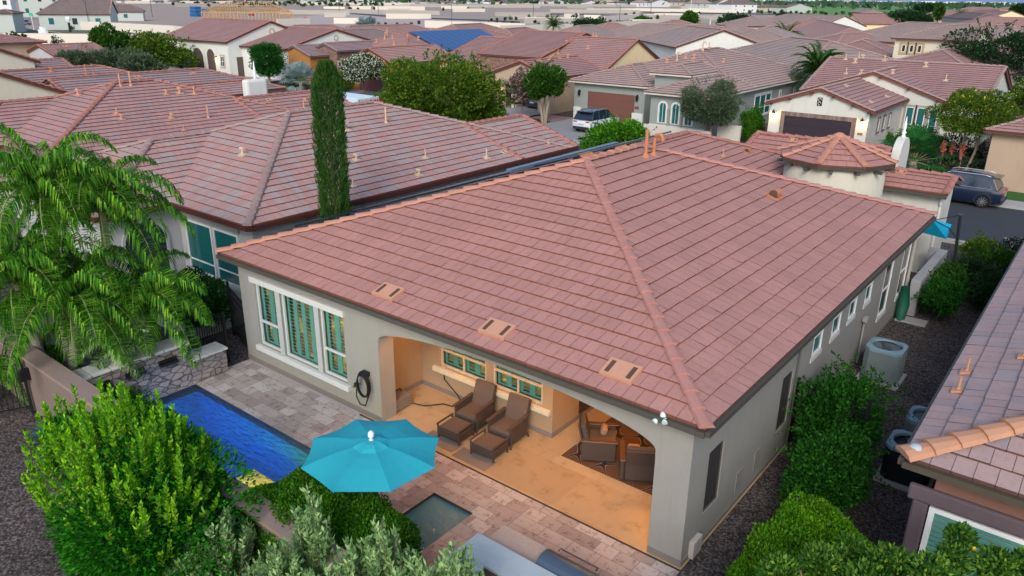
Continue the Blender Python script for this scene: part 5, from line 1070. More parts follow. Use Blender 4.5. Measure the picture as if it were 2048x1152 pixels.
for p in (1600, 1625): u = UE(p, 180); window(GR.root, fe, u-.3, u+.35, .9, 2.2, glass=GLD)
B = MB(); B.box(-17.2, 39.2, 0, -15.6, 39.45, 1.3); B.box(-22.3, 38.2, 0, -17.2, 38.4, .9); tag(B.build('garden_wall', flat('wall_cream', (.55, .53, .46), .85), bevel=.03), 'low cream garden wall in front of the grey green house', 'wall')
for k, x, y in (('goose', 1405, 100), ('pipe', 1418, 97), ('goose', 1354, 121), ('pipe', 1371, 118), ('tee', 1388, 117), ('tee', 1334, 126), ('tee', 1447, 125), ('flat', 1283, 138), ('flat', 1298, 160)): vent(rm, k, x, y, pl('S', 43.9, 3.03) if x < 1440 else pl('E', -17.7, 3.03), flat('vent_cream', (.55, .40, .29), .7) if k == 'goose' else FLESH, 1.3)
YG = House('garage_house', 'tan and yellow stucco house with an open garage, left of the grey green house', 'house', (-40, 52, 0), T_PLUM, TANW, CAPP, BUTT2, BRN)
YG.block(-40, 42.4, -33.2, 51, ax='y', h0=False, h1=False, oh=.3, walls=False); rg = YG.roof; YG.wm = YEL; YG.block(-40.6, 49.9, -33.1, 61.5, ax='x', h0=False, h1=False, sl=.44, oh=.3); ry = YG.roof; YG.block(-47.7, 49.7, -40, 64.9, ax='x', ze=3.85, h0=False, h1=False, sl=.262, oh=.3); YG.block(-52.6, 49.0, -47.5, 63.0, ax='x', ze=3.0, h0=False, h1=False, sl=.30, oh=.3)
YG.wm = TANW; fy = Fr((-39.7, 42.52, 0), (1, 0, 0), (0, -1, 0)); B = MB(); wall_holes(B, fy, 6.2, 3.05, [(1.25, 4.9, 0, 2.2)], .25); z = 3.05
B.prism([(-39.7, 42.52, 3.05), (-33.5, 42.52, 3.05), (-36.6, 42.52, 4.08)], (0, .25, 0)); B.box(-39.7, 42.78, 0, -39.45, 50.5, 3.05); B.box(-33.75, 42.78, 0, -33.5, 50.5, 3.05); B.box(-39.4, 48.5, 0, -33.8, 48.7, 3.0); B.build('wall', TANW, YG.root)
B = MB(); fy.box(B, 1.0, 5.15, 2.2, 2.42, -.01, .09); B.build('door_surround', BRICKT, YG.root); sconce(YG, fy, .6, 1.95, e=16)
B = MB(); 
for a in math.pi*.5, math.pi*.5+2.1, math.pi*.5+4.2: c = fy.p(3.1+.15*math.cos(a), 3.55+.12*math.sin(a), .0); B.lathe((0, 0, 0), [(.09, 0), (.09, .02)], 10, M=Matrix.Translation(c) @ Matrix.Rotation(math.pi/2, 4, 'X'))
B.build('gable_holes', BRN, YG.root)
B = MB(); B.box(-47.4, 49.8, 0, -40.2, 49.99, 3.75); B.build('brick_wall', BRICKV, YG.root); fe = Fr((-33.5, 43, 0), (0, 1, 0), (1, 0, 0)); trimwin(YG, fe, 5.9, 6.4, 1.6, 2.3, BRICKT, .15, glass=GLD)
for k, x, y, p, r in (('tee', 1133, 88, pl('S', 49.9, 3, .44), ry), ('tee', 1176, 98, pl('S', 49.9, 3, .44), ry), ('pipe', 1186, 74, pl('S', 49.9, 3, .44), ry), ('pipe', 1192, 74, pl('S', 49.9, 3, .44), ry), ('pipe', 1116, 108, pl('S', 49.9, 3, .44), ry), ('tee', 1136, 116, pl('E', -33.2), rg), ('flat', 1079, 122, pl('E', -33.2), rg), ('flat', 1100, 120, pl('E', -33.2), rg), ('flat', 1121, 118, pl('E', -33.2), rg)): vent(r, k, x, y, p, FLESH, 1.3)
t = thing('garage_shelving', 'black shelving full of boxes inside the open garage of the tan house', 'shelving', (-38.0, 43.6, .02)); B = MB()
for z in (.05, .5, .95, 1.4, 1.85): B.box(-.15, -.6, z, .3, .7, z+.03)
for y in (-.6, .67): B.box(-.15, y, 0, -.12, y+.03, 1.95); B.box(.27, y, 0, .3, y+.03, 1.95)
B.build('rack', BLACK, t, world=False)
for k in range(9): B = MB(); z = .08+.45*(k % 4); y = -.5+.38*(k % 3); B.box(-.1, y, z, .22, y+.28, z+.3); B.build('carton', flat('carton_%d' % (k % 3), [(.5, .5, .48), (.35, .26, .18), (.15, .2, .25)][k % 3], .8), t, world=False)
SO = House('solar_house', 'orange brown house whose pink roof carries a large blue solar array', 'house', (-60, 56, 0), T_BACK, ORG, CAPP, BUTT2, BRN)
SO.block(-59.2, 42.7, -52.5, 52, ax='y', h0=False, h1=False, sl=.38, oh=.3); SO.block(-70.2, 49, -57, 76, ax='y'); rs = SO.roof
f = Fr((-58.9, 42.82, 0), (1, 0, 0), (0, -1, 0)); tag(SO.root) ; garage_door(SO, f, 1.2, 5.3, 2.2, flat('garage_maroon', (.14, .06, .06), .6))
for k, x, y in (('goose', 770, 78), ('flue', 775, 74), ('pipe', 785, 78), ('tee', 816, 76), ('tee', 837, 80), ('pipe', 788, 90), ('tee', 753, 85)): vent(rs, k, x, y, pl('S', 49) if x < 805 else pl('E', -57), FLESH, 1.5)
B = MB(); p0, nn = pl('E', -57); nn = Vector(nn).normalized(); ys = [55.4+1.15*i for i in range(11)]
for y in ys:
    B.prism([(-63.2, y, 3.1+.333*6.2+.1), (-57.6, y, 3.1+.333*.6+.1), (-57.6, y+1.08, 3.1+.333*.6+.1), (-63.2, y+1.08, 3.1+.333*6.2+.1)], nn*.06)
B.build('solar_array', flat('solar_blue', (.02, .075, .21), .35, spec=.4, var=.08, scale=1), rs)
OR = House('orange_house', 'ochre orange stucco house with a stone faced gable, behind the cypress', 'house', (-68, 50, 0), T_GREY, ORG, CAPG, BUTT2, flat('fascia_grey', (.14, .11, .11), .7))
OR.block(-71.5, 43.2, -65.8, 51, ax='y', h0=False, h1=False, oh=.3); OR.block(-80, 47.5, -66.9, 66, ax='y'); OR.wm = BRICKV; OR.block(-68.6, 45.6, -64.2, 55, ax='y', ze=3.5, h0=False, h1=False, oh=.3)
f = Fr((-71.2, 43.3, 0), (1, 0, 0), (0, -1, 0)); trimwin(OR, f, 2.4, 3.1, 1.2, 2.1, OFFW, .1, glass=GLT)
WA = House('arched_house', 'tall white stucco house with two arches and brown garage doors, upper left', 'house', (-80, 48, 0), T_PLUM, WHT, CAPP, BUTT2, BRN)
WA.block(-92.5, 41.0, -78.3, 53.6, ax='x', ze=4.0, sl=.345, h0=False, h1=False, oh=.3); WA.block(-82, 42.8, -69.8, 57.5, ax='x', ze=3.55, sl=.26, h0=False, h1=False, oh=.3)
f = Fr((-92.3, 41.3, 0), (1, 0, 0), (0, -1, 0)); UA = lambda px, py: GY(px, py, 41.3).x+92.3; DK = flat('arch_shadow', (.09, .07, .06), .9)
for a, b in ((388, 410), (416, 433)): u0, u1 = UA(a, 130), UA(b, 130); archwin(WA, f, (u0+u1)/2, (u1-u0)*.92, 0.02, 3.1, WHT, DK, .12)  # dark sheet in each open arch paints in its shade
sconce(WA, f, UA(434, 118), 2.2, e=30); u = UA(445, 120); trimwin(WA, f, u-.4, u+.4, 1.2, 2.4, flat('trim_beige', (.42, .36, .27), .8), .15, splits=(u,), rail=1.8, glass=GLD)
fe = Fr((-78.42, 41.4, 0), (0, 1, 0), (1, 0, 0)); UB = lambda px, py: GX(px, py, -78.4).y-41.4; garage_door(WA, fe, UB(476, 140), UB(497, 140), 2.3, flat('door_brown', (.10, .075, .065), .6)); 
B = MB(); c = fe.p(UB(543, 57), 5.0, .02); B.lathe((0, 0, 0), [(.4, 0), (.4, .05)], 14, M=Matrix.Translation(c) @ Matrix.Rotation(math.pi/2, 4, 'Y')); B.lathe((0, 0, .051), [(.22, 0), (.22, .02)], 14, m=1, M=Matrix.Translation(c) @ Matrix.Rotation(math.pi/2, 4, 'Y')); B.build('round_vent', [flat('trim_beige', (.42, .36, .27), .8), WHT], WA.root)
ff2 = Fr((-69.95, 43.1, 0), (0, 1, 0), (1, 0, 0)); B = MB(); c = ff2.p(7.05, 4.5, .02); B.lathe((0, 0, 0), [(.35, 0), (.35, .05)], 14, M=Matrix.Translation(c) @ Matrix.Rotation(math.pi/2, 4, 'Y')); B.lathe((0, 0, .051), [(.18, 0), (.18, .02)], 14, m=1, M=Matrix.Translation(c) @ Matrix.Rotation(math.pi/2, 4, 'Y')); B.build('round_vent', [flat('trim_beige', (.42, .36, .27), .8), WHT], WA.root)
garage_door(WA, ff2, .3, 3.2, 2.4, flat('door_brown', (.10, .075, .065), .6)); fs = Fr((-82, 43.12, 0), (1, 0, 0), (0, -1, 0)); sconce(WA, ff2, 3.9, 2.2, e=30)
RT = House('neighbour_house', 'tan stucco house at the right edge behind the dark blue car', 'house', (4, 42, 0), T_PLUM, TANW, CAPG); RT.block(-1.3, 36.0, 14, 52, ax='x')
TS = House('two_storey_house', 'two storey cream house with three small framed windows, upper right', 'house', (-12, 74, 0), T_TAN, CREAM, CAPG); q0, q1 = G(1783, 76, 5.4), G(1942, 84, 5.4)
TS.block(q0.x, q0.y, q1.x, q0.y+9, ax='x', ze=5.4, sl=.3, oh=.35, h0=True, h1=False); f = Fr((q0.x+.35, q0.y+.34, 0), (1, 0, 0), (0, -1, 0)); BE = flat('stone_beige', (.40, .31, .17), .85)
for px in (1809, 1825, 1841): u = GY(px, 87, q0.y+.34).x-q0.x-.35; trimwin(TS, f, u-.2, u+.2, 4.0, 4.75, BE, .25, glass=GLD)
# --- ridges further back: each house sits under the ridge line seen in the photo
BK = []
def back(pa, pb, zr, hf, hips, roofm, wall, label, name='distant_house', cat='house', sl=.333, group=None, flip=False, ze=None):
    A, Bv = G(*pa, zr), G(*pb, zr); d = Bv-A; L_ = d.length; ang = math.atan2(d.y, d.x); ze = zr-sl*hf; e0, e1 = (hf if hips[0] else 0), (hf if hips[1] else 0)
    H = House(name, label, cat, ((A.x+Bv.x)/2, (A.y+Bv.y)/2, 0), roofm, wall, CAPG, BUTT2, BRN, group); M = Matrix.Translation((A.x, A.y, 0)) @ Matrix.Rotation(ang, 4, 'Z')
    H.block(-e0, -hf, L_+e1, hf, ze=ze, sl=sl, ax='x', h0=hips[0], h1=hips[1], M=M, capr=.16, gut=True); BK.append(H); return H
back((590, 51), (664, 50), 5.2, 6.5, (1, 1), T_BACK, CREAM, 'pink roofed house behind the tall white arched house')
h = back((700, 52), (822, 49), 5.0, 6, (1, 1), T_BACK, ORG, 'pink roofed house just behind the blue solar array'); back((905, 50), (962, 47), 5.0, 6, (1, 1), T_BACK, CREAM, 'pink hip roofed house left of the small octagonal roof')
back((1010, 58), (1052, 55), 4.8, 3, (1, 1), T_BACK, YEL, 'small hip roofed tower with yellow wall above the tan house'); back((1155, 52), (1186, 50), 5.0, 5.5, (1, 1), T_TAN, OFFW, 'taupe roofed house below the dark spreading tree')
back((1216, 46), (1232, 46), 5.0, 5.5, (1, 1), T_BACK, CREAM, 'small rose roofed house right of the dark spreading tree'); back((1285, 47), (1432, 52), 5.3, 9, (1, 1), T_TAN, WHT, 'large taupe roofed house behind the yellow gable')
back((1343, 41), (1362, 41), 5.2, 6, (1, 1), T_BACK, CREAM, 'rose hip roof peeking over the large taupe roof'); back((1448, 60), (1378, 52), 5.6, 6.2, (0, 1), T_TAN, WHT, 'house with a bright white gable wall above the grey green house')
back((1462, 50), (1476, 50), 5, 4.5, (1, 1), T_TAN, YEL, 'little hip roofed tower right of the white gable'); back((1526, 58), (1540, 52), 5.2, 7.5, (1, 1), T_TAN, TAUPE, 'taupe hip roofed house left of the upper date palm')
back((1584, 75), (1662, 83), 5.4, 8.5, (1, 1), T_TAN, GREYG, 'long taupe hip roof in front of the date palm'); back((1618, 38), (1632, 36), 5.2, 8, (1, 1), T_BACK, TAUPE, 'brown hip roof left of the pale blue solar panels')
h = back((1640, 40), (1705, 56), 5.0, 6, (1, 1), T_BACK, OFFW, 'rose roofed house carrying the pale blue solar panels'); B = MB(); c = [G(1641, 44, 4.75), G(1660, 44, 4.9), G(1700, 58, 4.5), G(1677, 62, 4.1)]; B.prism(c, (0, 0, .08)); B.build('solar_array', flat('solar_pale', (.14, .32, .50), .3), h.roof)
back((1690, 66), (1728, 66), 5.0, 6, (1, 1), T_BACK, CREAM, 'rose hip roof behind the white oleander'); back((1724, 80), (1730, 78), 4.6, 4.5, (1, 1), T_PLUM, OFFW, 'small plum coloured hip roof beside the white oleander')
back((1575, 28), (1690, 32), 5.3, 8, (1, 0), T_TAN, WHT, 'long taupe roof at the edge of the green field'); back((1706, 28), (1795, 29), 5.3, 8, (0, 0), T_BACK, YEL, 'rose roofed house with yellow gable end near the field'); back((1722, 17), (1745, 19), 5.2, 5, (0, 1), T_TAN, ORG, 'low taupe gable at the edge of the green field')
back((1500, 34), (1512, 34), 5, 6, (1, 1), T_TAN, CREAM, 'pale taupe hip roof left of the field, below the new houses'); back((1775, 55), (1830, 54), 5, 6, (1, 1), T_BACK, TAUPE, 'brown roof left of the two storey house')
back((1815, 45), (2020, 52), 6.4, 7, (1, 1), T_TAN, YEL, 'very long taupe roof directly behind the two storey house'); back((1880, 21), (1958, 20), 5.2, 8, (1, 0), T_BACK, YEL, 'taupe roofed house with yellow gable beyond the slim cypress')
back((1930, 24), (1975, 26), 5, 7, (1, 1), T_DARK, GREYG, 'grey roofed house right of the yellow gable'); back((1960, 20), (2024, 22), 5.4, 8, (1, 0), T_PLUM, YEL, 'plum roofed house with yellow gable end at the upper right'); back((1938, 14), (1980, 14), 5.4, 6, (1, 1), T_BACK, TAUPE, 'low rose roof far away in front of the green field')
back((1975, 34), (2046, 35), 5.2, 8, (1, 1), T_BACK, OFFW, 'rose roof at the right edge above the dark trees'); back((2010, 14), (2046, 14), 5.2, 6, (1, 1), T_BACK, CREAM, 'distant rose roof touching the right edge of the picture'); back((1885, 100), (1990, 90), 4.6, 6, (1, 1), T_PLUM, OFFW, 'plum roof between the two storey house and the dark trees')


# ============================================================ vehicles
def suv(name, label, loc, rz, body, roofc, L_=4.6, Wd=1.85, Hh=1.68, rim=None, rails=True, chrome=False, lamp_c=(.5, .02, .02)):
    r = thing(name, label, 'car', loc, rz); r.scale = (.9, .9, .9); h = L_/2; w = Wd/2; bm_ = flat('paint_'+body[0], body[1], .25, spec=.6, coat=.8, var=.03); rm_ = flat('paint_'+roofc[0], roofc[1], .25, spec=.6, coat=.6, var=.03)
    st = [(-h, .80, .42, .80, .86), (-h+.08, .92, .30, .95, .97), (-h+.55, .98, .24, 1.02, 1), (-.9, 1, .24, 1.02, 1), (.4, 1, .24, 1.02, 1), (h-1.25, 1, .24, 1.0, 1), (h-.55, .96, .24, .93, .96), (h-.12, .86, .28, .78, .88), (h, .74, .40, .62, .8)]
    V = []; m = 8
    for x, k, zb, zt, kt in st: V += [(x, -w*k*.92, zb), (x, -w*k, zb+.14), (x, -w*k, zt-.16), (x, -w*kt*.93, zt-.02), (x, w*kt*.93, zt-.02), (x, w*k, zt-.16), (x, w*k, zb+.14), (x, w*k*.92, zb)]
    B = MB(); n = len(st); B.add(V, [(i*m+k, i*m+(k+1) % m, (i+1)*m+(k+1) % m, (i+1)*m+k) for i in range(n-1) for k in range(m)]+[tuple(range(m-1, -1, -1)), tuple((n-1)*m+k for k in range(m))]); bo = B.build('body', bm_, r, world=False, smooth=True, bevel=0)
    md = bo.modifiers.new('e', 'EDGE_SPLIT'); md.split_angle = R_(38)
    cs = [(-h+.28, .93, .93, 1.0, 1.02), (-h+.62, .95, .80, 1.0, Hh-.10), (-h+1.1, .96, .78, 1.0, Hh-.01), (-.1, .96, .78, 1.0, Hh), (.45, .96, .76, 1.0, Hh-.07), (1.22, .95, .88, .98, 1.03)]
    V = []
    for x, kb, kt, zb, zt in cs: V += [(x, -w*kb, zb), (x, -w*kt, zt), (x, w*kt, zt), (x, w*kb, zb)]
    B = MB(); B.add(V, [(i*4+k, i*4+(k+1) % 4, (i+1)*4+(k+1) % 4, (i+1)*4+k) for i in range(5) for k in range(4)]+[(3, 2, 1, 0), (20, 21, 22, 23)]); B.build('windows', flat('car_glass', (.012, .02, .035), .08, spec=.8, var=0), r, world=False)
    B = MB(); P = [(x, kt, zt) for x, kb, kt, zb, zt in cs[1:5]]; V = []
    for x, kt, zt in P: V += [(x, -w*kt*1.0, zt+.0), (x, -w*kt*.85, zt+.035), (x, w*kt*.85, zt+.035), (x, w*kt, zt)]
    B.add(V, [(i*4+k, i*4+k+1, (i+1)*4+k+1, (i+1)*4+k) for i in range(3) for k in range(3)]); B.build('roof', rm_, r, world=False, smooth=True)
    B = MB()
    for s in (-1, 1):
        for (xa, za, ka), (xb, zb, kb) in (((-h+.62, Hh-.1, .80), (-h+.3, 1.0, .94)), ((-.95, Hh, .785), (-1.0, 1.0, .965)), ((.1, Hh, .785), (.12, 1.0, .965)), ((.45, Hh-.06, .765), (1.22, 1.0, .955))): B.tube([(xa, s*w*ka, za), (xb, s*w*kb, zb)], .035 if xb < 1 else .03, 5)
        if chrome: B2 = MB(); B2.tube([(-h+.55, s*w*.97, 1.05), (-h+.8, s*w*.84, Hh-.22), (-.1, s*w*.815, Hh-.13), (.5, s*w*.82, Hh-.2), (1.1, s*w*.965, 1.04), (-h+.55, s*w*.975, 1.03)], .014, 5); B2.build('chrome_trim', flat('chrome', (.7, .72, .74), .2, metal=.9), r, world=False)
    B.build('pillars', bm_ if chrome else rm_, r, world=False)
    tyre = flat('tyre', (.015, .015, .016), .9); rimm = rim or flat('rim_silver', (.45, .46, .48), .3, metal=.8); cla = flat('cladding', (.025, .026, .03), .7)
    for sx in (-h+.88, h-.92):
        for s in (-1, 1):
            M = Matrix.Translation((sx, s*(w-.12), .35)) @ Matrix.Rotation(math.pi/2, 4, 'X'); B = MB(); B.lathe((0, 0, -.11), [(.23, 0), (.33, .01), (.35, .05), (.35, .17), (.33, .21), (.23, .22)], 24, M=M); o = B.build('wheel', tyre, r, world=False)
            B = MB(); zz = .005*s; B.lathe((0, 0, -.10), [(.23, 0), (.23, .20)], 20, m=1, M=M)
            for k in range(10): a = 2*math.pi*k/10; MM = M @ Matrix.Rotation(a, 4, 'Z'); B.box(.04, -.018, -.118, .235, .018, .118, 0, MM)
            B.lathe((0, 0, -.125), [(.05, 0), (.05, .25)], 10, M=M); B.build('rim', [rimm, tyre], o, world=False)
            B = MB(); B.tube([(sx+.39*math.cos(a), s*(w-.01), .37+.39*math.sin(a)) for a in [math.pi*i/14 for i in range(-1, 16)]], .045, 6); B.build('wheel_arch', cla, r, world=False)
    for s in (-1, 1):
        B = MB(); B.box(-h+.02, s*w*.62-.17 if s > 0 else -w*.62-.2, .80, -h+.2, s*w*.62+.2 if s > 0 else -w*.62+.17, .92); B.build('tail_light', flat('lamp_red', lamp_c, .2, spec=.7), r, world=False, bevel=.02)
        B = MB(); B.box(h-.3, s*w*.68-.16, .66, h-.05, s*w*.68+.16, .78); B.build('headlight', flat('lamp_clear', (.5, .52, .55), .15, spec=.7), r, world=False, bevel=.02)
        B = MB(); B.box(.85, s*(w+.08)-.1, .98, 1.02, s*(w+.08)+.1, 1.12); B.build('mirror', rm_, r, world=False, bevel=.03)
        if rails: B = MB(); B.tube([(-h+.75, s*w*.72, Hh-.0), (-h+1.0, s*w*.72, Hh+.06), (.2, s*w*.72, Hh+.06), (.45, s*w*.72, Hh-.02)], .02, 6); B.build('roof_rail', flat('rail_silver', (.6, .62, .65), .3, metal=.7), r, world=False)
    for bx_ in ((-h-.02, -h+.12), (h-.1, h+.02)): B = MB(); B.box(bx_[0], -w*.83, .27, bx_[1], w*.83, .51); B.build('bumper', cla, r, world=False, bevel=.04)
    B = MB(); B.box(-h-.01, -.24, .62, -h+.1, .24, .74); B.build('number_plate', flat('plate', (.4, .42, .5), .5), r, world=False)
    B = MB(); B.box(-h+.3, -w*.7, Hh-.09, -h+.66, w*.7, Hh-.03); B.build('rear_spoiler', rm_, r, world=False, bevel=.02); return r
suv('parked_car', 'white sport utility car with black roof parked in the driveway of the grey green house', (-26.05, 38.0, .12), R_(90), ('white', (.62, .68, .72)), ('black', (.012, .014, .02)))
q = G(1961, 415, 0); suv('parked_car', 'dark blue sport utility car with roof rails parked at the far kerb on the right', (q.x-1.3, q.y+.72, 0), R_(180-1), ('dark_navy', (.006, .013, .038)), ('dark_navy', (.006, .013, .038)), L_=4.7, Hh=1.64, chrome=True)
suv('parked_car', 'black car standing inside the open garage of the tan house', (-36.2, 45.6, .05), R_(90), ('dark', (.010, .012, .02)), ('dark', (.010, .012, .02)), rails=False)
q = G(55, 50, 0); suv('parked_car', 'dark blue hatchback by the new houses at the far upper left', (q.x, q.y, 0), R_(150), ('navy', (.018, .035, .085)), ('navy', (.018, .035, .085)), rails=False)
# moving truck behind the left neighbour's roof
t = thing('box_truck', 'white box truck with red lettering parked on the street behind the roofs', 'truck', (-39, 25.7, 0), 0)
tx0, tx1, ty0, ty1 = -39.9, -35.9, 23.95, 25.85; WT = flat('truck_white', (.62, .72, .78), .4, var=.03)
tz = 2.75
B = MB(); B.box(tx0, ty0, .75, tx1, ty1, tz); B.build('cargo_box', WT, t, bevel=.03); B = MB(); B.box(tx0-1.6, ty0+.1, .5, tx0-.05, ty1-.1, 2.1); B.build('cab', WT, t, bevel=.12); B = MB(); B.box(tx0-1.0, ty0+.05, 1.35, tx0-.45, ty1-.05, 1.85); B.box(tx0-1.63, ty0+.25, 1.3, tx0-1.5, ty1-.25, 1.9); B.build('cab_windows', flat('car_glass', (.012, .02, .035), .08), t)
for x in (tx0-.9, tx1-1.3):
    for y in (ty0+.15, ty1-.15): B = MB(); B.lathe((0, 0, -.13), [(.2, 0), (.42, .01), (.42, .25), (.2, .26)], 18, M=Matrix.Translation((x, y, .42)) @ Matrix.Rotation(math.pi/2, 4, 'X')); B.build('wheel', flat('tyre', (.015, .015, .016), .9), t)
def text(s, size, loc, rot, m, parent, ext=.01, name='lettering', bold=.0):
    cu = bpy.data.curves.new('t', 'FONT'); cu.body = s; cu.size = size; cu.extrude = ext; cu.offset = bold; cu.shear = .15; ob = bpy.data.objects.new('t', cu); COL.objects.link(ob)
    bpy.context.view_layer.update(); me = bpy.data.meshes.new_from_object(ob.evaluated_get(bpy.context.evaluated_depsgraph_get())); bpy.data.objects.remove(ob)
    me.materials.clear(); me.materials.append(m); o = bpy.data.objects.new(name, me); COL.objects.link(o); o.parent = parent; o.location = Vector(loc)-wloc(parent); o.rotation_euler = rot; return o
text('HOME MAZE', .34, (tx1+.012, ty0+.28, 2.36), (R_(90), 0, R_(90)), flat('letter_red', (.6, .01, .05), .5), t, bold=.01)
B = MB(); B.box(tx1+.001, ty0+.08, 2.36, tx1+.01, ty0+.2, 2.62); B.build('emblem', flat('emblem_green', (.10, .18, .10), .6), t)
# ============================================================ planting near the camera
def at(px, py, z): return G(px, py, z)
# queen palms on the left
PAL = [(92, 300, -14.3, 26, 2.5), (205, 330, -14.0, 24, 2.3), (35, 470, -14.4, 26, 2.5), (150, 520, -13.6, 26, 2.5), (290, 520, -13.3, 22, 2.2), (60, 640, -15.6, 14, 1.7)]
PN = ['leftmost and tallest queen palm, its crown against the pink roofs', 'queen palm with its crown in front of the left neighbour\'s roof corner', 'drooping queen palm cut by the left edge of the picture', 'full queen palm in the middle of the left cluster', 'queen palm nearest the neighbour\'s windows, one frond arching right', 'low queen palm behind the left end of the block wall']
for i, (px, py, X, nf, Ln) in enumerate(PAL):
    c = GX(px, py+95, X); b = (X+.25*math.sin(i*2.1), max(-4.2, min(c.y-.5+.2*math.cos(i), -.9)), 0)
    feather_palm('queen_palm', PN[i], b, tuple(c), nf, Ln*1.0, 'palm', leaf_l=.62, leaf_w=.017, hang=.74, droop=2.7, nl=80, tr=.10, el=(.35, 1.4), seed=i+3, group='queen palms behind the stone pool wall')
q = G(560/2.25, 300/2.25+640, .3)
feather_palm('young_palm', 'small pale young palm drooping over the stone pool wall', (-13.2, -3.3, .2), (-12.9, -3.25, 1.35), 9, 1.15, 'sage', leaf_l=.38, leaf_w=.02, hang=.7, droop=2.4, nl=26, tr=.06, seed=31)
# big citrus like bush with bright upright shoots
bc = Vector((-7.05, -5.85, 0)); r = thing('citrus_bush', 'large bright green bush with upright lime shoots in front of the block wall', 'bush', bc)
P, D = lobes(44000, (2.05, 1.2, 1.35), 20, .48, 13, .35); P = P+np.array([0, 0, 1.38]); k = P[:, 2] > .04; g = np.random.default_rng(4); D = D+g.normal(size=D.shape)*.5+[0, 0, .35]
leafmesh('foliage', P[k], D[k], .06+.05*g.random(k.sum()), .04, LF['bush'], r); P2 = []; D2 = []; B = MB()
for i in range(270):
    a, rr = g.random()*6.283, g.random()**.5; x, y = 1.9*rr*math.cos(a), 1.12*rr*math.sin(a); z0 = 1.38+1.35*math.sqrt(max(0, 1-rr*rr))*.92-.1; h = .25+.7*g.random()**1.4*(1.15-rr*.4); lx, ly = x*.12, y*.12
    B.tube([(x, y, z0), (x+lx, y+ly, z0+h)], [.006, .003], 4)
    for j in range(int(34*h/.4)):
        s = j/(34*h/.4); th = j*2.4; P2.append((x+lx*s, y+ly*s, z0+h*s)); D2.append((math.cos(th), math.sin(th), .7+s*1.2))
leafmesh('shoots', np.array(P2), np.array(D2)+g.normal(size=(len(P2), 3))*.25, .06+.05*g.random(len(P2)), .04, LF['lime'], r); B.build('stems', BARK, r, world=False)
trunk_mesh('trunk', (0, 0, 0), (0, 0, 1.1), .06, .04, 7, BARK, r, 1.0)
# blue agave by the gate
for (px, py, s, l) in ((95, 880, .55, 'blue grey agave on the gravel left of the big bush'),):
    c = G(px, py, 0); r = thing('agave', l, 'agave', c); g = np.random.default_rng(2); V = []
    for i in range(26):
        a = i*2.4; e = 1.3-1.1*i/26; d = np.array([math.cos(a)*math.cos(e), math.sin(a)*math.cos(e), math.sin(e)]); w_ = np.array([-math.sin(a), math.cos(a), 0])*.05; p = d*.03; m = d*s*.55; t_ = d*s+np.array([0, 0, -.14*s])
        V += [[p-w_*.7, p+w_*.7, m+w_, m-w_], [m-w_, m+w_, t_+w_*.05, t_-w_*.05]]
    V = np.array(V); rawmesh('leaves', V.reshape(-1, 3), len(V), 4, LF['agave'], r)
# clipped hedge behind the block wall, below the umbrella
boxhedge('clipped_hedge', 'dark green clipped hedge between the pool end and the spa, under the umbrella', 'hedge', [(-6.1, -4.95), (-3.2, -4.75), (-3.15, -3.15), (-5.8, -2.95)], 1.5, 'hedge', 52000, .045, seed=3, bulge=.10)
# sage green shrubs close to the camera
SG = []
for (px, py, z, rr) in ((400, 1075, 1.6, .5), (440, 1010, 1.95, .55), (625, 958, 2.75, .30), (770, 1005, 2.75, .42), (925, 1065, 2.7, .38), (560, 1080, 2.2, .62), (700, 1075, 2.5, .62), (850, 1095, 2.55, .55)):
    q = G(px, py, z); SG.append((q.x, q.y-.1, z, rr, len(SG)+1))
for i, (x, y, h, rr, sd) in enumerate(SG):
    r = thing('sage_shrub', ['leftmost pale sage shrub, at the foot of the big green bush', 'pale sage shrub just right of the big green bush', 'tallest pale sage shrub, its tip over the clipped hedge', 'pale sage shrub in front of the spa', 'pale sage shrub next to the barbecue island', 'broad sage shrub at the bottom edge, left of the tallest one', 'broad sage shrub at the bottom edge, below the clipped hedge', 'sage shrub at the bottom edge below the barbecue island'][i], 'shrub', (x, y, 0), group='sage shrubs along the block wall')
    g = np.random.default_rng(sd+50); P = []; D = []; B = MB(); ns = int(40*rr/.5)+8
    for k in range(ns):
        a = g.random()*6.28; q = g.random()**.5*rr; tip = np.array([q*math.cos(a), q*math.sin(a), h*(1.0-.30*(q/rr)**1.5)*(.82+.2*g.random())]); base = np.array([q*.25*math.cos(a), q*.25*math.sin(a), .05]); B.tube([Vector(base), Vector(tip)], [.012, .004], 4); n_ = 120
        for j in range(n_):
            s = .3+.7*(j/n_); p = base+(tip-base)*s; th = j*2.4; P.append(p+g.normal(size=3)*.018); D.append((math.cos(th), math.sin(th), .5+s))
    leafmesh('foliage', np.array(P), np.array(D)+g.normal(size=(len(P), 3))*.35, .075+.05*g.random(len(P)), .038, LF['sage'], r); B.build('stems', BARKP, r, world=False)
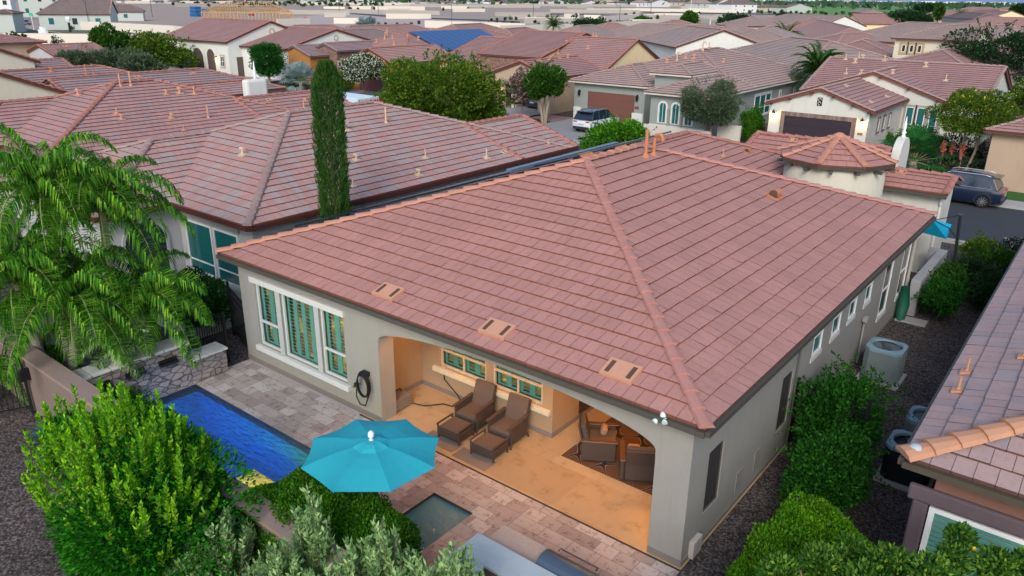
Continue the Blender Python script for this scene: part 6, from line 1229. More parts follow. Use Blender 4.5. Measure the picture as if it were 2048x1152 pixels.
# clipped bright hedge lower right, vines at the gate, lemon tree
boxhedge('clipped_hedge', 'bright green clipped hedge on the gravel at the lower right of the main house', 'hedge', [(1.05, -4.6), (3.1, -2.6), (2.72, 1.35), (1.12, 2.05)], 1.28, 'hedge_bright', 60000, .05, seed=8, bulge=.12)
tree('vine_shrub', 'leafy vine spilling over the side gate between the two houses', 'vine', (1.0, 5.3, 0), (.85, 1.55, .85), 1.0, 'vine', 22000, .075, trunk=.04, seed=5, nl=34, lr=.36, fill=.5, flatb=.6, shoots=(60, .55))
tree('vine_shrub', 'dark leafy shrub behind the bright hedge, lower end of the side gate vine', 'shrub', (1.4, 3.3, 0), (.7, 1.35, .75), .8, 'vine', 18000, .075, trunk=.04, seed=6, nl=30, lr=.36, fill=.5, flatb=.6, shoots=(45, .45))
r = thing('lemon_tree', 'lemon tree at the bottom right corner with a few yellow fruit', 'tree', (3.3, -2.9, 0)); g = np.random.default_rng(12); P = []; D = []
for (px, py, z, rr) in ((1560, 1160, 2.2, .3), (1640, 1130, 2.3, .26), (1700, 1105, 2.35, .2), (1780, 1140, 2.4, .3), (1860, 1160, 2.5, .32), (1920, 1075, 2.6, .17), (1905, 1120, 2.5, .2), (1990, 1135, 2.5, .25), (2060, 1150, 2.4, .3), (1730, 1190, 2.2, .4), (1900, 1220, 2.2, .45), (1560, 1230, 2.0, .4), (1450, 1200, 2.0, .2)):
    c = np.array(G(px, py, z)-Vector((3.3, -2.9, 0))); n_ = int(5200*rr*rr*4); d = g.normal(size=(n_, 3)); d /= np.linalg.norm(d, axis=1)[:, None]; P.append(c+d*rr*(g.random((n_, 1))**.45)); D.append(d+g.normal(size=(n_, 3))*.5+[0, 0, .3])
P = np.concatenate(P); D = np.concatenate(D); leafmesh('crown', P, D, .055+.04*g.random(len(P)), .036, leaf('leaf_lemon', [(.02, .09, .012), (.04, .14, .02), (.10, .22, .03), (.22, .36, .05)], .3), r); trunk_mesh('trunk', (0, 0, 0), (0, 0, 1.7), .07, .05, 7, BARK, r, .9)
for (px, py, z) in ((1948, 1098, 2.58), (1990, 1105, 2.5), (1890, 1135, 2.5)): c = G(px, py, z)-Vector((3.3, -2.9, 0)); B = MB(); B.lathe((c.x, c.y, c.z), [(.005, -.035), (.02, -.025), (.028, 0), (.02, .025), (.005, .04)], 10); B.build('lemon', flat('lemon', (.75, .62, .03), .5), r, world=False, smooth=True)
tree('citrus_sprig', 'young bright green sapling rising in front of the right column base', 'sapling', (-.05, -4.1, 0), (.16, .16, .42), 1.0, 'lime', 700, .07, trunk=.012, seed=9, nl=8, lr=.5, limbs=3)
tree('low_shrub', 'small dark green shrub under the counter of the barbecue island', 'shrub', (-1.9, -4.1, 0), (.4, .3, .3), .75, 'green', 2500, .06, trunk=.02, seed=19, nl=10)
tree('low_shrub', 'low green shrub at the end of the barbecue island beside the sapling', 'shrub', (-.75, -3.7, 0), (.35, .3, .25), .5, 'green', 2000, .06, trunk=.02, seed=20, nl=10)
# side garden and between houses
tree('garden_shrub', 'dense dark shrub between the stone pool wall and the left neighbour', 'shrub', (-15.6, .25, 0), (1.25, .75, .85), .85, 'vine', 16000, .08, trunk=.05, seed=21, flatb=.4)
tree('grass_clump', 'dark green weeping plant beside the pool in front of the stone wall', 'plant', (-12.1, -3.7, 0), (.45, .6, .35), .35, 'green', 4000, .12, lw=.16, trunk=0, seed=22, flatb=.5)
t = thing('plant_pot', 'round dark plant pot behind the stone pool wall', 'pot', (-14.6, -.9, 0)); B = MB(); B.lathe((0, 0, 0), [(.18, 0), (.28, .4), (.3, .45), (.25, .45), (.22, .38)], 18); B.build('pot', flat('pot_dark', (.03, .035, .045), .5), t, world=False)
t = thing('cypress_tree', 'tall slim cypress standing between the two nearest houses', 'tree', (-14.0, 3.85, 0))
cyb = GY(669, 440, 3.9); cyt = GY(657, 128, 3.9); hT = cyt.z; t.location = (cyb.x, 3.9, 0); g = np.random.default_rng(8); n_ = 26000; z = g.random(n_)**.9; a = g.random(n_)*6.283
rad = .40*np.minimum(1, (1.02-z)/.12)**.6*(1+.10*np.sin(a*5+z*9)+.09*np.sin(a*9-z*31)+.06*np.sin(z*70+a*3)); rr = rad*(.75+.3*g.random(n_)); P = np.column_stack([rr*np.cos(a), rr*np.sin(a), z*hT]); D = np.column_stack([np.cos(a)*.45, np.sin(a)*.45, np.full(n_, 1.3)])+g.normal(size=(n_, 3))*.25
P[:, 0] += (cyt.x-cyb.x)*z*.5; leafmesh('crown', P, D, .11+.07*g.random(n_), .022, LF['cypress'], t); trunk_mesh('trunk', (0, 0, 0), (0, 0, hT*.9), .09, .03, 0, BARK, t)
# shrubs along the right side strip
SB = [((.95, 16.9), (.45, .8, .55), .6, 'green', 'green shrub against the courtyard wall by the umbrella mast'), ((1.1, 15.0), (.5, .9, .6), .7, 'vine', 'dark shrub on the gravel beside the low courtyard wall'), ((1.9, 19.5), (.9, 1.0, .6), .65, 'green', 'bright green strappy shrub at the street end of the side strip'), ((1.2, 21.2), (.6, .7, .55), .6, 'yellow', 'yellowish shrub by the asphalt at the end of the side strip'), ((2.3, 16.8), (.7, 1.0, .55), .6, 'dark', 'dark shrub close to the right neighbour\'s roof edge'), ((1.35, 18.0), (.5, .7, .6), .6, 'dark', 'dark shrub behind the courtyard umbrella mast')]
for i, (p, R, H, m, l) in enumerate(SB): tree('side_shrub', l, 'shrub', (*p, 0), R, H, m, 6000, .09, lw=.4, trunk=.03, seed=60+i, nl=16, flatb=.5, fill=.5, shoots=(40, .5))
tree('oleander_bush', 'pale pink flowering bush at the end of the side strip near the street', 'bush', (3.0, 20.6, 0), (1.2, .9, .7), .8, 'dark', 8000, .09, trunk=.03, seed=70, flowers=('rose', 1100, .09), flatb=.5)
# ============================================================ street trees and front yards
def tp(px, py): return tuple(G(px, py, 0))
tree('street_tree', 'very large rounded yellow green tree in the middle of the picture behind the roofs', 'tree', (-31.4, 27.4, 0), (4.0, 4.1, 2.95), 2.75, 'yellow', 60000, .17, trunk=.22, seed=41, nl=44, lr=.33, fill=.1, flatb=.6, shoots=(260, .9))
tree('street_tree', 'small green tree with several pale trunks in front of the tan open garage house', 'tree', (-31.1, 38.4, 0), (1.6, 1.5, 1.6), 2.9, 'green', 16000, .17, trunk=.13, seed=42, tm=BARKP, nl=26, lr=.36, stems=3, shoots=(90, .7))
tree('oleander_tree', 'pink flowering oleander beside the open garage', 'tree', (-33.6, 38.9, 0), (1.0, 1.0, 1.3), 2.5, 'olive', 5000, .14, trunk=.06, seed=43, flowers=('pink', 1600, .12))
tree('oleander_tree', 'round headed oleander tree covered in white flowers, left of the big tree', 'tree', tp(730, 196), (2.2, 2.2, 1.45), 2.5, 'dark', 12000, .16, trunk=.12, seed=44, flowers=('white', 5200, .14), nl=30, lr=.32, flatb=.5)
q = tp(1418, 262); tree('olive_tree', 'grey green olive tree in front of the arched windows', 'tree', (-17.5, 38.3, 0), (2.0, 2.0, 1.65), 2.6, 'olive', 26000, .17, lw=.25, trunk=.12, seed=45, nl=30, lr=.33, stems=2, shoots=(120, .8))
tree('round_shrub', 'dark rounded shrub between the grey green house and the dark garage door', 'shrub', tp(1500, 284), (.95, .95, 1.25), 1.3, 'hedge', 12000, .09, trunk=0, seed=46, nl=40, lr=.3, flatb=1)
tree('lime_bush', 'bright green bush behind the white car at the near kerb', 'bush', (-17.1, 26.3, 0), (2.1, 1.5, 1.3), 1.55, leaf('leaf_bush_mid', [(.02, .10, .008), (.04, .18, .01), (.09, .30, .014), (.16, .40, .02)], .35), 20000, .13, trunk=.05, seed=47, nl=34, lr=.3, flatb=.6, shoots=(90, .7))
r = thing('ball_topiary', 'dense dark green ball shaped tree in front of the tall white house', 'tree', tp(540, 172)); q = G(527, 112, 2.9); tree_d = (Vector(tp(540, 172))-Vector(CAM)).length; P, D = lobes(16000, (1.95, 1.95, 1.7), 90, .30, 48, .2, flatb=1); g = np.random.default_rng(1); P = P+np.array([0, 0, 2.75]); leafmesh('crown', P, D+g.normal(size=D.shape)*.5, .15, .10, LF['ball'], r); B = MB(); B.tube([(0, 0, 0), (0, 0, 2.0)], .14, 8); B.build('trunk', BARKP, r, world=False)
fan_palm('silver_palm', 'silvery blue fan palm in front of the ochre orange house', tp(603, 184), .9, 26, 1.9, 'silver', tr=.2, seed=49, blades=20, bw=.03)
fan_palm('silver_palm', 'large silvery fan palm above the pink roofs by the dirt lots', G(735, 80, 0), 1.6, 40, 3.2, 'silver', tr=.3, seed=50, blades=18, bw=.035)
fan_palm('fan_palm', 'low green fan palm by the brick path across the street', (-4.6, 37.6, 0), .7, 24, 1.9, 'fan', tr=.22, seed=51, blades=22, bw=.028)
for (b, c, L_, l, sd) in ((G(1640, 200, 0), None, 2.9, 'date palm with a full crown behind the dark garage house', 52), (G(1572, 116, 0), None, 4.2, 'date palm among the far roofs, upper right of centre', 53), (G(1108, 66, 0), None, 3.4, 'small bright palm by the cream perimeter wall', 54), (G(1912, 44, 0), None, 4.5, 'dark feathery palm near the slim far cypress', 55)):
    hh = {52: 2.2, 53: 3.0, 54: 2.6, 55: 4.0}[sd]; bb = {52: Vector((-16.4, 56, 0)), 53: G(1572, 108, 0), 54: G(1108, 68, 0), 55: G(1925, 48, 0)}[sd]
    d_ = (bb-Vector(CAM)).length; py = {52: 145, 53: 82, 54: 52, 55: 33}[sd]; px = {52: 1636, 53: 1570, 54: 1107, 55: 1920}[sd]; c = GY(px, py, bb.y)
    feather_palm('date_palm', l, (c.x, bb.y, 0), (c.x, bb.y, max(c.z, 1.2)), 52, L_, 'date', leaf_l=.7, leaf_w=.05, hang=.25, droop=1.7, nl=34, tr=.25, el=(-.15, 1.4), seed=sd, vee=.5)
tree('flowering_tree', 'green tree dotted with yellow flowers and slender pale trunks at the right', 'tree', (-2.2, 37.9, 0), (2.3, 2.0, 1.45), 3.3, 'yellow', 17000, .14, lw=.35, trunk=.09, seed=56, tm=BARKP, nl=30, lr=.3, stems=2, flowers=('yellow', 380, .085))
tree('flowering_tree', 'second yellow flowered tree, cut by the right edge of the picture', 'tree', (.9, 41.5, 0), (2.2, 2.2, 2.2), 4.2, 'yellow', 15000, .15, lw=.35, trunk=.1, seed=57, tm=BARKP, nl=30, lr=.3, flowers=('yellow', 450, .085))
for (p, R, H, m, n_, l, nm, cat, ls) in [((-5.7, 46.2, 0), (.9, .7, .6), .6, 'dark', 3500, 'dark rounded shrub under the bay windows', 'garden_shrub', 'shrub', .12), ((-7.2, 45.0, 0), (1.0, .8, .6), .6, 'hedge', 4500, 'green rounded shrub left of the cactus across the street', 'garden_shrub', 'shrub', .1), ((-2.6, 38.6, 0), (1.5, 1.0, .55), .5, 'olive', 5000, 'grey green grassy shrub under the yellow flowered tree', 'garden_shrub', 'shrub', .2), ((-3.4, 42.3, 0), (1.6, 1.3, .8), .8, 'dark', 5000, 'dark wide shrub beside the brick path', 'garden_shrub', 'shrub', .14), ((2.9, 37.2, 0), (.9, .9, .85), .9, 'ball', 5000, 'round dark green shrub by the tan wall at the right edge', 'garden_shrub', 'shrub', .1), ((-34.0, 35.9, 0), (1.1, .8, .6), .5, 'olive', 3500, 'grey green grassy clump by the tan house driveway', 'garden_shrub', 'shrub', .2), ((-58.4, 40.5, 0), (1.8, 1.3, 1.1), 1.0, 'yellow', 6000, 'yellow green bush right of the white parapet with finial', 'garden_shrub', 'shrub', .16), ((-64.5, 40.2, 0), (1.4, 1.2, .9), .8, 'green', 4000, 'dark bush between the ball tree and the silvery palm', 'garden_shrub', 'shrub', .16), ((-45.5, 36, 0), (3.0, .8, .7), .6, 'hedge', 6000, 'low hedge left of the big yellow green tree', 'garden_hedge', 'hedge', .14), ((-55.0, 37, 0), (2.0, .8, .8), .6, 'dark', 4500, 'dark shrub below the white flowering oleander', 'garden_shrub', 'shrub', .16)]:
    tree(nm, l, cat, p, R, H, m, n_, ls, lw=.4, trunk=0, seed=int(abs(p[0]*7)), nl=16, flatb=.6, shoots=(30, .5))
tree('flower_bed', 'orange flowering plant near the bay windows across the street', 'flowers', (-5.0, 44.4, 0), (.9, .6, .4), .4, 'green', 2500, .1, trunk=0, seed=77, flowers=('orange', 700, .1), flatb=.6)
t = thing('cactus', 'tall pale green cactus with two arms by the bay windows', 'cactus', (-5.9, 44.6, 0)); B = MB(); B.tube([(0, 0, 0), (0, 0, 1.7)], [.12, .09], 8); B.tube([(.1, 0, .3), (.4, 0, .5), (.42, 0, 1.1)], [.07, .08, .06], 8); B.build('stem', flat('cactus_green', (.13, .24, .12), .7), t, world=False)
for i, p in enumerate(((-3.2, 37.2), (-2.9, 37.9), (-2.3, 37.5))):
    t = thing('red_yucca', ['coral flower stalks of the yucca nearest the path', 'coral flower stalks of the middle yucca', 'coral flower stalks of the yucca under the flowering tree'][i], 'plant', (*p, 0), group='red yuccas under the flowering tree'); g = np.random.default_rng(i); P = g.normal(size=(160, 3))*[.05, .05, .18]+[0, 0, 1.7]; leafmesh('flowers', P, g.normal(size=(160, 3)), .12, .06, FL['red'], t); B = MB(); B.tube([(0, 0, 0), (.05, 0, 1.9)], .015, 5); B.build('stalk', flat('stalk_red', (.3, .14, .1), .7), t, world=False)
t = thing('planter', 'dark round planter beside the brown garage door', 'planter', (*tp(1158, 241)[:2], .12)); B = MB(); B.lathe((0, 0, 0), [(.26, 0), (.32, .3), (.28, .34)], 12); B.build('pot', flat('pot_brown', (.06, .035, .03), .6), t, world=False)
# trees to the left and in the distance
for px, py, R, l, sd in ((238, 130, (2.6, 2.4, 1.35), 'silvery olive tree in front of the broad yellow green tree', 83), (282, 138, (1.9, 1.8, 1.1), 'small silvery olive tree at the right of the three', 84), (165, 130, (2.0, 1.9, 1.2), 'silvery olive tree at the left, below the small gabled building', 85)):
    c = G(px, py, 3.1); tree('olive_tree', l, 'tree', (c.x, c.y, 0), R, 3.1, 'olive', 11000, .3, lw=.28, trunk=.16, seed=sd, nl=26, lr=.34, flatb=.5, shoots=(70, .8))
def far_tree(px0, px1, pyt, pyb, m, l, zb=0, n_=5000, name='distant_tree', cat='tree', kd=.75, flowers=None, group=None):
    """tree whose crown spans px0..px1 and pyt..pyb in the photo, standing on the ground"""
    yb = pyb+(pyb-pyt)*.12; b = G((px0+px1)/2, yb, 0); d = (b-Vector(CAM)).length; mpp = d/FPX; w2 = (px1-px0)/2*mpp; h = (pyb-pyt)*mpp; return tree(name, l, cat, tuple(b), (w2*.98, w2*.9, h*.42), h*.52, m, n_, max(.1, mpp*4.2), lw=.5, trunk=max(.08, mpp), seed=int(px0), nl=26, lr=.34, flatb=.5, shoots=(70, w2*.3), flowers=flowers, group=group)
for a in [(200, 266, 56, 146, 'green', 'dark rounded evergreen tree in front of the cream wall, upper left', 0, 15000), (245, 388, 70, 144, 'yellow', 'broad yellow green tree between the olive trees and the tall white house', 0, 22000), (24, 58, 72, 108, 'dark', 'dark bushy tree against the cream wall at the far left'), (1325, 1415, 72, 116, 'green', 'rounded green tree above the grey green house roof'), (1145, 1212, 38, 66, 'dark', 'dark spreading tree by the cream perimeter wall'), (1900, 2075, 62, 180, 'dark', 'big dark green tree behind the dark garage house at the right', 0, 16000), (1842, 1960, 70, 135, 'green', 'green tree overlapping the two storey house', 0, 9000), (1768, 1800, 66, 118, 'dark', 'dark tree just left of the two storey house'), (1778, 1850, 26, 62, 'dark', 'dark brownish tree above the two storey house', 0, 6000), (1735, 1780, 42, 62, 'olive', 'grey green tree below the rose roofed house with yellow gable'), (1830, 1868, 12, 32, 'dark', 'dark rounded tree at the edge of the green field'), (2028, 2060, 14, 34, 'dark', 'dark tree touching the right edge near the field'), (1440, 1500, 30, 56, 'dark', 'dark leafy tree left of the far hip roofs'), (1365, 1392, 26, 48, 'green', 'small green tree in front of the white far walls'), (1270, 1296, 36, 46, 'green', 'low green tree on the cream wall'), (1480, 1498, 48, 60, 'lime', 'bright green bush among the far roofs'), (1555, 1580, 28, 42, 'dark', 'dark shrub on the far taupe roofs'), (760, 775, 66, 78, 'dark', 'small dark tree right of the silvery palm'), (960, 985, 62, 80, 'green', 'small green shrub beside the solar array'), (1790, 1822, 24, 40, 'olive', 'grey green tree beside the long taupe roofs')]:
    far_tree(*a[:6], *(a[6:] if len(a) > 6 else ()))
far_tree(1672, 1762, 94, 118, 'dark', 'long white flowering oleander behind the dark garage house roof', 0, 7000, 'oleander_bush', 'bush', flowers=('white', 3500, .3))
far_tree(1868, 1880, 12, 42, 'cypress', 'slim dark cypress among the far roofs at the right', 0, 3500)
# ============================================================ far zone: walls, lots, new houses, field, hills
FW = flat('far_wall_cream', (.62, .58, .50), .9, var=.06, scale=.02); FW2 = flat('far_wall_grey', (.36, .34, .31), .9, var=.06, scale=.02)
def farwall(pts, h, m, label, cap=True):
    g_ = [G(*p, 0) for p in pts]; t = thing('perimeter_wall', label, 'wall', g_[0]); B = MB()
    for a, b in zip(g_[:-1], g_[1:]):
        d = (b-a).normalized(); nn = Vector((-d.y, d.x, 0))*.15; B.prism([a-nn, b-nn, b+nn, a+nn], (0, 0, h))
    B.build('wall', m, t); return t
WL = [([(-10, 90), (260, 92), (420, 84)], 2.3, FW, 'long cream wall behind the small gabled building, upper left'), ([(97, 58), (205, 61), (350, 70), (395, 76)], 2.6, FW, 'cream wall with a row of young shrubs in front of it'), ([(555, 52), (620, 50)], 2.2, FW, 'short white wall right of the timber framed house'), ([(1000, 68), (1190, 60), (1400, 46), (1420, 50)], 2.6, FW, 'long cream wall behind the first row of far roofs'),
  ([(850, 55), (1050, 62)], 2.2, FW, 'cream wall section behind the blue solar array'), ([(1050, 46), (1150, 46)], 2.8, FW, 'bright wall section below the young trees'), ([(1208, 42), (1290, 37)], 2.8, FW, 'bright wall section right of the dark spreading tree'), ([(1285, 40), (1480, 40)], 3.2, FW2, 'grey wall running behind the white far gable'),
  ([(690, 26), (770, 28), (880, 30)], 3.2, FW2, 'grey wall beyond the empty dirt lot'), ([(560, 28), (700, 30)], 3.6, FW2, 'grey block wall behind the red equipment'), ([(350, 14), (500, 14)], 4, FW2, 'grey wall at the upper left beyond the dirt lots'), ([(905, 24), (970, 24)], 3.5, FW, 'white wall section at the centre top'), ([(500, 9), (590, 9)], 5, FW, 'white wall beside the row of dark trees'), ([(700, 20), (850, 21)], 3.0, FW, 'thin white wall line beyond the dirt lot'),
  ([(990, 33), (1100, 33)], 3.5, FW2, 'grey wall with bushes at the centre top'), ([(1100, 25), (1280, 27)], 5, FW2, 'tan wall with young trees, top centre'), ([(1270, 22), (1480, 26)], 4, FW, 'white wall in front of the new two storey houses'), ([(820, 14), (1080, 16)], 5, FW2, 'grey wall far away at the top centre'), ([(1020, 12), (1280, 14)], 6, FW2, 'tan wall below the far subdivision'), ([(600, 10), (830, 11)], 5, FW, 'pale wall near the top edge left of centre'), ([(250, 7), (480, 8)], 6, FW, 'pale wall near the top edge at the left')]
for p, h, m, l in WL: farwall(p, min(h, 2.1) if p[0][1] > 20 else min(h, 2.6), m, l)
def psheet(name, px, z, m): sheet(name, [[tuple(G(x, y, 0))[:2] for x, y in px]], z, m)
psheet('dirt_lot', [(590, 34), (690, 26), (880, 33), (1010, 44), (1000, 56), (700, 56), (560, 46)], .0, flat('dirt_pink', (.42, .34, .31), .95, var=.08, scale=.03)); psheet('road', [(690, 27), (760, 33), (850, 38), (960, 42), (1040, 46), (1040, 43), (960, 39), (850, 35), (760, 30), (690, 25)], .03, flat('road_dark', (.05, .05, .055), .9))
psheet('road', [(-20, 66), (22, 60), (38, 54), (75, 61), (140, 69), (60, 72), (-20, 80)], .02, ASPH); psheet('gravel_strip', [(95, 60), (160, 59), (420, 76), (420, 82), (140, 69)], .01, flat('mulch_dark', (.12, .12, .09), .95, var=.3, scale=.3)); psheet('road', [(990, 28), (1180, 30), (1260, 33), (1260, 31), (1180, 28), (990, 26)], .03, flat('road_dark', (.05, .05, .055), .9)); psheet('road', [(1285, 25), (1560, 30), (1560, 28), (1285, 23)], .03, flat('road_dark', (.05, .05, .055), .9))
FIELD = flat('field_green', (.10, .24, .06), .95, var=.3, scale=.008)
A = G(1480, 24, 0); sheet('field', [[tuple(G(x, y, 0))[:2] for x, y in ((1490, 13), (1490, 22), (1600, 30), (1800, 34), (2100, 36), (2100, 11))], [tuple(G(x, y, 0))[:2] for x, y in ((1040, 5.5), (1040, 8), (1490, 12), (1490, 9))]], .05, FIELD)
# timber framed house under construction
WOOD = flat('framing_wood', (.50, .30, .13), .8, var=.3, scale=.5); fa, fb = G(405, 47, 0), G(588, 47, 0); d = fb-fa; L_ = d.length; ang = math.atan2(d.y, d.x); t = thing('framed_house', 'unfinished timber framed house with open roof trusses, upper left', 'house under construction', fa); M = Matrix.Translation(fa) @ Matrix.Rotation(ang, 4, 'Z'); Dp = L_*.55; zt = GY(500, 34, fa.y+d.y*.5).z; zt = 3.4; zr = 6.6; hf = Dp/2
B = MB(); k = int(L_/1.1)
for i in range(k+1):
    x = L_*i/k
    for y in (0, Dp, Dp*.5): B.box(x-.09, y-.09, 0, x+.09, y+.09, zt, 0, M)
for y in (0, Dp): B.box(0, y-.1, zt, L_, y+.1, zt+.25, 0, M)
for x in (0, L_): B.box(x-.1, 0, zt, x+.1, Dp, zt+.25, 0, M)
B.build('wall_studs', WOOD, t); B = MB(); k2 = int(L_/.75)
for i in range(k2+1):
    x = L_*i/k2; e = min(1.0, x/hf*.95, (L_-x)/hf*.95); e = max(e, .02); zz = zt+(zr-zt)*e; rise = hf*e
    for a, b in (((x, 0, zt+.2), (x, rise, zz)), ((x, Dp, zt+.2), (x, Dp-rise, zz)), ((x, rise, zz), (x, Dp-rise, zz))): B.tube([M @ Vector(a), M @ Vector(b)], .08, 4)
    if e > .3:
        for s in (.35, .65): B.tube([M @ Vector((x, hf*s, zt+.2)), M @ Vector((x, hf*s, zt+(zr-zt)*min(e, s*.95)))], .09, 4)
for s in (.33, .66, 1.0): B.tube([M @ Vector((hf*s, hf*s, zt+(zr-zt)*s)), M @ Vector((L_-hf*s, hf*s, zt+(zr-zt)*s))], .1, 4); B.tube([M @ Vector((hf*s, Dp-hf*s, zt+(zr-zt)*s)), M @ Vector((L_-hf*s, Dp-hf*s, zt+(zr-zt)*s))], .1, 4)
for (cx_, cy_, sx_, sy_) in ((0, 0, 1, 1), (0, Dp, 1, -1), (L_, 0, -1, 1), (L_, Dp, -1, -1)): B.tube([M @ Vector((cx_, cy_, zt+.2)), M @ Vector((cx_+sx_*hf, cy_+sy_*hf, zr))], .11, 4)
B.build('roof_trusses', WOOD, t)
for i, (px, py, w_, h_, m, l, n_) in enumerate([(393, 33, 22, 17, ('tarp_blue', (.01, .10, .28)), 'stack of blue wrapped building material left of the timber frame', 'material_stack'), (411, 27, 12, 8, ('tarp_blue', (.01, .10, .28)), 'smaller blue wrapped stack behind the big blue stack', 'material_stack'), (606, 44, 22, 8, ('machine_red', (.60, .04, .04)), 'red machine on the dirt lot right of the timber frame', 'loader'), (503, 31, 18, 4, ('machine_red', (.60, .04, .04)), 'red boom seen through the roof trusses', 'lift'), (572, 25, 8, 3, ('machine_red', (.60, .04, .04)), 'small red machine far behind the timber frame', 'loader')]):
    p = G(px, py, 0); mp = (p-Vector(CAM)).length/FPX; t = thing(n_, l, n_.replace('_', ' '), p); mm = flat(m[0], m[1], .6); B = MB(); W2, Hh_ = w_*mp/2, h_*mp
    if n_ == 'material_stack':
        for k in range(3): B.box(-W2*(1-.1*k), -W2*.5, Hh_*k/3, W2*(1-.12*k), W2*.5, Hh_*(k+.9)/3)
        B.build('bundles', mm, t, world=False)
    else:
        B.box(-W2*.7, -W2*.3, Hh_*.3, W2*.5, W2*.3, Hh_*.7); B.tube([(-W2*.5, 0, Hh_*.6), (W2*.9, 0, Hh_)], Hh_*.12, 6); B.build('body', mm, t, world=False)
        for x in (-W2*.4, W2*.4): B = MB(); B.lathe((0, 0, -W2*.35), [(Hh_*.25, 0), (Hh_*.25, W2*.7)], 12, M=Matrix.Translation((x, 0, Hh_*.25)) @ Matrix.Rotation(math.pi/2, 4, 'X')); B.build('wheels', flat('tyre', (.015, .015, .016), .9), t, world=False)
# houses in the distance, each placed by the foot of its front wall
def dist_house(px0, px1, pyb, pyt, wall, roofm, label, frac=.45, ax='x', hips=(1, 1), wins=3, storeys=1, group=None):
    a, b = G(px0, pyb, 0), G(px1, pyb, 0); d = b-a; L_ = d.length; ang = math.atan2(d.y, d.x); mp = (a-Vector(CAM)).length/FPX; H_ = (pyb-pyt)*mp; ze = H_*(1-frac)+.6; dp = max(L_*.55, 8)
    H = House('distant_house', label, 'house', (a+b)/2, roofm, wall, CAPG, BUTT2, BRN, group); M = Matrix.Translation(a) @ Matrix.Rotation(ang, 4, 'Z')
    if ax == 'x': H.block(0, 0, L_, dp, ze=ze, sl=max(.2, (H_-ze)/(dp/2)), ax='x', h0=hips[0], h1=hips[1], M=M, course=max(.35, mp*1.2), capr=.2)
    else: H.block(0, 0, L_, dp, ze=ze, sl=max(.2, (H_-ze)/(L_/2)), ax='y', h0=hips[0], h1=hips[1], M=M, course=max(.35, mp*1.2), capr=.2)
    f = Fr(M @ Vector((.4, .38, 0)), M.to_3x3() @ Vector((1, 0, 0)), M.to_3x3() @ Vector((0, -1, 0)))
    for s in range(storeys):
        for k in range(wins):
            u = (L_-.8)*(k+.5)/wins; zz = ze*(s+.35)/storeys; B = MB(); f.box(B, u-.6, u+.6, zz, zz+ze/storeys*.4, -.05, .06); B.build('window', GLD if k % 2 else GLT, H.root)
    return H
NW = flat('siding_white', (.66, .68, .68), .8, var=.04); NG = flat('siding_greenish', (.44, .49, .46), .85, var=.05); NB = flat('siding_beige', (.52, .47, .38), .85, var=.05)
DH = [(78, 225, 60, 14, NG, T_DARK, 'long grey green new house with taupe roof, upper left', .55, 'x', (1, 0), 3), (215, 290, 42, 16, NG, T_DARK, 'right wing of the grey green new houses, upper left', .55, 'x', (0, 1), 1), (-20, 34, 66, 32, NG, T_DARK, 'pale green house corner at the left edge above the long wall', .25, 'x', (1, 1), 0),
  (40, 130, 34, -12, NG, T_DARK, 'tall pale new house at the upper left', .3, 'x', (1, 1), 3), (-20, 30, 40, -4, NW, T_BACK, 'bright white two storey house in the upper left corner', .3, 'x', (1, 1), 2)]
for a in DH: dist_house(*a[:6], a[6], a[7], a[8], a[9], a[10], 2 if a[3] < 0 else 1)
DH2 = [(1390, 1428, 20, 2, NG, 'grey white two storey new house, left of the pair by the field'), (1432, 1462, 23, 2, NW, 'grey two storey new house in the middle of the row by the field'), (1462, 1514, 25, 2, NW, 'bright white two storey new house nearest the green field'), (1375, 1400, 19, 8, NB, 'tan gabled new house left of the two storey houses'), (1530, 1568, 24, 12, NB, 'beige block building in front of the green field'), (1572, 1624, 26, 12, NG, 'low grey house with white gable by the green field'),
  (1275, 1300, 14, 2, NW, 'white house under the top edge, right of centre'), (1302, 1340, 14, 2, NW, 'white gabled house in the far subdivision'), (1342, 1372, 13, 1, NB, 'beige gabled house in the far subdivision'), (1198, 1232, 10, 0, NB, 'tan two storey house in the far subdivision'), (1235, 1270, 12, 4, NW, 'low white house with dark roof in the far subdivision'), (1168, 1196, 11, 4, NW, 'white gabled house left of the tan two storey house'), (1078, 1100, 9, 0, NW, 'white two storey house at the top centre'), (1102, 1128, 9, 1, NW, 'second white house at the top centre'), (1012, 1050, 9, 3, NB, 'low dark roofed house near the top centre'), (940, 985, 6, 1, NW, 'white far house with dark roof, top centre left'), (860, 890, 7, 1, NB, 'yellowish far building at the top centre'), (690, 740, 7, -2, NW, 'white far building at the top edge'), (760, 800, 6, 0, NW, 'second white far building at the top edge'), (620, 660, 6, -2, NG, 'pale far building at the top edge, left'), (300, 350, 6, -4, NW, 'white far building near the top left'), (150, 190, 8, -6, NW, 'white far building above the grey green houses')]
for i, (a, b, c, d_, m, l) in enumerate(DH2): dist_house(a, b, c, d_, m, T_DARK if i % 3 else T_TAN, l, .45, 'y' if i % 2 else 'x', (i % 2 == 0, 1), 3, 2 if c-d_ > 14 else 1)
gh = random.Random(21)
for i in range(46):
    px = 20+i*32+gh.uniform(-10, 10); yb = gh.choice((2.5, 4.5, 6.5))+px*.0035; wd = gh.uniform(16, 26); hp = gh.uniform(3.5, 6)
    dist_house(px, px+wd, yb, yb-hp, gh.choice((NW, NB, NG, NW)), gh.choice((T_DARK, T_TAN, T_DARK)), 'distant subdivision house', .5, gh.choice('xy'), (1, gh.choice((0, 1))), 2, 1, group='houses of the far subdivision')
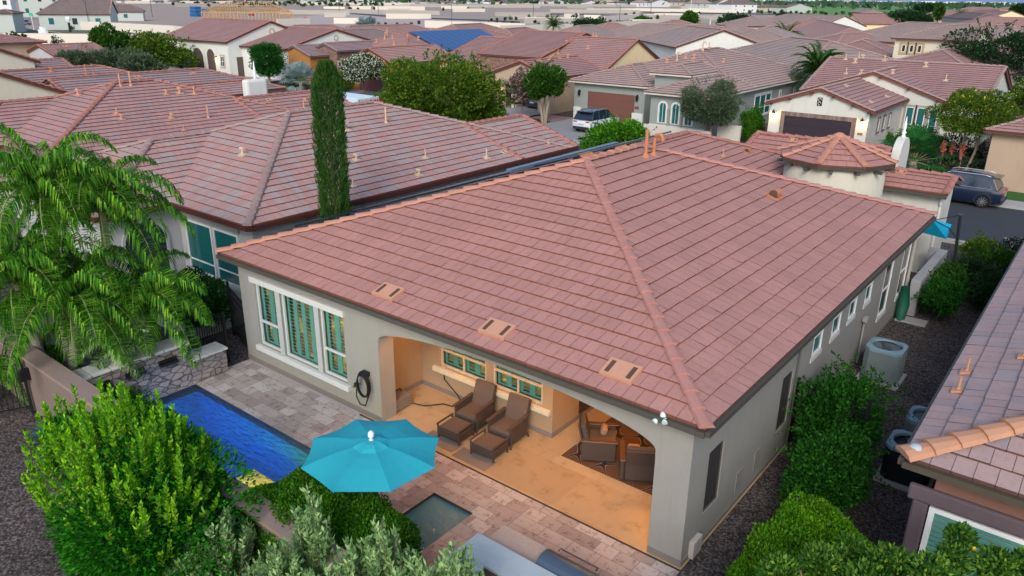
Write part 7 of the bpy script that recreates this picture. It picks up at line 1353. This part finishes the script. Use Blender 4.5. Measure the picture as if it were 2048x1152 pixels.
for i in range(34):
    px = 640+gh.random()*820; yb = gh.choice((12, 15, 18, 20, 23, 35, 38, 48))+gh.uniform(-1, 1); ww = gh.uniform(25, 90); farwall([(px, yb), (px+ww, yb+gh.uniform(-.5, .9))], gh.uniform(1.6, 2.2), gh.choice((FW, FW2, FW)), 'low garden wall'); t_ = COL.objects; [o for o in t_ if o.get('label') == 'low garden wall' and not o.get('group')][-1]['group'] = 'low walls among the far lots'
# rows of young shrubs, small trees, light poles
YS = [leaf('leaf_young', [(.03, .09, .02), (.06, .14, .03), (.10, .20, .05)])]; g = random.Random(3)
proto = None
def small(px, py, hpx, label, group, m='green', wide=.8):
    b = G(px, py, 0); mp = (b-Vector(CAM)).length/FPX; h = hpx*mp; return tree('young_tree', label, 'young tree', tuple(b), (h*.42*wide, h*.42*wide, h*.45), h*.58, m, 420, max(h*.13, mp*1.2), lw=.6, trunk=h*.02, seed=int(px), nl=9, lr=.45, limbs=0, group=group)
ONES = 'first second third fourth fifth sixth seventh eighth ninth tenth eleventh twelfth thirteenth fourteenth fifteenth sixteenth seventeenth eighteenth nineteenth'.split()
def ordw(k):
    if k < 20: return ONES[k-1]
    tn = {2: 'twent', 3: 'thirt', 4: 'fort', 5: 'fift'}[k//10]; return tn+'ieth' if k % 10 == 0 else tn+'y-'+ONES[k % 10-1]
def relabel(group, fmt):
    L = [o for o in COL.objects if o.get('group') == group]
    def sx(o): d = np.array(o.location)-CAM; return float(d@AR/(d@AF))
    for k, o in enumerate(sorted(L, key=sx)): o['label'] = fmt % ordw(k+1)
for i, (px, py, h) in enumerate([(145, 62, 9), (276, 74, 8), (300, 74, 10), (320, 76, 9), (340, 76, 12), (352, 78, 9), (366, 80, 9), (378, 80, 8), (390, 82, 8)]): small(px, py, h, 'young shrub in the row along the cream wall at the upper left', 'young shrubs along the upper left cream wall', ['green', 'yellow'][i % 2], 1.0)
for px, py, h in [(116, 96, 14), (20, 96, 20)]: small(px, py, h+4, ['dark tree in front of the long cream wall above the small gabled building', 'dark tree at the left edge before the long cream wall'][px == 20], None, 'dark', 1.2)
for i in range(46):
    px = 985+i*9.2+g.uniform(-4, 4); py = 60-(px-985)*.03-g.choice([2, 10, 17]); small(px, py, g.uniform(5, 10), 'small young tree standing among the cream walls, top centre', 'young trees among the far walls at the centre', g.choice(['green', 'olive', 'dark']))
for i in range(40): px = 470+i*7.5+g.uniform(-3, 3); small(px, g.uniform(10, 15), g.uniform(5, 8), 'small dark tree in the far planting strip, top left of centre', 'dark trees in the far planting strip', g.choice(['green', 'dark', 'dark']), 1.2)
for i in range(16): px = 350+i*10+g.uniform(-4, 4); small(px, g.uniform(10, 14), g.uniform(4, 7), 'small round tree by the grey wall, upper left', 'round trees by the upper left grey wall', 'dark', 1.1)
for i in range(30): px = 1500+i*13+g.uniform(-5, 5); small(px, 27+(px-1500)*.012+g.uniform(-1, 2), g.uniform(4, 7), 'small bush at the near edge of the green field', 'bushes at the near edge of the green field', g.choice(['olive', 'dark', 'green']), 1.3)
for i in range(24): px = 700+i*14+g.uniform(-5, 5); small(px, g.choice([14, 22, 50, 52]), g.uniform(4, 8), 'small tree by the dirt lots, upper centre', 'small trees around the dirt lots', 'dark', 1.0)
for (px, yb, yt, l) in [(180, 60, 2, 'curved dark street lamp by the upper left cream wall'), (305, 34, -5, 'tall dark street lamp pole right of the grey green house'), (904, 60, 10, 'dark street lamp pole on the dirt lots, centre'), (1066, 44, 4, 'dark street lamp pole left of the dark spreading tree'), (1239, 44, 12, 'slim dark lamp pole behind the taupe roofs'), (1380, 34, -4, 'tall white pole right of centre'), (757, 28, 0, 'thin dark pole beyond the dirt lot'), (1301, 32, 6, 'thin lamp pole by the white walls'), (679, 26, -3, 'thin pole above the pink roofs')]:
    b = G(px, yb, 0); dd = Vector(CAM); t_ = (b.y-dd.y)/ray(px-3, yt)[1]; top = Vector(CAM+t_*ray(px-3, yt)); mp = (b-dd).length/FPX; t = thing('street_lamp', l, 'street lamp', b); top = Vector((0, 0, top.z)); B = MB(); B.tube([(0, 0, 0), (top.x, top.y, top.z)], mp*.42, 6); B.build('pole', WHITE if px == 1380 else BLACK, t, world=False); B = MB(); B.tube([tuple(top), (top.x-mp*6, top.y, top.z+mp*.6)], mp*.4, 5); B.box(top.x-mp*9, -mp*.6, top.z+mp*.2, top.x-mp*5.5, mp*.6, top.z+mp*1.0); B.build('lamp_arm', BLACK, t, world=False)
t = thing('street_sign', 'green street sign on a post at the upper left road', 'street sign', G(68, 60, 0)); B = MB(); B.tube([(0, 0, 0), (0, 0, 3.6)], .09, 6); B.build('post', WHITE, t, world=False); B = MB(); B.box(-1.1, -.04, 3.3, 1.1, .04, 4.1); B.build('sign_plate', flat('sign_green', (.02, .45, .25), .5), t, world=False)
t = thing('gate_kiosk', 'small white arched marker beside the road, upper left', 'marker', G(87, 68, 0)); B = MB(); B.box(-2, -.3, 0, 2, .3, .9); B.box(-1.2, -.25, .9, 1.2, .25, 1.6); B.build('body', WHITE, t, world=False)
t = thing('utility_post', 'white topped black post by the upper left road', 'post', G(141, 64, 0)); B = MB(); B.tube([(0, 0, 0), (0, 0, 2.2)], .3, 8); B.build('post', BLACK, t, world=False); B = MB(); B.lathe((0, 0, 2.6), [(.5, 0), (.6, .5), (.4, 1.0)], 10); B.build('lantern', WHITE, t, world=False)
# town and hills at the horizon
g2 = random.Random(9); B = MB()
for i in range(900):
    d = g2.uniform(2600, 7000); az = math.radians(g2.uniform(-82, 12)); x, y = d*math.sin(az), d*math.cos(az); w_, h_ = g2.uniform(10, 45), g2.uniform(4, 11); B.box(x, y, 0, x+w_, y+w_, h_, g2.choice((0, 0, 1, 2)))
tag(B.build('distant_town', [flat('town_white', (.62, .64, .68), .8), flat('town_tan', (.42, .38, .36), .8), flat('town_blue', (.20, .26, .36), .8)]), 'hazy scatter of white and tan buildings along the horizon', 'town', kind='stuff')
P = []; D = []; ga = np.random.default_rng(5); n_ = 9000; dd = ga.uniform(900, 5200, n_); az = np.radians(ga.uniform(-82, 12, n_)); P = np.column_stack([dd*np.sin(az), dd*np.cos(az), ga.uniform(0, 3, n_)]); tag(leafmesh('distant_trees', P, np.column_stack([ga.normal(size=n_), ga.normal(size=n_), np.ones(n_)]), ga.uniform(4, 9, n_), ga.uniform(5, 14, n_), leaf('leaf_far', [(.03, .07, .04), (.05, .10, .05)], .1), None), 'dark specks of far trees around the fields and town', 'trees', kind='stuff')
B = MB(); az0 = -85
pts = []
for i in range(120):
    az = math.radians(-90+i*1.0); r_ = 9000; h = 60+75*abs(math.sin(i*.21))+45*abs(math.sin(i*.53+1))+18*math.sin(i*1.7); h = max(h, 25)*(1 if i < 100 else .6); pts.append((r_*math.sin(az), r_*math.cos(az), h))
V = []
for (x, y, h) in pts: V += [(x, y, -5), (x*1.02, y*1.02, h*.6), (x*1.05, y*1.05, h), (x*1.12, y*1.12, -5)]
B.add(V, [(i*4+k, i*4+k+1, i*4+k+5, i*4+k+4) for i in range(len(pts)-1) for k in range(3)]); struct(B.build('hills', flat('hill_blue', (.13, .21, .36), .95, var=.15, scale=.001)))  # distance haze is put into the hills' blue colour

for g_, f_ in (('young trees among the far walls at the centre', '%s from the left of the young trees among the centre cream walls'), ('dark trees in the far planting strip', '%s from the left of the small dark trees in the far planting strip'), ('bushes at the near edge of the green field', '%s bush from the left along the near edge of the green field'), ('small trees around the dirt lots', '%s from the left of the small trees around the dirt lots'), ('round trees by the upper left grey wall', '%s round tree from the left by the upper left grey wall'), ('houses of the far subdivision', '%s house from the left in the far subdivision at the top edge'), ('low walls among the far lots', '%s low wall from the left among the far lots'), ('young shrubs along the upper left cream wall', '%s young shrub from the left along the upper left cream wall')): relabel(g_, f_)
